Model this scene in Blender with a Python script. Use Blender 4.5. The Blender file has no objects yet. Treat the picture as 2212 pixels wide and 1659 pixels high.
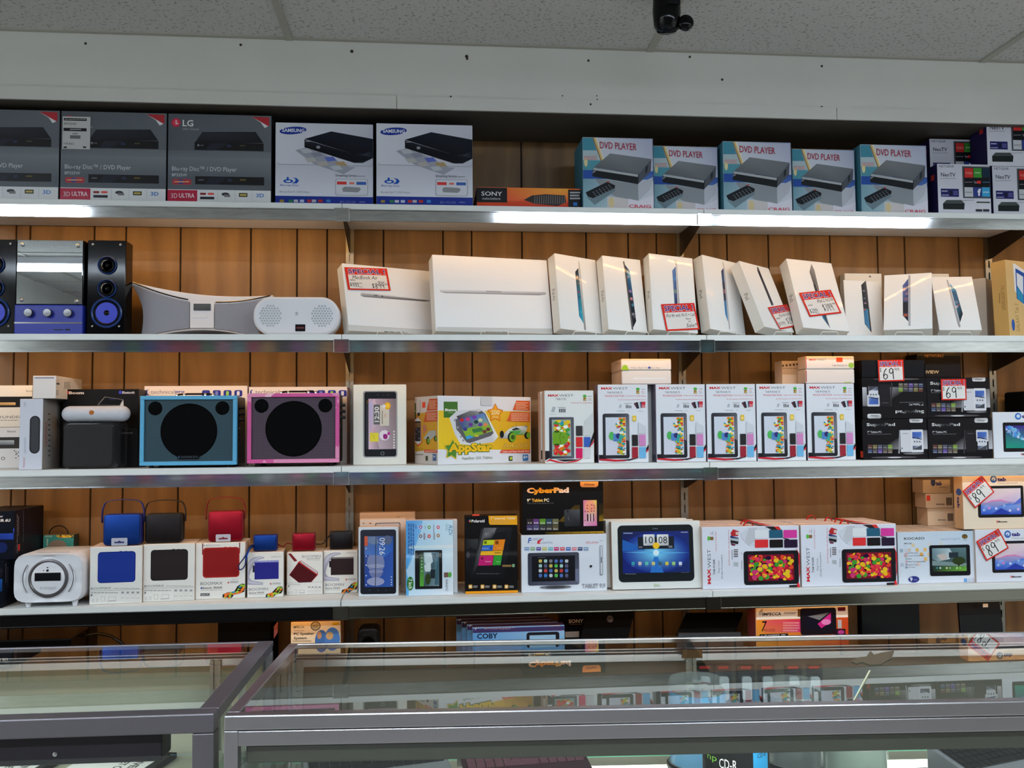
import bpy, bmesh, math, random
from mathutils import Vector, Matrix
C = bpy.context.scene
COL = C.collection
PI = math.pi
rnd = random.Random(7)

# ---------------------------------------------------------------- camera
IMW, IMH = 2212.0, 1659.0
FPX = 1966.9
CAM = Vector((0.27, -3.3118, 1.5)); YAW, PIT, ROL = 0.095, 0.0522, -0.0083
_F = Vector((math.sin(YAW), math.cos(YAW), 0)); _R = Vector((math.cos(YAW), -math.sin(YAW), 0)); _U = Vector((0, 0, 1))
_F2 = _F*math.cos(PIT)+_U*math.sin(PIT); _U2 = _U*math.cos(PIT)-_F*math.sin(PIT)
CR = _R*math.cos(ROL)+_U2*math.sin(ROL); CU = _U2*math.cos(ROL)-_R*math.sin(ROL); CF = _F2
cd = bpy.data.cameras.new('camera'); cam = bpy.data.objects.new('camera', cd); COL.objects.link(cam)
cam.matrix_world = Matrix(((CR.x, CU.x, -CF.x, CAM.x), (CR.y, CU.y, -CF.y, CAM.y), (CR.z, CU.z, -CF.z, CAM.z), (0, 0, 0, 1)))
cd.sensor_width = 36.0; cd.lens = FPX/IMW*36.0; cd.clip_start = 0.01
C.camera = cam

# ---------------------------------------------------------------- world, exposure, big lights
C.view_settings.view_transform = 'Standard'; C.view_settings.look = 'None'
C.view_settings.exposure = 0.0; C.view_settings.gamma = 1.0; C.view_settings.use_curve_mapping = False
w = bpy.data.worlds.new('world'); C.world = w; w.use_nodes = True
w.node_tree.nodes['Background'].inputs[0].default_value = (0.9, 0.95, 1, 1)
w.node_tree.nodes['Background'].inputs[1].default_value = 0.05
C.cycles.max_bounces = 8; C.cycles.transparent_max_bounces = 12; C.cycles.sample_clamp_indirect = 4.0
C.cycles.use_denoising = True

def area(name, loc, sx, sy, power, color, rot=(0, 0, 0), spread=None):
    l = bpy.data.lights.new(name, 'AREA'); l.shape = 'RECTANGLE'; l.size = sx; l.size_y = sy; l.energy = power; l.color = color
    if spread: l.spread = spread
    o = bpy.data.objects.new(name, l); o.location = loc; o.rotation_euler = rot; COL.objects.link(o)
    return o
COOL = (0.86, 0.95, 1.0); WARM = (1.0, 0.55, 0.17)
LAMPS = [(-2.2, -2.45), (1.3, -2.45), (2.62, -2.45), (-2.25, -4.2), (-0.3, -4.2), (1.6, -4.2)]
for (lx, ly) in LAMPS:
    area('ceiling_lamp_light', (lx, ly, 2.725), 1.2, 0.035, 27, COOL)

# ---------------------------------------------------------------- helpers: pixels to points, tags, meshes
def ray(px, py): return (CF*FPX + CR*(px-IMW/2) - CU*(py-IMH/2))
def at(px, py, Y): v = ray(px, py); return CAM + v*((Y-CAM.y)/v.y)
def onz(px, py, Z): v = ray(px, py); return CAM + v*((Z-CAM.z)/v.z)
def lin(c):
    r = []
    for v in c[:3]:
        v /= 255.0; r.append(v/12.92 if v <= 0.04045 else ((v+0.055)/1.055)**2.4)
    return tuple(r)
def tag(o, label=None, cat=None, group=None, kind=None):
    if label: o['label'] = label
    if cat: o['category'] = cat
    if group: o['group'] = group
    if kind: o['kind'] = kind
    return o
def empty(name, loc, rz=0.0, label=None, cat=None, group=None):
    o = bpy.data.objects.new(name, None); o.empty_display_size = 0.05; COL.objects.link(o)
    o.location = loc; o.rotation_euler = (0, 0, rz)
    return tag(o, label, cat, group)
def copy_tree(o, parent=None):
    c = o.copy(); COL.objects.link(c); c.parent = parent
    for ch in o.children: copy_tree(ch, c)
    return c

# ---------------------------------------------------------------- materials
def mat(name, color=(200, 200, 200), rough=0.5, metal=0.0, coat=0.0, spec=0.5, bump=0.0, bscale=60.0, alpha=1.0, trans=0.0, emit=None, estr=0.0, vcol=False, var=0.0, vscale=8.0, ior=1.45, sub=0.0, stretch=(1, 1, 1), aniso=0.0):
    m = bpy.data.materials.new(name); m.use_nodes = True; nt = m.node_tree; b = nt.nodes['Principled BSDF']
    col = lin(color)
    b.inputs['Base Color'].default_value = (*col, 1); b.inputs['Roughness'].default_value = rough; b.inputs['Metallic'].default_value = metal
    b.inputs['Coat Weight'].default_value = coat; b.inputs['Coat Roughness'].default_value = 0.06
    b.inputs['Specular IOR Level'].default_value = spec; b.inputs['Transmission Weight'].default_value = trans; b.inputs['IOR'].default_value = ior
    b.inputs['Alpha'].default_value = alpha; b.inputs['Anisotropic'].default_value = aniso
    if emit: b.inputs['Emission Color'].default_value = (*lin(emit), 1); b.inputs['Emission Strength'].default_value = estr
    if vcol:
        a = nt.nodes.new('ShaderNodeAttribute'); a.attribute_name = 'Col'
        nt.links.new(a.outputs['Color'], b.inputs['Base Color'])
    tc = None
    if bump or var:
        tc = nt.nodes.new('ShaderNodeTexCoord'); mp = nt.nodes.new('ShaderNodeMapping'); mp.inputs['Scale'].default_value = stretch
        nt.links.new(tc.outputs['Object'], mp.inputs['Vector'])
    if bump:
        n = nt.nodes.new('ShaderNodeTexNoise'); n.inputs['Scale'].default_value = bscale; n.inputs['Detail'].default_value = 3
        bp = nt.nodes.new('ShaderNodeBump'); bp.inputs['Strength'].default_value = bump; bp.inputs['Distance'].default_value = 0.002
        nt.links.new(mp.outputs[0], n.inputs['Vector']); nt.links.new(n.outputs['Fac'], bp.inputs['Height'])
        nt.links.new(bp.outputs[0], b.inputs['Normal']); 
        if coat: nt.links.new(bp.outputs[0], b.inputs['Coat Normal'])
    if var:
        n2 = nt.nodes.new('ShaderNodeTexNoise'); n2.inputs['Scale'].default_value = vscale; n2.inputs['Detail'].default_value = 5
        rp = nt.nodes.new('ShaderNodeMapRange'); rp.inputs['To Min'].default_value = 1-var; rp.inputs['To Max'].default_value = 1+var
        rp.inputs['From Min'].default_value = 0.3; rp.inputs['From Max'].default_value = 0.7
        hv = nt.nodes.new('ShaderNodeHueSaturation'); hv.inputs['Color'].default_value = (*col, 1)
        nt.links.new(mp.outputs[0], n2.inputs['Vector']); nt.links.new(n2.outputs['Fac'], rp.inputs['Value'])
        nt.links.new(rp.outputs[0], hv.inputs['Value'])
        if not vcol: nt.links.new(hv.outputs[0], b.inputs['Base Color'])
    return m
M = {}
M['print'] = mat('printed_card', rough=0.5, vcol=True, spec=0.18)
M['gloss'] = mat('glossy_printed_card', rough=0.4, vcol=True, spec=0.12, coat=0.05)
M['wrap'] = mat('shrink_wrapped_card', rough=0.4, vcol=True, spec=0.2, coat=0.5, bump=0.3, bscale=14)
M['shelf'] = mat('white_laminate', (226, 228, 226), 0.45, var=0.03, vscale=6)
M['chrome'] = mat('polished_aluminium_trim', (200, 202, 203), 0.07, 1.0, bump=0.035, bscale=5, stretch=(1, 1, 6), var=0.12, vscale=18)
M['dull'] = mat('smoked_metal_trim', (150, 148, 138), 0.22, 1.0, bump=0.03, bscale=4)
M['blacktrim'] = mat('black_trim', (16, 15, 17), 0.18, 0.0, spec=0.5)
M['steel'] = mat('zinc_steel', (150, 148, 140), 0.38, 1.0, var=0.1)
M['brushed'] = mat('brushed_aluminium', (190, 188, 192), 0.28, 1.0, bump=0.06, bscale=40, stretch=(0.2, 1, 1), var=0.06)
M['brushed2'] = mat('dull_aluminium', (126, 122, 128), 0.38, 0.8, bump=0.06, bscale=40, stretch=(0.2, 1, 1))
M['soffit'] = mat('painted_plaster', (212, 211, 204), 0.6, bump=0.05, bscale=20, var=0.035, vscale=3)
M['dark'] = mat('dark_gap', (12, 9, 8), 0.8)
M['black'] = mat('black_plastic', (13, 13, 15), 0.4, spec=0.25)
M['blackgloss'] = mat('glossy_black_plastic', (5, 5, 7), 0.08, spec=0.22, coat=0.1)
M['matteblack'] = mat('matte_black_cloth', (8, 8, 9), 0.9, spec=0.08)
M['white'] = mat('white_plastic', (225, 226, 232), 0.3)
M['whitewire'] = mat('white_coated_wire', (225, 225, 218), 0.4)
M['silver'] = mat('silver_plastic', (150, 152, 160), 0.33, 0.6)
M['mirror'] = mat('mirror', (205, 210, 212), 0.0, 1.0)
M['chromeball'] = mat('chrome_fitting', (220, 220, 222), 0.08, 1.0)
def glassmat():
    m = bpy.data.materials.new('case_glass'); m.use_nodes = True; nt = m.node_tree; nt.nodes.clear()
    out = nt.nodes.new('ShaderNodeOutputMaterial'); mx = nt.nodes.new('ShaderNodeMixShader'); tr = nt.nodes.new('ShaderNodeBsdfTransparent')
    gl = nt.nodes.new('ShaderNodeBsdfGlossy'); fr = nt.nodes.new('ShaderNodeFresnel'); fr.inputs['IOR'].default_value = 1.55; ge = nt.nodes.new('ShaderNodeNewGeometry')
    mu = nt.nodes.new('ShaderNodeMath'); mu.operation = 'MULTIPLY_ADD'; mu.inputs[1].default_value = 1.35; mu.inputs[2].default_value = 0.01; mu.use_clamp = True
    sb = nt.nodes.new('ShaderNodeMath'); sb.operation = 'SUBTRACT'; sb.inputs[0].default_value = 1.0; m2 = nt.nodes.new('ShaderNodeMath'); m2.operation = 'MULTIPLY'   # the leaving side of a pane does not mirror
    tr.inputs[0].default_value = (0.95, 0.975, 0.96, 1); gl.inputs['Roughness'].default_value = 0.012; gl.inputs[0].default_value = (0.95, 0.98, 0.97, 1)
    for a_, b_ in ((fr.outputs[0], mu.inputs[0]), (ge.outputs['Backfacing'], sb.inputs[1]), (mu.outputs[0], m2.inputs[0]), (sb.outputs[0], m2.inputs[1]), (m2.outputs[0], mx.inputs[0]), (tr.outputs[0], mx.inputs[1]), (gl.outputs[0], mx.inputs[2]), (mx.outputs[0], out.inputs[0])): nt.links.new(a_, b_)
    return m
M['glass'] = glassmat()
M['glassedge'] = mat('green_glass_edge', (70, 160, 130), 0.15, coat=0.5)

# ---------------------------------------------------------------- mesh builder for parts
class MB:
    def __init__(s): s.v = []; s.f = []; s.c = []
    def add(s, vs, fs, c=None):
        n = len(s.v); s.v += [tuple(v) for v in vs]; s.f += [tuple(i+n for i in f) for f in fs]; s.c += [c]*len(fs); return s
    def box(s, x0, y0, z0, x1, y1, z1, c=None, m=None):
        vs = [(x0, y0, z0), (x1, y0, z0), (x1, y1, z0), (x0, y1, z0), (x0, y0, z1), (x1, y0, z1), (x1, y1, z1), (x0, y1, z1)]
        if m is not None: vs = [m @ Vector(v) for v in vs]
        return s.add(vs, [(0, 3, 2, 1), (4, 5, 6, 7), (0, 1, 5, 4), (1, 2, 6, 5), (2, 3, 7, 6), (3, 0, 4, 7)], c)
    def cyl(s, p, r, h, n=24, axis='z', r2=None, c=None, caps=True):
        r2 = r if r2 is None else r2; vs = []
        for k, (rr, hh) in enumerate(((r, 0), (r2, h))):
            for i in range(n):
                a = 2*PI*i/n; x, y = rr*math.cos(a), rr*math.sin(a)
                q = (x, y, hh) if axis == 'z' else ((hh, x, y) if axis == 'x' else (x, hh, y))
                vs.append((p[0]+q[0], p[1]+q[1], p[2]+q[2]))
        fs = [(i, (i+1) % n, n+(i+1) % n, n+i) for i in range(n)]
        if caps: fs += [tuple(range(n))[::-1], tuple(range(n, 2*n))]
        return s.add(vs, fs, c)
    def lathe(s, p, prof, n=32, axis='z', c=None, sx=1.0):
        vs = []
        for (r, h) in prof:
            for i in range(n):
                a = 2*PI*i/n; x, y = r*math.cos(a)*sx, r*math.sin(a)
                q = (x, y, h) if axis == 'z' else ((h, x, y) if axis == 'x' else (x, h, y))
                vs.append((p[0]+q[0], p[1]+q[1], p[2]+q[2]))
        m = len(prof); fs = [(k*n+i, k*n+(i+1) % n, (k+1)*n+(i+1) % n, (k+1)*n+i) for k in range(m-1) for i in range(n)]
        if prof[0][0] > 1e-5: fs.append(tuple(range(n))[::-1])
        if prof[-1][0] > 1e-5: fs.append(tuple(range((m-1)*n, m*n)))
        return s.add(vs, fs, c)
    def tube(s, pts, r, n=8, c=None, flat=1.0, closed=False):
        pts = [Vector(p) for p in pts]; rings = []
        up = Vector((0, 0, 1)); m = len(pts)
        for i, p in enumerate(pts):
            if closed: d = pts[(i+1) % m]-pts[i-1]
            else: d = pts[min(i+1, m-1)]-pts[max(i-1, 0)]
            d.normalize()
            a = d.cross(up)
            if a.length < 0.1: a = d.cross(Vector((0, 1, 0)))
            a.normalize(); b = d.cross(a).normalized()
            rings.append([p + a*r*flat*math.cos(2*PI*k/n) + b*r*math.sin(2*PI*k/n) for k in range(n)])
        vs = [v for R_ in rings for v in R_]
        fs = [(i*n+k, i*n+(k+1) % n, ((i+1) % m)*n+(k+1) % n, ((i+1) % m)*n+k) for i in range(m if closed else m-1) for k in range(n)]
        if not closed: fs += [tuple(range(n))[::-1], tuple(range((m-1)*n, m*n))]
        return s.add(vs, fs, c)
    def prism(s, out, y0, y1, c=None):           # outline in x,z pushed along y
        n = len(out); vs = [(x, y0, z) for x, z in out]+[(x, y1, z) for x, z in out]
        fs = [(i, (i+1) % n, n+(i+1) % n, n+i) for i in range(n)]+[tuple(range(n))[::-1], tuple(range(n, 2*n))]
        return s.add(vs, fs, c)
    def build(s, name, m, parent=None, smooth=False, bevel=0.0, loc=None, seg=2):
        me = bpy.data.meshes.new(name); me.from_pydata(s.v, [], s.f)
        if any(c is not None for c in s.c):
            ca = me.color_attributes.new('Col', 'FLOAT_COLOR', 'CORNER'); k = 0
            for p, c in zip(me.polygons, s.c):
                cc = lin(c) if c is not None else (0.5, 0.5, 0.5)
                for li in p.loop_indices: ca.data[li].color = (*cc, 1)
        bm = bmesh.new(); bm.from_mesh(me); bmesh.ops.recalc_face_normals(bm, faces=bm.faces); bm.to_mesh(me); bm.free()
        for p in me.polygons: p.use_smooth = smooth
        me.materials.append(M[m] if isinstance(m, str) else m)
        o = bpy.data.objects.new(name, me); COL.objects.link(o)
        if parent is not None: o.parent = parent
        if loc is not None: o.location = loc
        if bevel:
            b = o.modifiers.new('bevel', 'BEVEL'); b.width = bevel; b.segments = seg; b.limit_method = 'ANGLE'; b.angle_limit = 0.7
        if smooth:
            if not bevel: me.shade_smooth()
            e = o.modifiers.new('edges', 'EDGE_SPLIT'); e.split_angle = 0.7
        return o
def rrect(x0, z0, x1, z1, r, n=6):
    pts = []
    for (cx_, cz, a0) in ((x1-r, z1-r, 0), (x0+r, z1-r, PI/2), (x0+r, z0+r, PI), (x1-r, z0+r, 3*PI/2)):
        for i in range(n+1):
            a = a0+PI/2*i/n; pts.append((cx_+r*math.cos(a), cz+r*math.sin(a)))
    return pts

# ---------------------------------------------------------------- lettering (glyph outlines from the built-in font), cached
_TX = {}
def glyphs(s, bold=0.0, shear=0.0):
    k = (s, bold, shear)
    if k not in _TX:
        cu = bpy.data.curves.new('t', 'FONT'); cu.body = s; cu.fill_mode = 'FRONT'; cu.resolution_u = 2; cu.offset = bold; cu.shear = shear
        o = bpy.data.objects.new('t', cu); me = bpy.data.meshes.new_from_object(o)
        vs = [(v.co.x, v.co.y) for v in me.vertices]; fs = [tuple(p.vertices) for p in me.polygons]
        bpy.data.objects.remove(o); bpy.data.curves.remove(cu); bpy.data.meshes.remove(me)
        _TX[k] = (vs, fs)
    return _TX[k]

FACES = {}
class Box:
    """A printed carton: body plus the printing on its faces, one mesh."""
    LAY = 0.00004
    def __init__(s, L, w_, h, d, yaw=0.0, tilt=0.0, roll=0.0, front=(225, 225, 225), side=None, top=None, bev=0.0012, back=None):
        s.w, s.h, s.d = w_, h, d; side = side or front; top = top or side  # tan side and top tints of cartons have warm shelf light and shade painted in
        s.M = Matrix.Translation(Vector(L)) @ Matrix.Rotation(yaw, 4, 'Z') @ Matrix.Rotation(-tilt, 4, 'X') @ Matrix.Rotation(roll, 4, 'Y')
        s.v = []; s.f = []; s.c = []; s.n = {}
        s.fr = {'front': ((0, 0, 0), (1, 0, 0), (0, 0, 1), (0, -1, 0), w_, h), 'left': ((0, d, 0), (0, -1, 0), (0, 0, 1), (-1, 0, 0), d, h),
                'right': ((w_, 0, 0), (0, 1, 0), (0, 0, 1), (1, 0, 0), d, h), 'top': ((0, 0, h), (1, 0, 0), (0, 1, 0), (0, 0, 1), w_, d)}
        b = bev
        def corner(x, y, z): return ((b, w_-b)[x], (b, d-b)[y], (b, h-b)[z])
        # chamfered body
        idx = {}
        def V(*p): s.v.append(p); return len(s.v)-1
        for x in (0, 1):
            for y in (0, 1):
                for z in (0, 1):
                    c = corner(x, y, z)
                    idx[x, y, z] = (V((0, w_)[x], c[1], c[2]), V(c[0], (0, d)[y], c[2]), V(c[0], c[1], (0, h)[z]))
        def q(a, col): s.f.append(tuple(a)); s.c.append([col]*len(a))
        g = lambda ax, *k: idx[k][ax]
        q([g(0, 0, 0, 0), g(0, 0, 0, 1), g(0, 0, 1, 1), g(0, 0, 1, 0)], side); q([g(0, 1, 0, 0), g(0, 1, 1, 0), g(0, 1, 1, 1), g(0, 1, 0, 1)], side)
        q([g(1, 0, 0, 0), g(1, 1, 0, 0), g(1, 1, 0, 1), g(1, 0, 0, 1)], front); q([g(1, 0, 1, 0), g(1, 0, 1, 1), g(1, 1, 1, 1), g(1, 1, 1, 0)], back or front)
        q([g(2, 0, 0, 0), g(2, 0, 1, 0), g(2, 1, 1, 0), g(2, 1, 0, 0)], side); q([g(2, 0, 0, 1), g(2, 1, 0, 1), g(2, 1, 1, 1), g(2, 0, 1, 1)], top)
        for x in (0, 1):
            for z in (0, 1): q([g(0, x, 0, z), g(2, x, 0, z), g(2, x, 1, z), g(0, x, 1, z)], side)
            for y in (0, 1): q([g(0, x, y, 0), g(1, x, y, 0), g(1, x, y, 1), g(0, x, y, 1)], side if y else front)
        for y in (0, 1):
            for z in (0, 1): q([g(1, 0, y, z), g(2, 0, y, z), g(2, 1, y, z), g(1, 1, y, z)], front if not y else side)
        for k in idx: q(list(idx[k]), side)
        s.face('front'); s.Z = (0, 0, 1)
    def face(s, name): s.cur = name; s.n.setdefault(name, 1); return s
    def zoom(s, ox, oy, sc): s.Z = (ox, oy, sc); return s
    def loc(s, p):
        ox, oy, sc = s.Z; v = ray(ox+p[0]/sc, oy+p[1]/sc)
        O, U, V, N, W, H = s.fr[s.cur]; m3 = s.M.to_3x3()
        Nw = m3 @ Vector(N); Ow = s.M @ Vector(O); t = (Ow-CAM).dot(Nw)/v.dot(Nw); P = CAM+v*t-Ow
        return (P.dot(m3 @ Vector(U)), P.dot(m3 @ Vector(V)))
    def _put(s, pts, fs, cols):
        O, U, V, N, W, H = s.fr[s.cur]; k = s.n[s.cur]; s.n[s.cur] += 1
        O, U, V, N = Vector(O), Vector(U), Vector(V), Vector(N); n0 = len(s.v); e = 0.0004
        for (a, b) in pts:
            a = min(max(a, e), W-e); b = min(max(b, e), H-e)
            s.v.append(tuple(O+U*a+V*b+N*(s.LAY*k+0.00005)))
        for f in fs:
            s.f.append(tuple(i+n0 for i in f)); s.c.append([cols[i] for i in f] if isinstance(cols, list) else [cols]*len(f))
        return s
    def poly(s, pts, col):                                   # pts in picture coordinates of the current crop
        P = [s.loc(p) for p in pts]; return s._put(P, [tuple(range(len(P)))], col)
    def R(s, x0, y0, x1, y1): 
        a = s.loc((x0, y0)); b = s.loc((x1, y1))
        # the face's own axes: average the two diagonals so that a leaning face still gets an upright rectangle
        c = s.loc((x0, y1)); d = s.loc((x1, y0))
        return (a[0]+c[0])/2, (b[0]+d[0])/2, (b[1]+c[1])/2, (a[1]+d[1])/2      # u0,u1,v0(bottom),v1(top)
    def rect(s, x0, y0, x1, y1, col, r=0):
        u0, u1, v0, v1 = s.R(x0, y0, x1, y1)
        if r:
            rr = abs(u1-u0)*r; P = rrect(u0, v0, u1, v1, rr, 5)
            if isinstance(col, list):
                tl, tr, br, bl = col; cc = []
                for (a, b) in P:
                    fu = (a-u0)/(u1-u0); fv = (b-v0)/(v1-v0)
                    cc.append(tuple((tl[i]*(1-fu)+tr[i]*fu)*fv+(bl[i]*(1-fu)+br[i]*fu)*(1-fv) for i in range(3)))
                col = cc
            return s._put(P, [tuple(range(len(P)))], col)
        return s._put([(u0, v1), (u1, v1), (u1, v0), (u0, v0)], [(3, 2, 1, 0)], [col[0], col[1], col[2], col[3]] if isinstance(col, list) else col)
    def full(s, col):
        O, U, V, N, W, H = s.fr[s.cur]
        return s._put([(0, H), (W, H), (W, 0), (0, 0)], [(3, 2, 1, 0)], col)
    def ell(s, x0, y0, x1, y1, col, n=24, rot=0):
        u0, u1, v0, v1 = s.R(x0, y0, x1, y1); cu, cv, a, b = (u0+u1)/2, (v0+v1)/2, (u1-u0)/2, (v1-v0)/2
        P = []
        for i in range(n):
            t = 2*PI*i/n; x, y = a*math.cos(t), b*math.sin(t); P.append((cu+x*math.cos(rot)-y*math.sin(rot), cv+x*math.sin(rot)+y*math.cos(rot)))
        return s._put(P, [tuple(range(n))], col)
    def line(s, pts, wd, col):                               # wd in crop pixels
        P = [s.loc(p) for p in pts]; a = s.loc(pts[0]); b = s.loc((pts[0][0]+wd, pts[0][1])); c_ = s.loc((pts[0][0], pts[0][1]+wd))
        hw = (math.hypot(b[0]-a[0], b[1]-a[1])+math.hypot(c_[0]-a[0], c_[1]-a[1]))/4
        return s.lineuv(P, hw, col)
    def lineuv(s, P, hw, col):
        Lp, Rp = [], []
        for i, p in enumerate(P):
            q0 = P[max(i-1, 0)]; q1 = P[min(i+1, len(P)-1)]; dx, dy = q1[0]-q0[0], q1[1]-q0[1]; l = math.hypot(dx, dy) or 1
            nx, ny = -dy/l*hw, dx/l*hw; Lp.append((p[0]+nx, p[1]+ny)); Rp.append((p[0]-nx, p[1]-ny))
        n = len(P); return s._put(Lp+Rp, [(i, i+1, n+i+1, n+i) for i in range(n-1)], col)
    def text(s, t, x0, y0, x1, y1, col, bold=0.0, rot=0, shear=0.0, skew=0.0, flip=False, cols=None):
        """letters fitted to the crop rectangle; rot in quarter turns (1 = reads upwards)"""
        vs, fs = glyphs(t, bold, shear)
        if not vs: return s
        if rot % 4: 
            f_ = {1: lambda a, b: (-b, a), 2: lambda a, b: (-a, -b), 3: lambda a, b: (b, -a)}[rot % 4]; vs = [f_(a, b) for a, b in vs]
        if flip: vs = [(a, -b) for a, b in vs]
        xs = [v[0] for v in vs]; ys = [v[1] for v in vs]; ax, bx, ay, by = min(xs), max(xs), min(ys), max(ys)
        u0, u1, v0, v1 = s.R(x0, y0, x1, y1)
        P = [(u0+(a-ax)/(bx-ax)*(u1-u0), v0+(b-ay)/(by-ay)*(v1-v0)+skew*((a-ax)/(bx-ax))*(u1-u0)) for a, b in vs]
        if cols: 
            cc = []
            for a, b in vs:
                f = (a-ax)/(bx-ax)*(len(cols)-1); i = min(int(f), len(cols)-2); f -= i; cc.append(tuple(cols[i][k]*(1-f)+cols[i+1][k]*f for k in range(3)))
            col = cc
        return s._put(P, fs, col)
    def fine(s, x0, y0, x1, y1, col, rows=1, vert=False, fill=0.55):   # unreadable small print: broken dashes
        for r_ in range(rows):
            if not vert:
                ya = y0+(y1-y0)*(r_+0.2)/rows; yb = y0+(y1-y0)*(r_+0.2+fill)/rows; x = x0; e = x1-(x1-x0)*rnd.random()*0.2*(r_ % 2)
                while x < e:
                    l = (x1-x0)*rnd.uniform(0.05, 0.14); s.rect(x, ya, min(x+l, e), yb, col); s.n[s.cur] -= 1; x += l*1.22
            else:
                xa = x0+(x1-x0)*(r_+0.2)/rows; xb = x0+(x1-x0)*(r_+0.2+fill)/rows; y = y0
                while y < y1:
                    l = (y1-y0)*rnd.uniform(0.05, 0.14); s.rect(xa, y, xb, min(y+l, y1), col); s.n[s.cur] -= 1; y += l*1.22
        s.n[s.cur] += 1; return s
    def dots(s, x0, y0, x1, y1, n, r0, r1, cols, seed=1, asp=1.4):
        g = random.Random(seed)
        for i in range(n):
            r_ = g.uniform(r0, r1); x = g.uniform(x0+r_*asp, x1-r_*asp); y = g.uniform(y0+r_, y1-r_); c = g.choice(cols)
            s.ell(x-r_*asp, y-r_, x+r_*asp, y+r_, c, n=9, rot=0); s.n[s.cur] -= 1 if i % 6 else 0
        s.n[s.cur] += 1; return s
    def build(s, name, m='print', label=None, cat='box', group=None, parent=None):
        me = bpy.data.meshes.new(name); me.from_pydata(s.v, [], s.f)
        ca = me.color_attributes.new('Col', 'FLOAT_COLOR', 'CORNER'); buf = []
        cache = {}
        for cs in s.c:
            for c in cs:
                k = tuple(c[:3])
                if k not in cache: cache[k] = lin(k)
                buf += [*cache[k], 1.0]
        ca.data.foreach_set('color', buf)
        me.materials.append(M[m] if isinstance(m, str) else m)
        o = bpy.data.objects.new(name, me); COL.objects.link(o)
        if parent is not None: o.parent = parent
        o.matrix_world = s.M
        s.o = o
        return tag(o, label, cat, group)
ZB = [2.2348, 1.8022, 1.3731, 0.9462, 0.505]; TH = 0.019
ZS = [z+TH for z in ZB]; DS = [0.313, 0.317, 0.322, 0.329, 0.33]
def sbox(k, x0, x1, yt, Y=None, d=0.2, pyb=None, zb=None, **kw):
    """carton standing square on shelf k; left, right and top of its front in picture coordinates"""
    z = ZS[k] if zb is None else zb
    if Y is None: Y = onz((x0+x1)/2, pyb, z).y
    ym = yt+60
    X0 = at(x0, ym, Y).x; X1 = at(x1, ym, Y).x; h = at((x0+x1)/2, yt, Y).z-z
    return Box((X0, Y, z+0.0005), X1-X0, h, d, **kw)
# ================================================================ the room
def paneling():
    m = bpy.data.materials.new('wood_paneling'); m.use_nodes = True; nt = m.node_tree; b = nt.nodes['Principled BSDF']; L_ = nt.links.new
    tc = nt.nodes.new('ShaderNodeTexCoord'); mp = nt.nodes.new('ShaderNodeMapping'); mp.inputs['Scale'].default_value = (7, 7, 0.9)
    n = nt.nodes.new('ShaderNodeTexNoise'); n.inputs['Scale'].default_value = 2.2; n.inputs['Detail'].default_value = 6; n.inputs['Distortion'].default_value = 1.2
    wv = nt.nodes.new('ShaderNodeTexWave'); wv.wave_type = 'BANDS'; wv.bands_direction = 'X'; wv.inputs['Scale'].default_value = 0.45; wv.inputs['Distortion'].default_value = 9; wv.inputs['Detail'].default_value = 3; wv.inputs['Detail Scale'].default_value = 0.7
    mx = nt.nodes.new('ShaderNodeMix'); mx.data_type = 'FLOAT'; mx.inputs[0].default_value = 0.22
    rp = nt.nodes.new('ShaderNodeValToRGB'); rp.color_ramp.elements[0].position = 0.2; rp.color_ramp.elements[1].position = 0.85
    rp.color_ramp.elements[0].color = (*lin((108, 76, 38)), 1); rp.color_ramp.elements[1].color = (*lin((152, 114, 66)), 1)
    L_(tc.outputs['Object'], mp.inputs[0]); L_(mp.outputs[0], n.inputs['Vector']); L_(mp.outputs[0], wv.inputs['Vector'])
    L_(n.outputs['Fac'], mx.inputs[2]); L_(wv.outputs['Fac'], mx.inputs[3]); L_(mx.outputs[0], rp.inputs[0]); L_(rp.outputs[0], b.inputs['Base Color'])
    b.inputs['Roughness'].default_value = 0.48
    return m
M['panel'] = paneling()
CEIL = 2.802; SOF = 2.575; SY = -0.31
GR = [-1.157, -1.11, -0.893, -0.785, -0.597, -0.352, -0.189, -0.082, 0.12, 0.336, 0.441, 0.627, 0.867, 1.026, 1.134, 1.298, 1.405, 1.566, 1.809, 1.998, 2.107, 2.327, 2.46, 2.60, -1.35, -1.5]
GR = sorted(GR)
def struct(name, mb, m, **kw): o = mb.build(name, m, **kw); o['kind'] = 'structure'; return o
# wall behind the shelves: grooved boards (a profile in plan with v-shaped grooves)
wb = MB(); xs = [-3.0]; pr = [(-3.0, 0.0)]
for g in GR: pr += [(g-0.0035, 0.0), (g-0.0016, 0.006), (g+0.0016, 0.006), (g+0.0035, 0.0)]
pr += [(3.6, 0.0)]
n = len(pr); wb.add([(x, y, 0) for x, y in pr]+[(x, y, SOF) for x, y in pr], [(i, i+1, n+i+1, n+i) for i in range(n-1)])
wb.add([(-3.0, 0.01, 0), (3.6, 0.01, 0), (3.6, 0.01, SOF), (-3.0, 0.01, SOF)], [(0, 1, 2, 3)])
o = struct('wall_back', wb, 'panel')
gv = MB()
for g in GR: gv.box(g-0.0017, 0.0045, 0.0, g+0.0017, 0.0065, SOF)
struct('trim_1', gv, 'dark')['label'] = 'dark lines of the panel grooves'
struct('wall_left', MB().box(-3.05, -7.0, 0, -3.0, 0.06, CEIL), 'soffit'); struct('wall_right', MB().box(3.6, -7.0, 0, 3.65, 0.06, CEIL), 'soffit')
struct('wall_front', MB().box(-3.05, -7.05, 0, 3.65, -7.0, CEIL), mat('dark_shop_wall', (130, 122, 118), 0.7))
M['floor'] = mat('vinyl_floor', (140, 138, 134), 0.5, var=0.1)
struct('floor', MB().box(-3.05, -7.05, -0.05, 3.65, 0.06, 0.0), 'floor')
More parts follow.
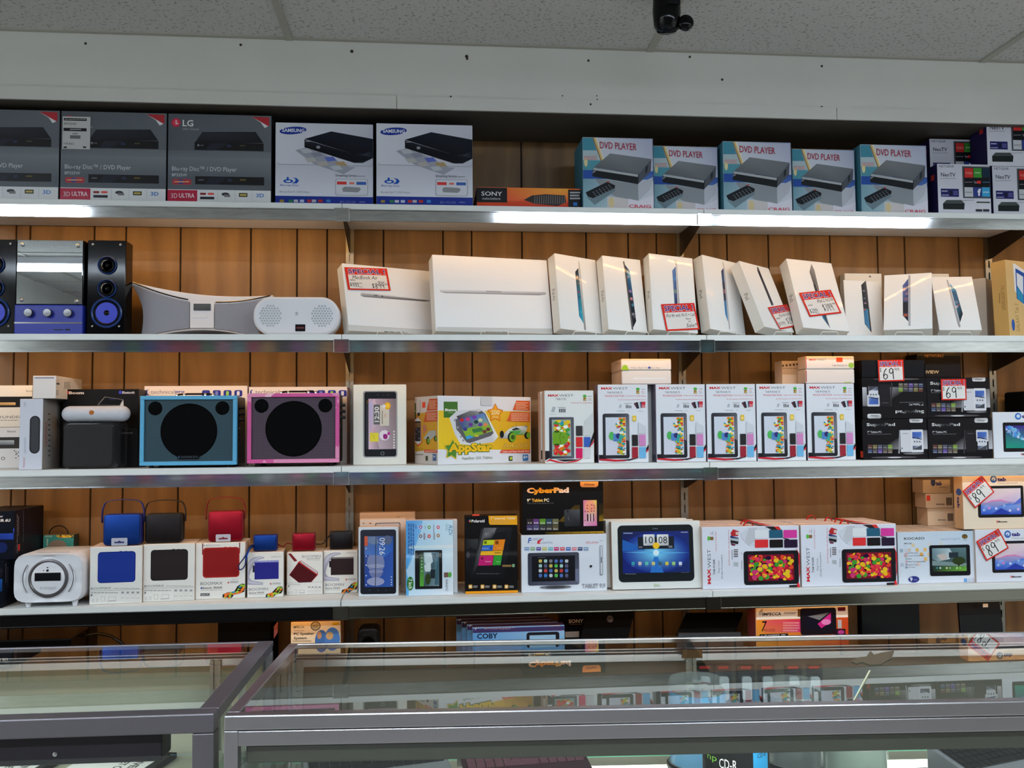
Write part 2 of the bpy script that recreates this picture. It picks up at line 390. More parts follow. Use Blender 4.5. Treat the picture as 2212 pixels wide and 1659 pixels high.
# ceiling tiles: fissured mineral board
cm = bpy.data.materials.new('ceiling_tile'); cm.use_nodes = True; nt = cm.node_tree; b = nt.nodes['Principled BSDF']; b.inputs['Roughness'].default_value = 0.9
tc = nt.nodes.new('ShaderNodeTexCoord'); no = nt.nodes.new('ShaderNodeTexNoise'); no.inputs['Scale'].default_value = 95; no.inputs['Detail'].default_value = 2
rp = nt.nodes.new('ShaderNodeValToRGB'); rp.color_ramp.elements[0].position = 0.33; rp.color_ramp.elements[1].position = 0.43
rp.color_ramp.elements[0].color = (*lin((164, 160, 154)), 1); rp.color_ramp.elements[1].color = (*lin((206, 205, 203)), 1)
bp = nt.nodes.new('ShaderNodeBump'); bp.inputs['Strength'].default_value = 0.6; bp.inputs['Distance'].default_value = 0.004
nt.links.new(tc.outputs['Object'], no.inputs['Vector']); nt.links.new(no.outputs['Fac'], rp.inputs[0]); nt.links.new(rp.outputs[0], b.inputs['Base Color']); nt.links.new(rp.outputs[0], bp.inputs['Height']); nt.links.new(bp.outputs[0], b.inputs['Normal'])
M['tile'] = cm
struct('ceiling', MB().box(-3.05, -7.05, CEIL, 3.65, 0.06, CEIL+0.02), 'tile')
M['tbar'] = mat('ceiling_grid_paint', (176, 172, 162), 0.5)
tb = MB()
for X in (-2.61, -1.39, -0.175, 1.04, 2.245, 3.46): tb.box(X-0.012, -7.0, CEIL-0.006, X+0.012, SY, CEIL+0.001)
for Y in (-0.92, -1.53, -2.14, -2.75, -3.36, -3.97, -4.58, -5.19, -5.8, -6.41): tb.box(-3.0, Y-0.012, CEIL-0.0055, 3.6, Y+0.012, CEIL+0.001)
struct('trim_2', tb, 'tbar')
tb = MB().box(-3.0, SY-0.018, CEIL-0.004, 3.6, SY, CEIL+0.001); struct('trim_3', tb, 'tbar')
# soffit above the top shelf, its lower fascia board, nail heads and stains
struct('wall_soffit', MB().box(-3.0, SY, SOF+0.002, 3.6, 0.0, CEIL), 'soffit')
fb = MB(); jx = [-3.0, 0.178, 1.699, 3.6]
for a, b_ in zip(jx, jx[1:]): fb.box(a+0.0012, SY-0.007, SOF, b_-0.001, SY, SOF+0.043)
struct('trim_4', fb, 'soffit')
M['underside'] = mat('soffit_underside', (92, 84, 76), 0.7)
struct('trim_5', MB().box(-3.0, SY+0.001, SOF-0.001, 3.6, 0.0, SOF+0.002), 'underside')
M['rust'] = mat('rusty_nail', (52, 40, 34), 0.7); M['stain'] = mat('yellow_stain', (196, 190, 160), 0.7)
nl = MB()
for (x, y, r) in ((185, 94, 3), (520, 97, 3), (760, 111, 4), (1008, 122, 4), (1009, 127, 3), (1271, 131, 3), (1560, 172, 3), (1775, 143, 3), (1490, 123, 3), (1275, 227, 2.5), (1775, 231, 2.5), (974, 209, 2.5), (1289, 207, 1.5), (1290, 215, 1.5), (1215, 207, 1.5)):
    p = at(x, y, SY); nl.lathe((p.x, SY-(0.0 if p.z > SOF+0.045 else 0.007), p.z), [(r*0.0014, 0), (r*0.0013, -0.002), (0.0001, -0.004)], n=10, axis='y')
struct('trim_6', nl, 'rust')
for (cx_, cy_, rx, rz) in ((325, 198, 0.034, 0.014), (488, 205, 0.03, 0.011), (905, 214, 0.022, 0.008), (1636, 242, 0.016, 0.007)):
    pass
# ---------------------------------------------------------------- uprights, shelves, price rails
M['darkmetal'] = mat('dark_bracket', (52, 44, 38), 0.5, 0.6)
UP = [-1.232, 0.0, 1.22, 2.44]
for i, X in enumerate(UP):
    u = MB(); u.box(X-0.014, -0.012, 0.35, X-0.0105, 0.0, 2.40); u.box(X+0.0105, -0.012, 0.35, X+0.014, 0.0, 2.40)
    z = 0.35
    u.box(X-0.0105, -0.012, 0.35, X-0.0028, -0.0105, 2.40); u.box(X+0.0028, -0.012, 0.35, X+0.0105, -0.0105, 2.40)
    while z < 2.40:
        u.box(X-0.0028, -0.012, z, X+0.0028, -0.0105, z+0.018); z += 0.046
    u.box(X-0.0105, -0.003, 0.35, X+0.0105, -0.001, 2.40)
    o = u.build('shelf_upright', 'steel', bevel=0)
    tag(o, ['slotted steel shelf upright at the far left edge of the panelled wall', 'slotted steel shelf upright behind the white blank-sided laptop cartons and small mini speakers',
            'slotted steel shelf upright behind the row of leaning white tablet cartons', 'slotted steel shelf upright at the right, beside the dark stacked cases'][i], 'shelf upright', 'slotted uprights fixed to the panelled wall')
    pass
SEC = [(-1.232, 0.0), (0.0, 1.22), (1.22, 2.44), (2.44, 3.5)]
names = ['top', 'second', 'third', 'fourth', 'lowest']
secn = ['left', 'middle', 'right', 'far right']
M['warmdot'] = mat('warm_led', (255, 180, 90), 0.5, emit=(255, 170, 80), estr=9.0)
_nt = M['warmdot'].node_tree; _b = _nt.nodes['Principled BSDF']; _tc = _nt.nodes.new('ShaderNodeTexCoord'); _sx = _nt.nodes.new('ShaderNodeSeparateXYZ')
_m1 = _nt.nodes.new('ShaderNodeMath'); _m1.operation = 'MULTIPLY'; _m1.inputs[1].default_value = 24.0; _m2 = _nt.nodes.new('ShaderNodeMath'); _m2.operation = 'FRACT'
_m3 = _nt.nodes.new('ShaderNodeMath'); _m3.operation = 'LESS_THAN'; _m3.inputs[1].default_value = 0.3; _m4 = _nt.nodes.new('ShaderNodeMath'); _m4.operation = 'MULTIPLY'; _m4.inputs[1].default_value = 22.0
_nt.links.new(_tc.outputs['Object'], _sx.inputs[0]); _nt.links.new(_sx.outputs[0], _m1.inputs[0]); _nt.links.new(_m1.outputs[0], _m2.inputs[0]); _nt.links.new(_m2.outputs[0], _m3.inputs[0]); _nt.links.new(_m3.outputs[0], _m4.inputs[0]); _nt.links.new(_m4.outputs[0], _b.inputs['Emission Strength'])
for k in range(5):
    D = DS[k]
    for j, (a, b_) in enumerate(SEC):
        if j == 3 and False: continue
        lab = '%s white laminate shelf board of the %s bay' % (names[k], secn[j])
        o = MB().box(a-0.0, -D, ZB[k], b_-0.002, -0.014, ZS[k]).build('shelf_board', 'shelf', bevel=0.0008, seg=1)
        tag(o, lab, 'shelf', 'white shelf boards on the panelled wall')
        # price rail hanging under the front edge, with its snap-on joint cover
        tr = 'chrome' if k < 3 else ('blacktrim' if j == 0 else 'dull')
        r = MB(); e = 0.040
        r.prism([(0, 0)], 0, 0) if False else None
        prof = [(-D-0.0015, ZB[k]+0.0005), (-D-0.006, ZB[k]-0.001), (-D-0.006, ZB[k]-0.0035), (-D-0.0035, ZB[k]-0.0045), (-D-0.0035, ZB[k]-e+0.004), (-D-0.007, ZB[k]-e+0.003), (-D-0.007, ZB[k]-e), (-D-0.0015, ZB[k]-e)]
        n = len(prof); vs = [(a+0.0, y, z) for y, z in prof]+[(b_-0.002, y, z) for y, z in prof]
        r.add(vs, [(i, (i+1) % n, n+(i+1) % n, n+i) for i in range(n)]+[tuple(range(n))[::-1], tuple(range(n, 2*n))])
        rail = r.build('price_rail', tr)
        tag(rail, '%s price rail fronting the %s shelf, %s bay' % (['polished metal', 'polished metal', 'polished metal', 'black' if j == 0 else 'dull smoked metal', 'dull metal'][k], names[k], secn[j]), 'price rail', 'metal price rails along the shelf fronts')
        cv = MB().box(b_-0.026, -D-0.0095, ZB[k]-e-0.002, b_+0.024, -D-0.0072, ZB[k]+0.002)
        if j < 3:
            c_ = cv.build('joint_cover', 'chrome' if k < 3 else 'dull', parent=rail, bevel=0.001)
        # cantilever bracket under the board
        if j:
            bk = MB(); X = a
            prof = [(-0.012, ZB[k]-0.001), (-0.012, ZB[k]-0.085), (-0.03, ZB[k]-0.085), (-D+0.03, ZB[k]-0.022), (-D+0.03, ZB[k]-0.001)]
            n = len(prof); vs = [(X-0.0015, y, z) for y, z in prof]+[(X+0.0015, y, z) for y, z in prof]
            bk.add(vs, [(i, (i+1) % n, n+(i+1) % n, n+i) for i in range(n)]+[tuple(range(n))[::-1], tuple(range(n, 2*n))])
            o = bk.build('shelf_bracket', 'darkmetal' if 'darkmetal' in M else 'steel')
            tag(o, 'dark bracket under the %s shelf where the %s and %s bays meet' % (names[k], secn[j-1], secn[j]), 'shelf bracket', 'cantilever brackets under the shelves')
        # warm light strip tucked behind the rail
        if k < 4:
            s_ = MB().box(a+0.03, -D+0.004, ZB[k]-0.008, b_-0.03, -D+0.018, ZB[k]-0.0005).build('light_strip', 'white')
            tag(s_, 'slim warm light strip hidden behind the price rail of the %s shelf, %s bay' % (names[k], secn[j]), 'light strip', 'warm light strips under the shelves')
            MB().box(a+0.04, -D+0.007, ZB[k]-0.0095, b_-0.04, -D+0.015, ZB[k]-0.008).build('led_tape', 'warmdot', parent=s_)
            if j < 4: area('strip_light', ((a+b_)/2, -D+0.012, ZB[k]-0.012), b_-a-0.06, 0.01, [0.78, 0.62, 0.5, 0.22][k]*(0.8 if j else 1.75), WARM, rot=(0.95, 0, 0), spread=2.5)
# ---------------------------------------------------------------- ceiling lamps and the merchandise wall opposite (seen in the reflections)
M['tubeglow'] = mat('fluorescent_tube', (255, 255, 255), 0.4, emit=(225, 240, 255), estr=22.0)
for i, (lx, ly) in enumerate(LAMPS):
    e_ = empty('ceiling_light', (lx, ly, CEIL), 0, 'long white fluorescent ceiling light, %s of the ones over the shop floor' % ['first', 'second', 'third', 'fourth', 'fifth', 'sixth'][i], 'ceiling light', 'fluorescent ceiling lights')
    MB().box(-0.62, -0.09, -0.05, 0.62, 0.09, -0.001).build('housing', 'white', parent=e_, bevel=0.004)
    for yy in (-0.05, 0.05): MB().cyl((-0.6, yy, -0.072), 0.016, 1.2, n=12, axis='x').build('tube', 'tubeglow', parent=e_, smooth=True)
cols = [(200, 30, 60), (40, 60, 160), (230, 120, 160), (240, 240, 240), (30, 30, 34), (90, 170, 180), (230, 150, 60), (120, 120, 130), (60, 130, 80), (150, 60, 140), (250, 250, 250), (24, 24, 30)]
mm = MB(); x = -2.9
while x < 3.5:
    for z in (0.75, 1.05, 1.35, 1.65, 1.95, 2.25):
        mm.box(x, -6.93, z, x+0.11, -6.88, z+0.2, tuple(int(v*0.6+95) for v in rnd.choice(cols)))
    x += 0.15
o = mm.build('hanging_accessory_packs', 'print'); tag(o, 'rows of small coloured accessory packs hanging on the opposite wall', 'accessory packs', kind='stuff')
# black security camera hanging from the ceiling grid
p = at(1440, 30, -0.72); p = Vector((p.x, -0.72, p.z))
e_ = empty('ceiling_camera', (p.x, p.y, p.z), 0, 'black camera-like fitting with small round knob hanging from the ceiling', 'camera')
hb = MB(); hb.lathe((0, 0, -0.045), [(0.008, -0.010), (0.030, -0.006), (0.038, 0.008), (0.042, 0.05), (0.038, 0.12)], n=20); hb.build('housing', 'blackgloss', parent=e_, smooth=True)
MB().cyl((0, 0, 0.07), 0.012, CEIL-p.z-0.07, n=12).build('stem', 'black', parent=e_, smooth=True)
MB().tube([(0.0, -0.01, -0.04), (0.02, -0.012, -0.052), (0.04, -0.012, -0.04)], 0.006).build('arm', 'black', parent=e_, smooth=True)
kb = MB().lathe((0.052, -0.02, -0.034), [(0.0001, -0.012), (0.014, -0.011), (0.023, -0.004), (0.023, 0.008), (0.012, 0.012), (0.0001, 0.012)], n=20, axis='y').build('knob', 'blackgloss', parent=e_, smooth=True)
lc = MB().box(-0.006, -0.046, 0.01, 0.030, -0.036, 0.055).build('lens_plate', 'black', parent=e_, bevel=0.002)
# ================================================================ top shelf
W_ = (226, 228, 234)
def place_copy(b, X, Y, Z, label, yaw=0.0, m=None):
    o = b.o.copy(); COL.objects.link(o); o['label'] = label
    o.matrix_world = m if m is not None else Matrix.Translation((X, Y, Z)) @ Matrix.Rotation(yaw, 4, 'Z')
    return o
def Xof(px, py, Y): return at(px, py, Y).x
# --- grey disc-player cartons
G1, G2 = (70, 75, 81), (118, 124, 132)
b = sbox(0, 363, 586, 248, Y=-0.285, d=0.24, front=(96, 102, 110), side=(60, 60, 66)); b.zoom(0, 220, 3.568)
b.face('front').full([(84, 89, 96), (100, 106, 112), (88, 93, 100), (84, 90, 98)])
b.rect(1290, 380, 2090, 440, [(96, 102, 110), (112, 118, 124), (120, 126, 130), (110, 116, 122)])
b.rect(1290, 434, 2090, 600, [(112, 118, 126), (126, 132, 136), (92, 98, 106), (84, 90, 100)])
b.poly([(1940, 115), (2075, 120), (2075, 190)], (176, 40, 50)); b.poly([(1940, 115), (2068, 188), (2040, 202), (2010, 160)], (226, 226, 228))
b.ell(1322, 125, 1392, 195, (196, 34, 66)); b.ell(1334, 137, 1380, 183, (214, 70, 96)); b.rect(1355, 140, 1361, 172, (240, 240, 240)); b.rect(1355, 166, 1374, 172, (240, 240, 240))
b.text('LG', 1408, 140, 1490, 190, (228, 228, 230), bold=0.02); b.text("Life's Good", 1408, 200, 1530, 218, (170, 174, 180))
b.poly([(1560, 232), (1970, 232), (2030, 318), (1500, 318)], [(40, 42, 54), (28, 30, 40), (14, 15, 22), (14, 15, 22)][::1])
b.rect(1500, 316, 2032, 376, (14, 14, 20)); b.poly([(1620, 320), (1760, 320), (1660, 374), (1580, 374)], (30, 32, 46))
b.ell(1520, 326, 1538, 344, (120, 120, 130)); b.fine(1545, 330, 1570, 342, (110, 110, 118)); b.text('3D', 1748, 332, 1782, 350, (60, 80, 130)); b.fine(1850, 332, 1890, 346, (90, 90, 60)); 
b.text('Blu-ray Disc\u2122 / DVD Player', 1326, 500, 1825, 545, (206, 210, 214)); b.text('BP325W', 1326, 552, 1442, 575, (196, 200, 206), bold=0.01)
b.rect(1330, 596, 1474, 638, (196, 60, 56), r=0.1); b.rect(1338, 602, 1466, 632, (150, 40, 80)); b.ell(1370, 598, 1420, 636, (60, 60, 140)); b.fine(1345, 608, 1460, 626, (230, 170, 90))
b.rect(1505, 578, 2036, 640, (12, 12, 18)); b.poly([(1620, 580), (1760, 580), (1680, 638), (1580, 638)], (28, 30, 44)); b.fine(1530, 596, 1570, 610, (120, 120, 130)); b.text('3D', 1755, 594, 1790, 614, (60, 80, 130)); b.fine(1850, 594, 1896, 612, (120, 100, 40))
b.rect(1285, 680, 2092, 775, (222, 224, 226)); b.rect(1285, 680, 1521, 775, (176, 22, 60)); b.text('3D', 1318, 706, 1368, 742, (220, 200, 206)); b.text('ULTRA', 1380, 706, 1500, 740, (226, 210, 216), bold=0.02)
b.rect(1543, 702, 1588, 718, (130, 20, 24)); b.rect(1600, 702, 1652, 718, (220, 80, 70), r=0.2); b.rect(1543, 732, 1652, 752, (34, 34, 44)); b.line([(1680, 684), (1680, 765)], 3, (190, 192, 196)); b.line([(1812, 684), (1812, 765)], 3, (190, 192, 196)); b.line([(1945, 684), (1945, 765)], 3, (190, 192, 196))
b.ell(1708, 700, 1768, 726, (50, 50, 56)); b.rect(1728, 716, 1775, 735, (120, 120, 124)); b.rect(1842, 704, 1908, 734, (50, 44, 24)); b.rect(1850, 712, 1900, 726, (190, 170, 90)); b.text('3D', 1975, 708, 2036, 738, (80, 130, 200), bold=0.02)
LGO = b.build('disc_player_carton', 'wrap', 'grey disc player carton with uncovered round red logo, third from the left edge', 'box', 'grey disc player cartons on the top shelf'); LGB = b
for (x0, lab, yt) in ((131.5, 'grey disc player carton with a white barcode label over its logo, on the top shelf', 249), (-105, 'grey disc player carton cut off by the left edge, on the top shelf', 244)):
    Y = -0.285; o = place_copy(LGB, Xof(x0, 310, Y), Y, ZS[0]+0.0005, lab)
    if x0 > 0:
        lb = Box((Xof(135, 280, Y-0.0025), Y-0.0025, at(135, 322, Y).z), 0.0865, 0.107, 0.0016, front=(196, 194, 194), bev=0.0003); lb.zoom(0, 220, 3.568)
        lb.rect(492, 126, 668, 146, (40, 38, 38)); lb.fine(500, 130, 660, 142, (150, 148, 148)); lb.text('BP325W', 495, 160, 590, 178, (60, 58, 60)); lb.rect(490, 202, 668, 226, (34, 32, 34)); lb.fine(540, 208, 625, 218, (200, 200, 200)); lb.rect(540, 258, 620, 284, (110, 108, 110)); lb.fine(560, 240, 600, 252, (90, 90, 90)); lb.text('105463', 492, 314, 570, 330, (70, 68, 70)); lb.rect(490, 344, 515, 356, (40, 40, 40)); lb.rect(640, 344, 664, 356, (40, 40, 40))
        lo = lb.build('barcode_label', 'print'); lo['label'] = 'white barcode label'
        lo.parent = o; lo.matrix_parent_inverse = o.matrix_world.inverted()
        for k_ in ('category',): 
            if k_ in lo: del lo[k_]
# --- white and blue disc-player cartons
b = sbox(0, 595, 806, 267, Y=-0.28, d=0.26, front=(206, 208, 222), side=(28, 40, 110)); b.zoom(560, 240, 3.072)
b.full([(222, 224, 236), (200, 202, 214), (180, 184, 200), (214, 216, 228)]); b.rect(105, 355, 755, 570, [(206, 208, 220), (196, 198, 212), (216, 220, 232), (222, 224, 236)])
b.line([(118, 340), (130, 352), (740, 366), (754, 352)], 4, (150, 154, 170))
b.ell(134, 104, 314, 154, (30, 56, 150), rot=0.10); b.text('SAMSUNG', 152, 116, 300, 140, (226, 230, 240), bold=0.03)
b.poly([(240, 260), (330, 235), (600, 370), (640, 372), (560, 420), (360, 350)], (160, 162, 176))
for (x, y, c) in ((270, 265, (190, 192, 200)), (340, 290, (140, 142, 158)), (430, 320, (96, 110, 190)), (300, 325, (186, 184, 180)), (380, 350, (182, 176, 170)), (500, 352, (176, 150, 110)), (470, 378, (190, 196, 204))):
    b.poly([(x, y-12), (x+60, y-18), (x+85, y+8), (x+25, y+16)], c)
b.poly([(300, 185), (478, 135), (756, 185), (756, 262), (690, 286), (620, 284)], [(22, 24, 34), (34, 36, 48), (28, 30, 42), (22, 24, 34), (16, 18, 28), (16, 18, 26)])
b.poly([(300, 188), (620, 284), (690, 286), (756, 262), (756, 312), (690, 344), (630, 344), (300, 240)], [(40, 42, 52), (20, 22, 32), (60, 64, 78), (16, 18, 26), (20, 22, 32), (40, 44, 56), (16, 18, 26), (12, 14, 20)])
b.fine(308, 196, 345, 206, (170, 172, 180)); b.ell(378, 230, 405, 250, (150, 152, 160))
b.ell(160, 452, 225, 478, (30, 84, 180)); b.ell(176, 458, 210, 472, (214, 218, 230)); b.rect(182, 438, 196, 462, (30, 84, 180)); b.poly([(220, 440), (250, 446), (264, 462), (250, 480), (216, 480), (240, 466), (240, 452)], (30, 84, 180))
b.text('Blu-ray Disc', 140, 486, 264, 502, (40, 90, 180)); b.text('Blu-ray Disc\u2122 / DVD Player', 136, 530, 336, 546, (150, 150, 164)); b.text('Streaming Service', 506, 418, 648, 442, (60, 60, 72)); b.fine(655, 428, 705, 438, (150, 150, 160))
b.rect(504, 450, 722, 562, (176, 178, 190), r=0.06); b.rect(510, 455, 716, 557, (212, 214, 224), r=0.06); b.rect(516, 468, 580, 488, (206, 60, 56)); b.rect(598, 472, 630, 486, (220, 120, 110)); b.rect(645, 470, 710, 490, (60, 96, 170)); b.poly([(550, 515), (565, 502), (668, 508), (674, 522), (655, 540), (556, 536)], (140, 142, 146))
b.rect(104, 567, 757, 620, (34, 52, 140)); 
for (x, c) in ((136, (150, 130, 60)), (196, (50, 120, 80)), (230, (190, 190, 200)), (270, (180, 190, 220)), (318, (180, 50, 50)), (350, (180, 180, 190)), (392, (180, 50, 40)), (445, (60, 130, 200))): b.rect(x, 588, x+28, 606, c)
b.text('BD-F5100', 536, 596, 640, 612, (110, 126, 180)); b.fine(665, 598, 702, 610, (120, 130, 180))
b.build('disc_player_carton', 'gloss', 'white and blue disc player carton between the grey cartons and its shinier twin', 'box', 'white and blue disc player cartons'); SB = b
place_copy(SB, Xof(813, 320, -0.295), -0.295, ZS[0]+0.0005, 'shrink wrapped white and blue disc player carton, beside the bare gap')
# --- flat orange and black carton
b = sbox(0, 1030, 1255, 406, Y=-0.27, d=0.24, front=(224, 70, 36), side=(20, 20, 22)); b.zoom(560, 240, 3.072)
b.full([(236, 120, 60), (220, 110, 40), (200, 40, 30), (206, 50, 34)]); b.rect(1645, 512, 2050, 600, [(226, 110, 50), (238, 170, 60), (230, 90, 50), (226, 90, 60)])
b.rect(1440, 508, 1645, 606, (30, 30, 34)); b.text('SONY', 1474, 534, 1612, 562, (226, 226, 228), bold=0.01); b.text('make.believe', 1480, 572, 1600, 588, (200, 200, 204))
b.poly([(1755, 590), (1810, 560), (1900, 552), (2030, 560), (2036, 605), (1980, 630), (1830, 615)], (52, 46, 46))
for i in range(14): b.line([(1830+i*15, 558+abs(i-6)), (1828+i*15, 616)], 5, (120, 114, 112))
b.rect(2050, 524, 2140, 644, (24, 24, 28)); b.fine(2062, 532, 2130, 590, (190, 190, 194), rows=3); b.rect(2084, 606, 2110, 628, (40, 120, 200))
b.build('flat_player_carton', 'gloss', 'low flat orange and black player carton lying in the gap of the top shelf', 'box')
# --- player cartons with teal and white printing
b = sbox(0, 1259, 1411, 298, Y=-0.30, d=0.17, front=(206, 210, 224), side=(70, 130, 150)); b.zoom(1230, 240, 3.301)
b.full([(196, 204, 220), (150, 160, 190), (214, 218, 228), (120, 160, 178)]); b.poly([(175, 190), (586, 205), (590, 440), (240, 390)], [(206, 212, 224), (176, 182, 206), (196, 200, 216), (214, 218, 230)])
b.poly([(94, 188), (164, 190), (192, 280), (96, 280)], (70, 140, 160)); b.poly([(94, 280), (200, 286), (225, 356), (97, 350)], (176, 196, 202)); b.poly([(97, 350), (226, 352), (240, 392), (190, 430), (98, 425)], (84, 150, 166))
b.poly([(164, 190), (186, 190), (250, 370), (232, 380)], (214, 184, 120)); b.poly([(184, 190), (196, 190), (256, 362), (248, 372)], (232, 226, 200)); b.poly([(164, 190), (170, 190), (236, 376), (232, 380)], (110, 84, 50))
b.ell(104, 330, 130, 396, (226, 214, 160)); b.fine(106, 318, 200, 350, (206, 130, 130), rows=3)
b.rect(96, 425, 598, 500, [(40, 80, 160), (50, 84, 166), (84, 120, 180), (40, 80, 160)]); b.rect(98, 486, 598, 692, [(120, 160, 176), (196, 200, 214), (222, 224, 232), (134, 174, 186)])
b.poly([(180, 480), (490, 520), (492, 640), (330, 612), (240, 560)], (140, 146, 152)); b.poly([(492, 520), (598, 470), (575, 560), (492, 640)], (186, 190, 200))
b.poly([(270, 608), (330, 612), (480, 640), (480, 690), (270, 690)], (206, 200, 200)); b.ell(280, 615, 320, 688, (214, 196, 150)); b.poly([(420, 625), (492, 640), (600, 600), (600, 690), (420, 690)], (222, 220, 232))
b.poly([(290, 302), (584, 342), (496, 450), (176, 400)], [(128, 132, 136), (110, 114, 120), (104, 108, 112), (96, 100, 104)])
b.poly([(496, 450), (584, 342), (580, 430), (490, 520)], (82, 86, 94)); b.poly([(542, 400), (560, 385), (556, 430), (540, 450)], (40, 44, 50))
b.poly([(168, 402), (496, 450), (490, 522), (164, 466)], (26, 28, 32)); b.poly([(170, 404), (490, 452), (488, 470), (170, 420)], (176, 180, 184)); b.poly([(164, 430), (186, 420), (188, 432), (166, 444)], (120, 124, 130))
b.poly([(115, 580), (270, 505), (326, 530), (322, 552), (168, 622), (130, 610)], (22, 26, 32)); b.poly([(120, 612), (168, 622), (322, 555), (326, 570), (180, 670)], (110, 130, 140))
for i in range(6):
    for j in range(3): b.ell(165+i*22+j*10, 575-i*10+j*12, 177+i*22+j*10, 583-i*10+j*12, (110, 116, 124), n=8)
b.ell(268, 500, 282, 512, (200, 60, 60), n=10)
b.text('DVD PLAYER', 216, 222, 478, 270, (170, 36, 60), skew=-0.03, bold=0.005); b.text('CRAIG', 424, 668, 580, 692, (206, 70, 80), bold=0.012)
b.build('player_carton', 'print', 'dvd player carton standing next to the flat orange box', 'box', 'dvd player cartons on the top shelf'); DB = b
for x, Y, lab in ((1412, -0.265, 'shorter-looking dvd player carton pushed back, second of the five in the row'), (1562.5, -0.29, 'dvd player carton in the middle of the row of five on the top shelf'), (1712, -0.265, 'dvd player carton pushed back, fourth of the five in the row'), (1859.5, -0.29, 'dvd player carton standing beside the small media box cartons on the top shelf')):
    o = place_copy(DB, Xof(x, 370, Y), Y, ZS[0]+0.0005, lab)
    if Y > -0.28: o.scale = (0.935, 0.9, 0.945)
# --- small white and navy media-box cartons
b = sbox(0, 2026, 2140, 355, Y=-0.30, d=0.10, front=(214, 214, 224), side=(34, 28, 70)); b.zoom(1660, 220, 4.007)
b.full([(206, 206, 218), (200, 200, 212), (216, 216, 226), (214, 214, 224)]); b.text('NETGEAR', 1477, 547, 1605, 568, (40, 40, 60)); b.text('NeoTV', 1492, 614, 1618, 648, (34, 34, 54), bold=0.012); b.fine(1490, 658, 1625, 668, (140, 140, 152))
b.rect(1492, 752, 1648, 822, (34, 34, 96)); b.fine(1500, 765, 1550, 780, (200, 200, 220)); b.fine(1500, 802, 1560, 814, (190, 190, 214)); b.rect(1570, 768, 1592, 806, (20, 20, 40)); b.fine(1600, 770, 1640, 808, (110, 110, 170), rows=3)
b.poly([(1540, 850), (1670, 850), (1698, 880), (1694, 932), (1512, 930), (1510, 880)], (26, 32, 34)); b.poly([(1540, 850), (1670, 850), (1698, 880), (1510, 880)], (70, 76, 76))
b.rect(1680, 560, 1921, 835, (70, 74, 80)); b.rect(1694, 572, 1915, 822, (12, 14, 20)); b.rect(1696, 574, 1770, 656, (196, 44, 42)); b.text('VUDU', 1704, 606, 1764, 628, (226, 160, 150)); b.rect(1773, 574, 1844, 656, (60, 140, 50)); b.fine(1785, 608, 1832, 622, (190, 220, 180)); b.rect(1850, 574, 1915, 656, (16, 40, 60)); b.fine(1700, 690, 1765, 702, (130, 130, 136)); b.rect(1802, 684, 1838, 708, (206, 50, 46), r=0.2); b.text('You', 1778, 686, 1800, 706, (220, 220, 220)); b.fine(1853, 690, 1910, 704, (70, 120, 160))
b.rect(1696, 740, 1770, 822, (196, 198, 204)); b.fine(1704, 776, 1764, 792, (130, 130, 140)); b.rect(1773, 740, 1844, 822, (44, 60, 130)); b.text('f', 1808, 752, 1838, 814, (230, 230, 236), bold=0.05); b.rect(1847, 740, 1915, 822, (60, 160, 210)); b.fine(1855, 776, 1908, 790, (220, 236, 240))
b.rect(1800, 864, 1915, 876, (70, 76, 66)); b.rect(1792, 930, 1848, 950, (50, 50, 56)); b.rect(1856, 930, 1910, 950, (50, 50, 56)); b.line([(1680, 855), (1780, 850)], 3, (120, 120, 124))
b.face('left'); b.full((36, 28, 72)); b.rect(1405, 636, 1435, 684, (206, 56, 50))
b.build('media_box_carton', 'print', 'small white media box carton standing in front of its stacked twins', 'box', 'small white and navy media box cartons'); NB = b
for x, Y, z, lab, yw in ((2010.5, -0.175, ZS[0]+0.006, 'small shaded media box carton standing behind the front one', 0), (2144, -0.285, ZS[0], 'lower media box carton of the stack at the right edge', 0), (2135, -0.285, None, 'upper media box carton of the stack at the right edge', 0)):
    zz = z if z else ZS[0]+NB.h+0.001
    if z and z > ZS[0]+0.003: zz = at(2050, 301, Y).z-NB.h
    place_copy(NB, Xof(x, 390, Y), Y, zz+0.0006, lab)
# plain carton the shaded one stands on
MB().box(Xof(2012, 400, -0.17), -0.17, ZS[0]+0.0005, Xof(2012, 400, -0.17)+0.15, -0.06, at(2050, 301, -0.175).z-NB.h).build('media_box_carton', 'print')
tag(bpy.data.objects['media_box_carton.004'] if 'media_box_carton.004' in bpy.data.objects else COL.objects[-1], 'hidden lower media box carton under the shaded one', 'box', 'small white and navy media box cartons')
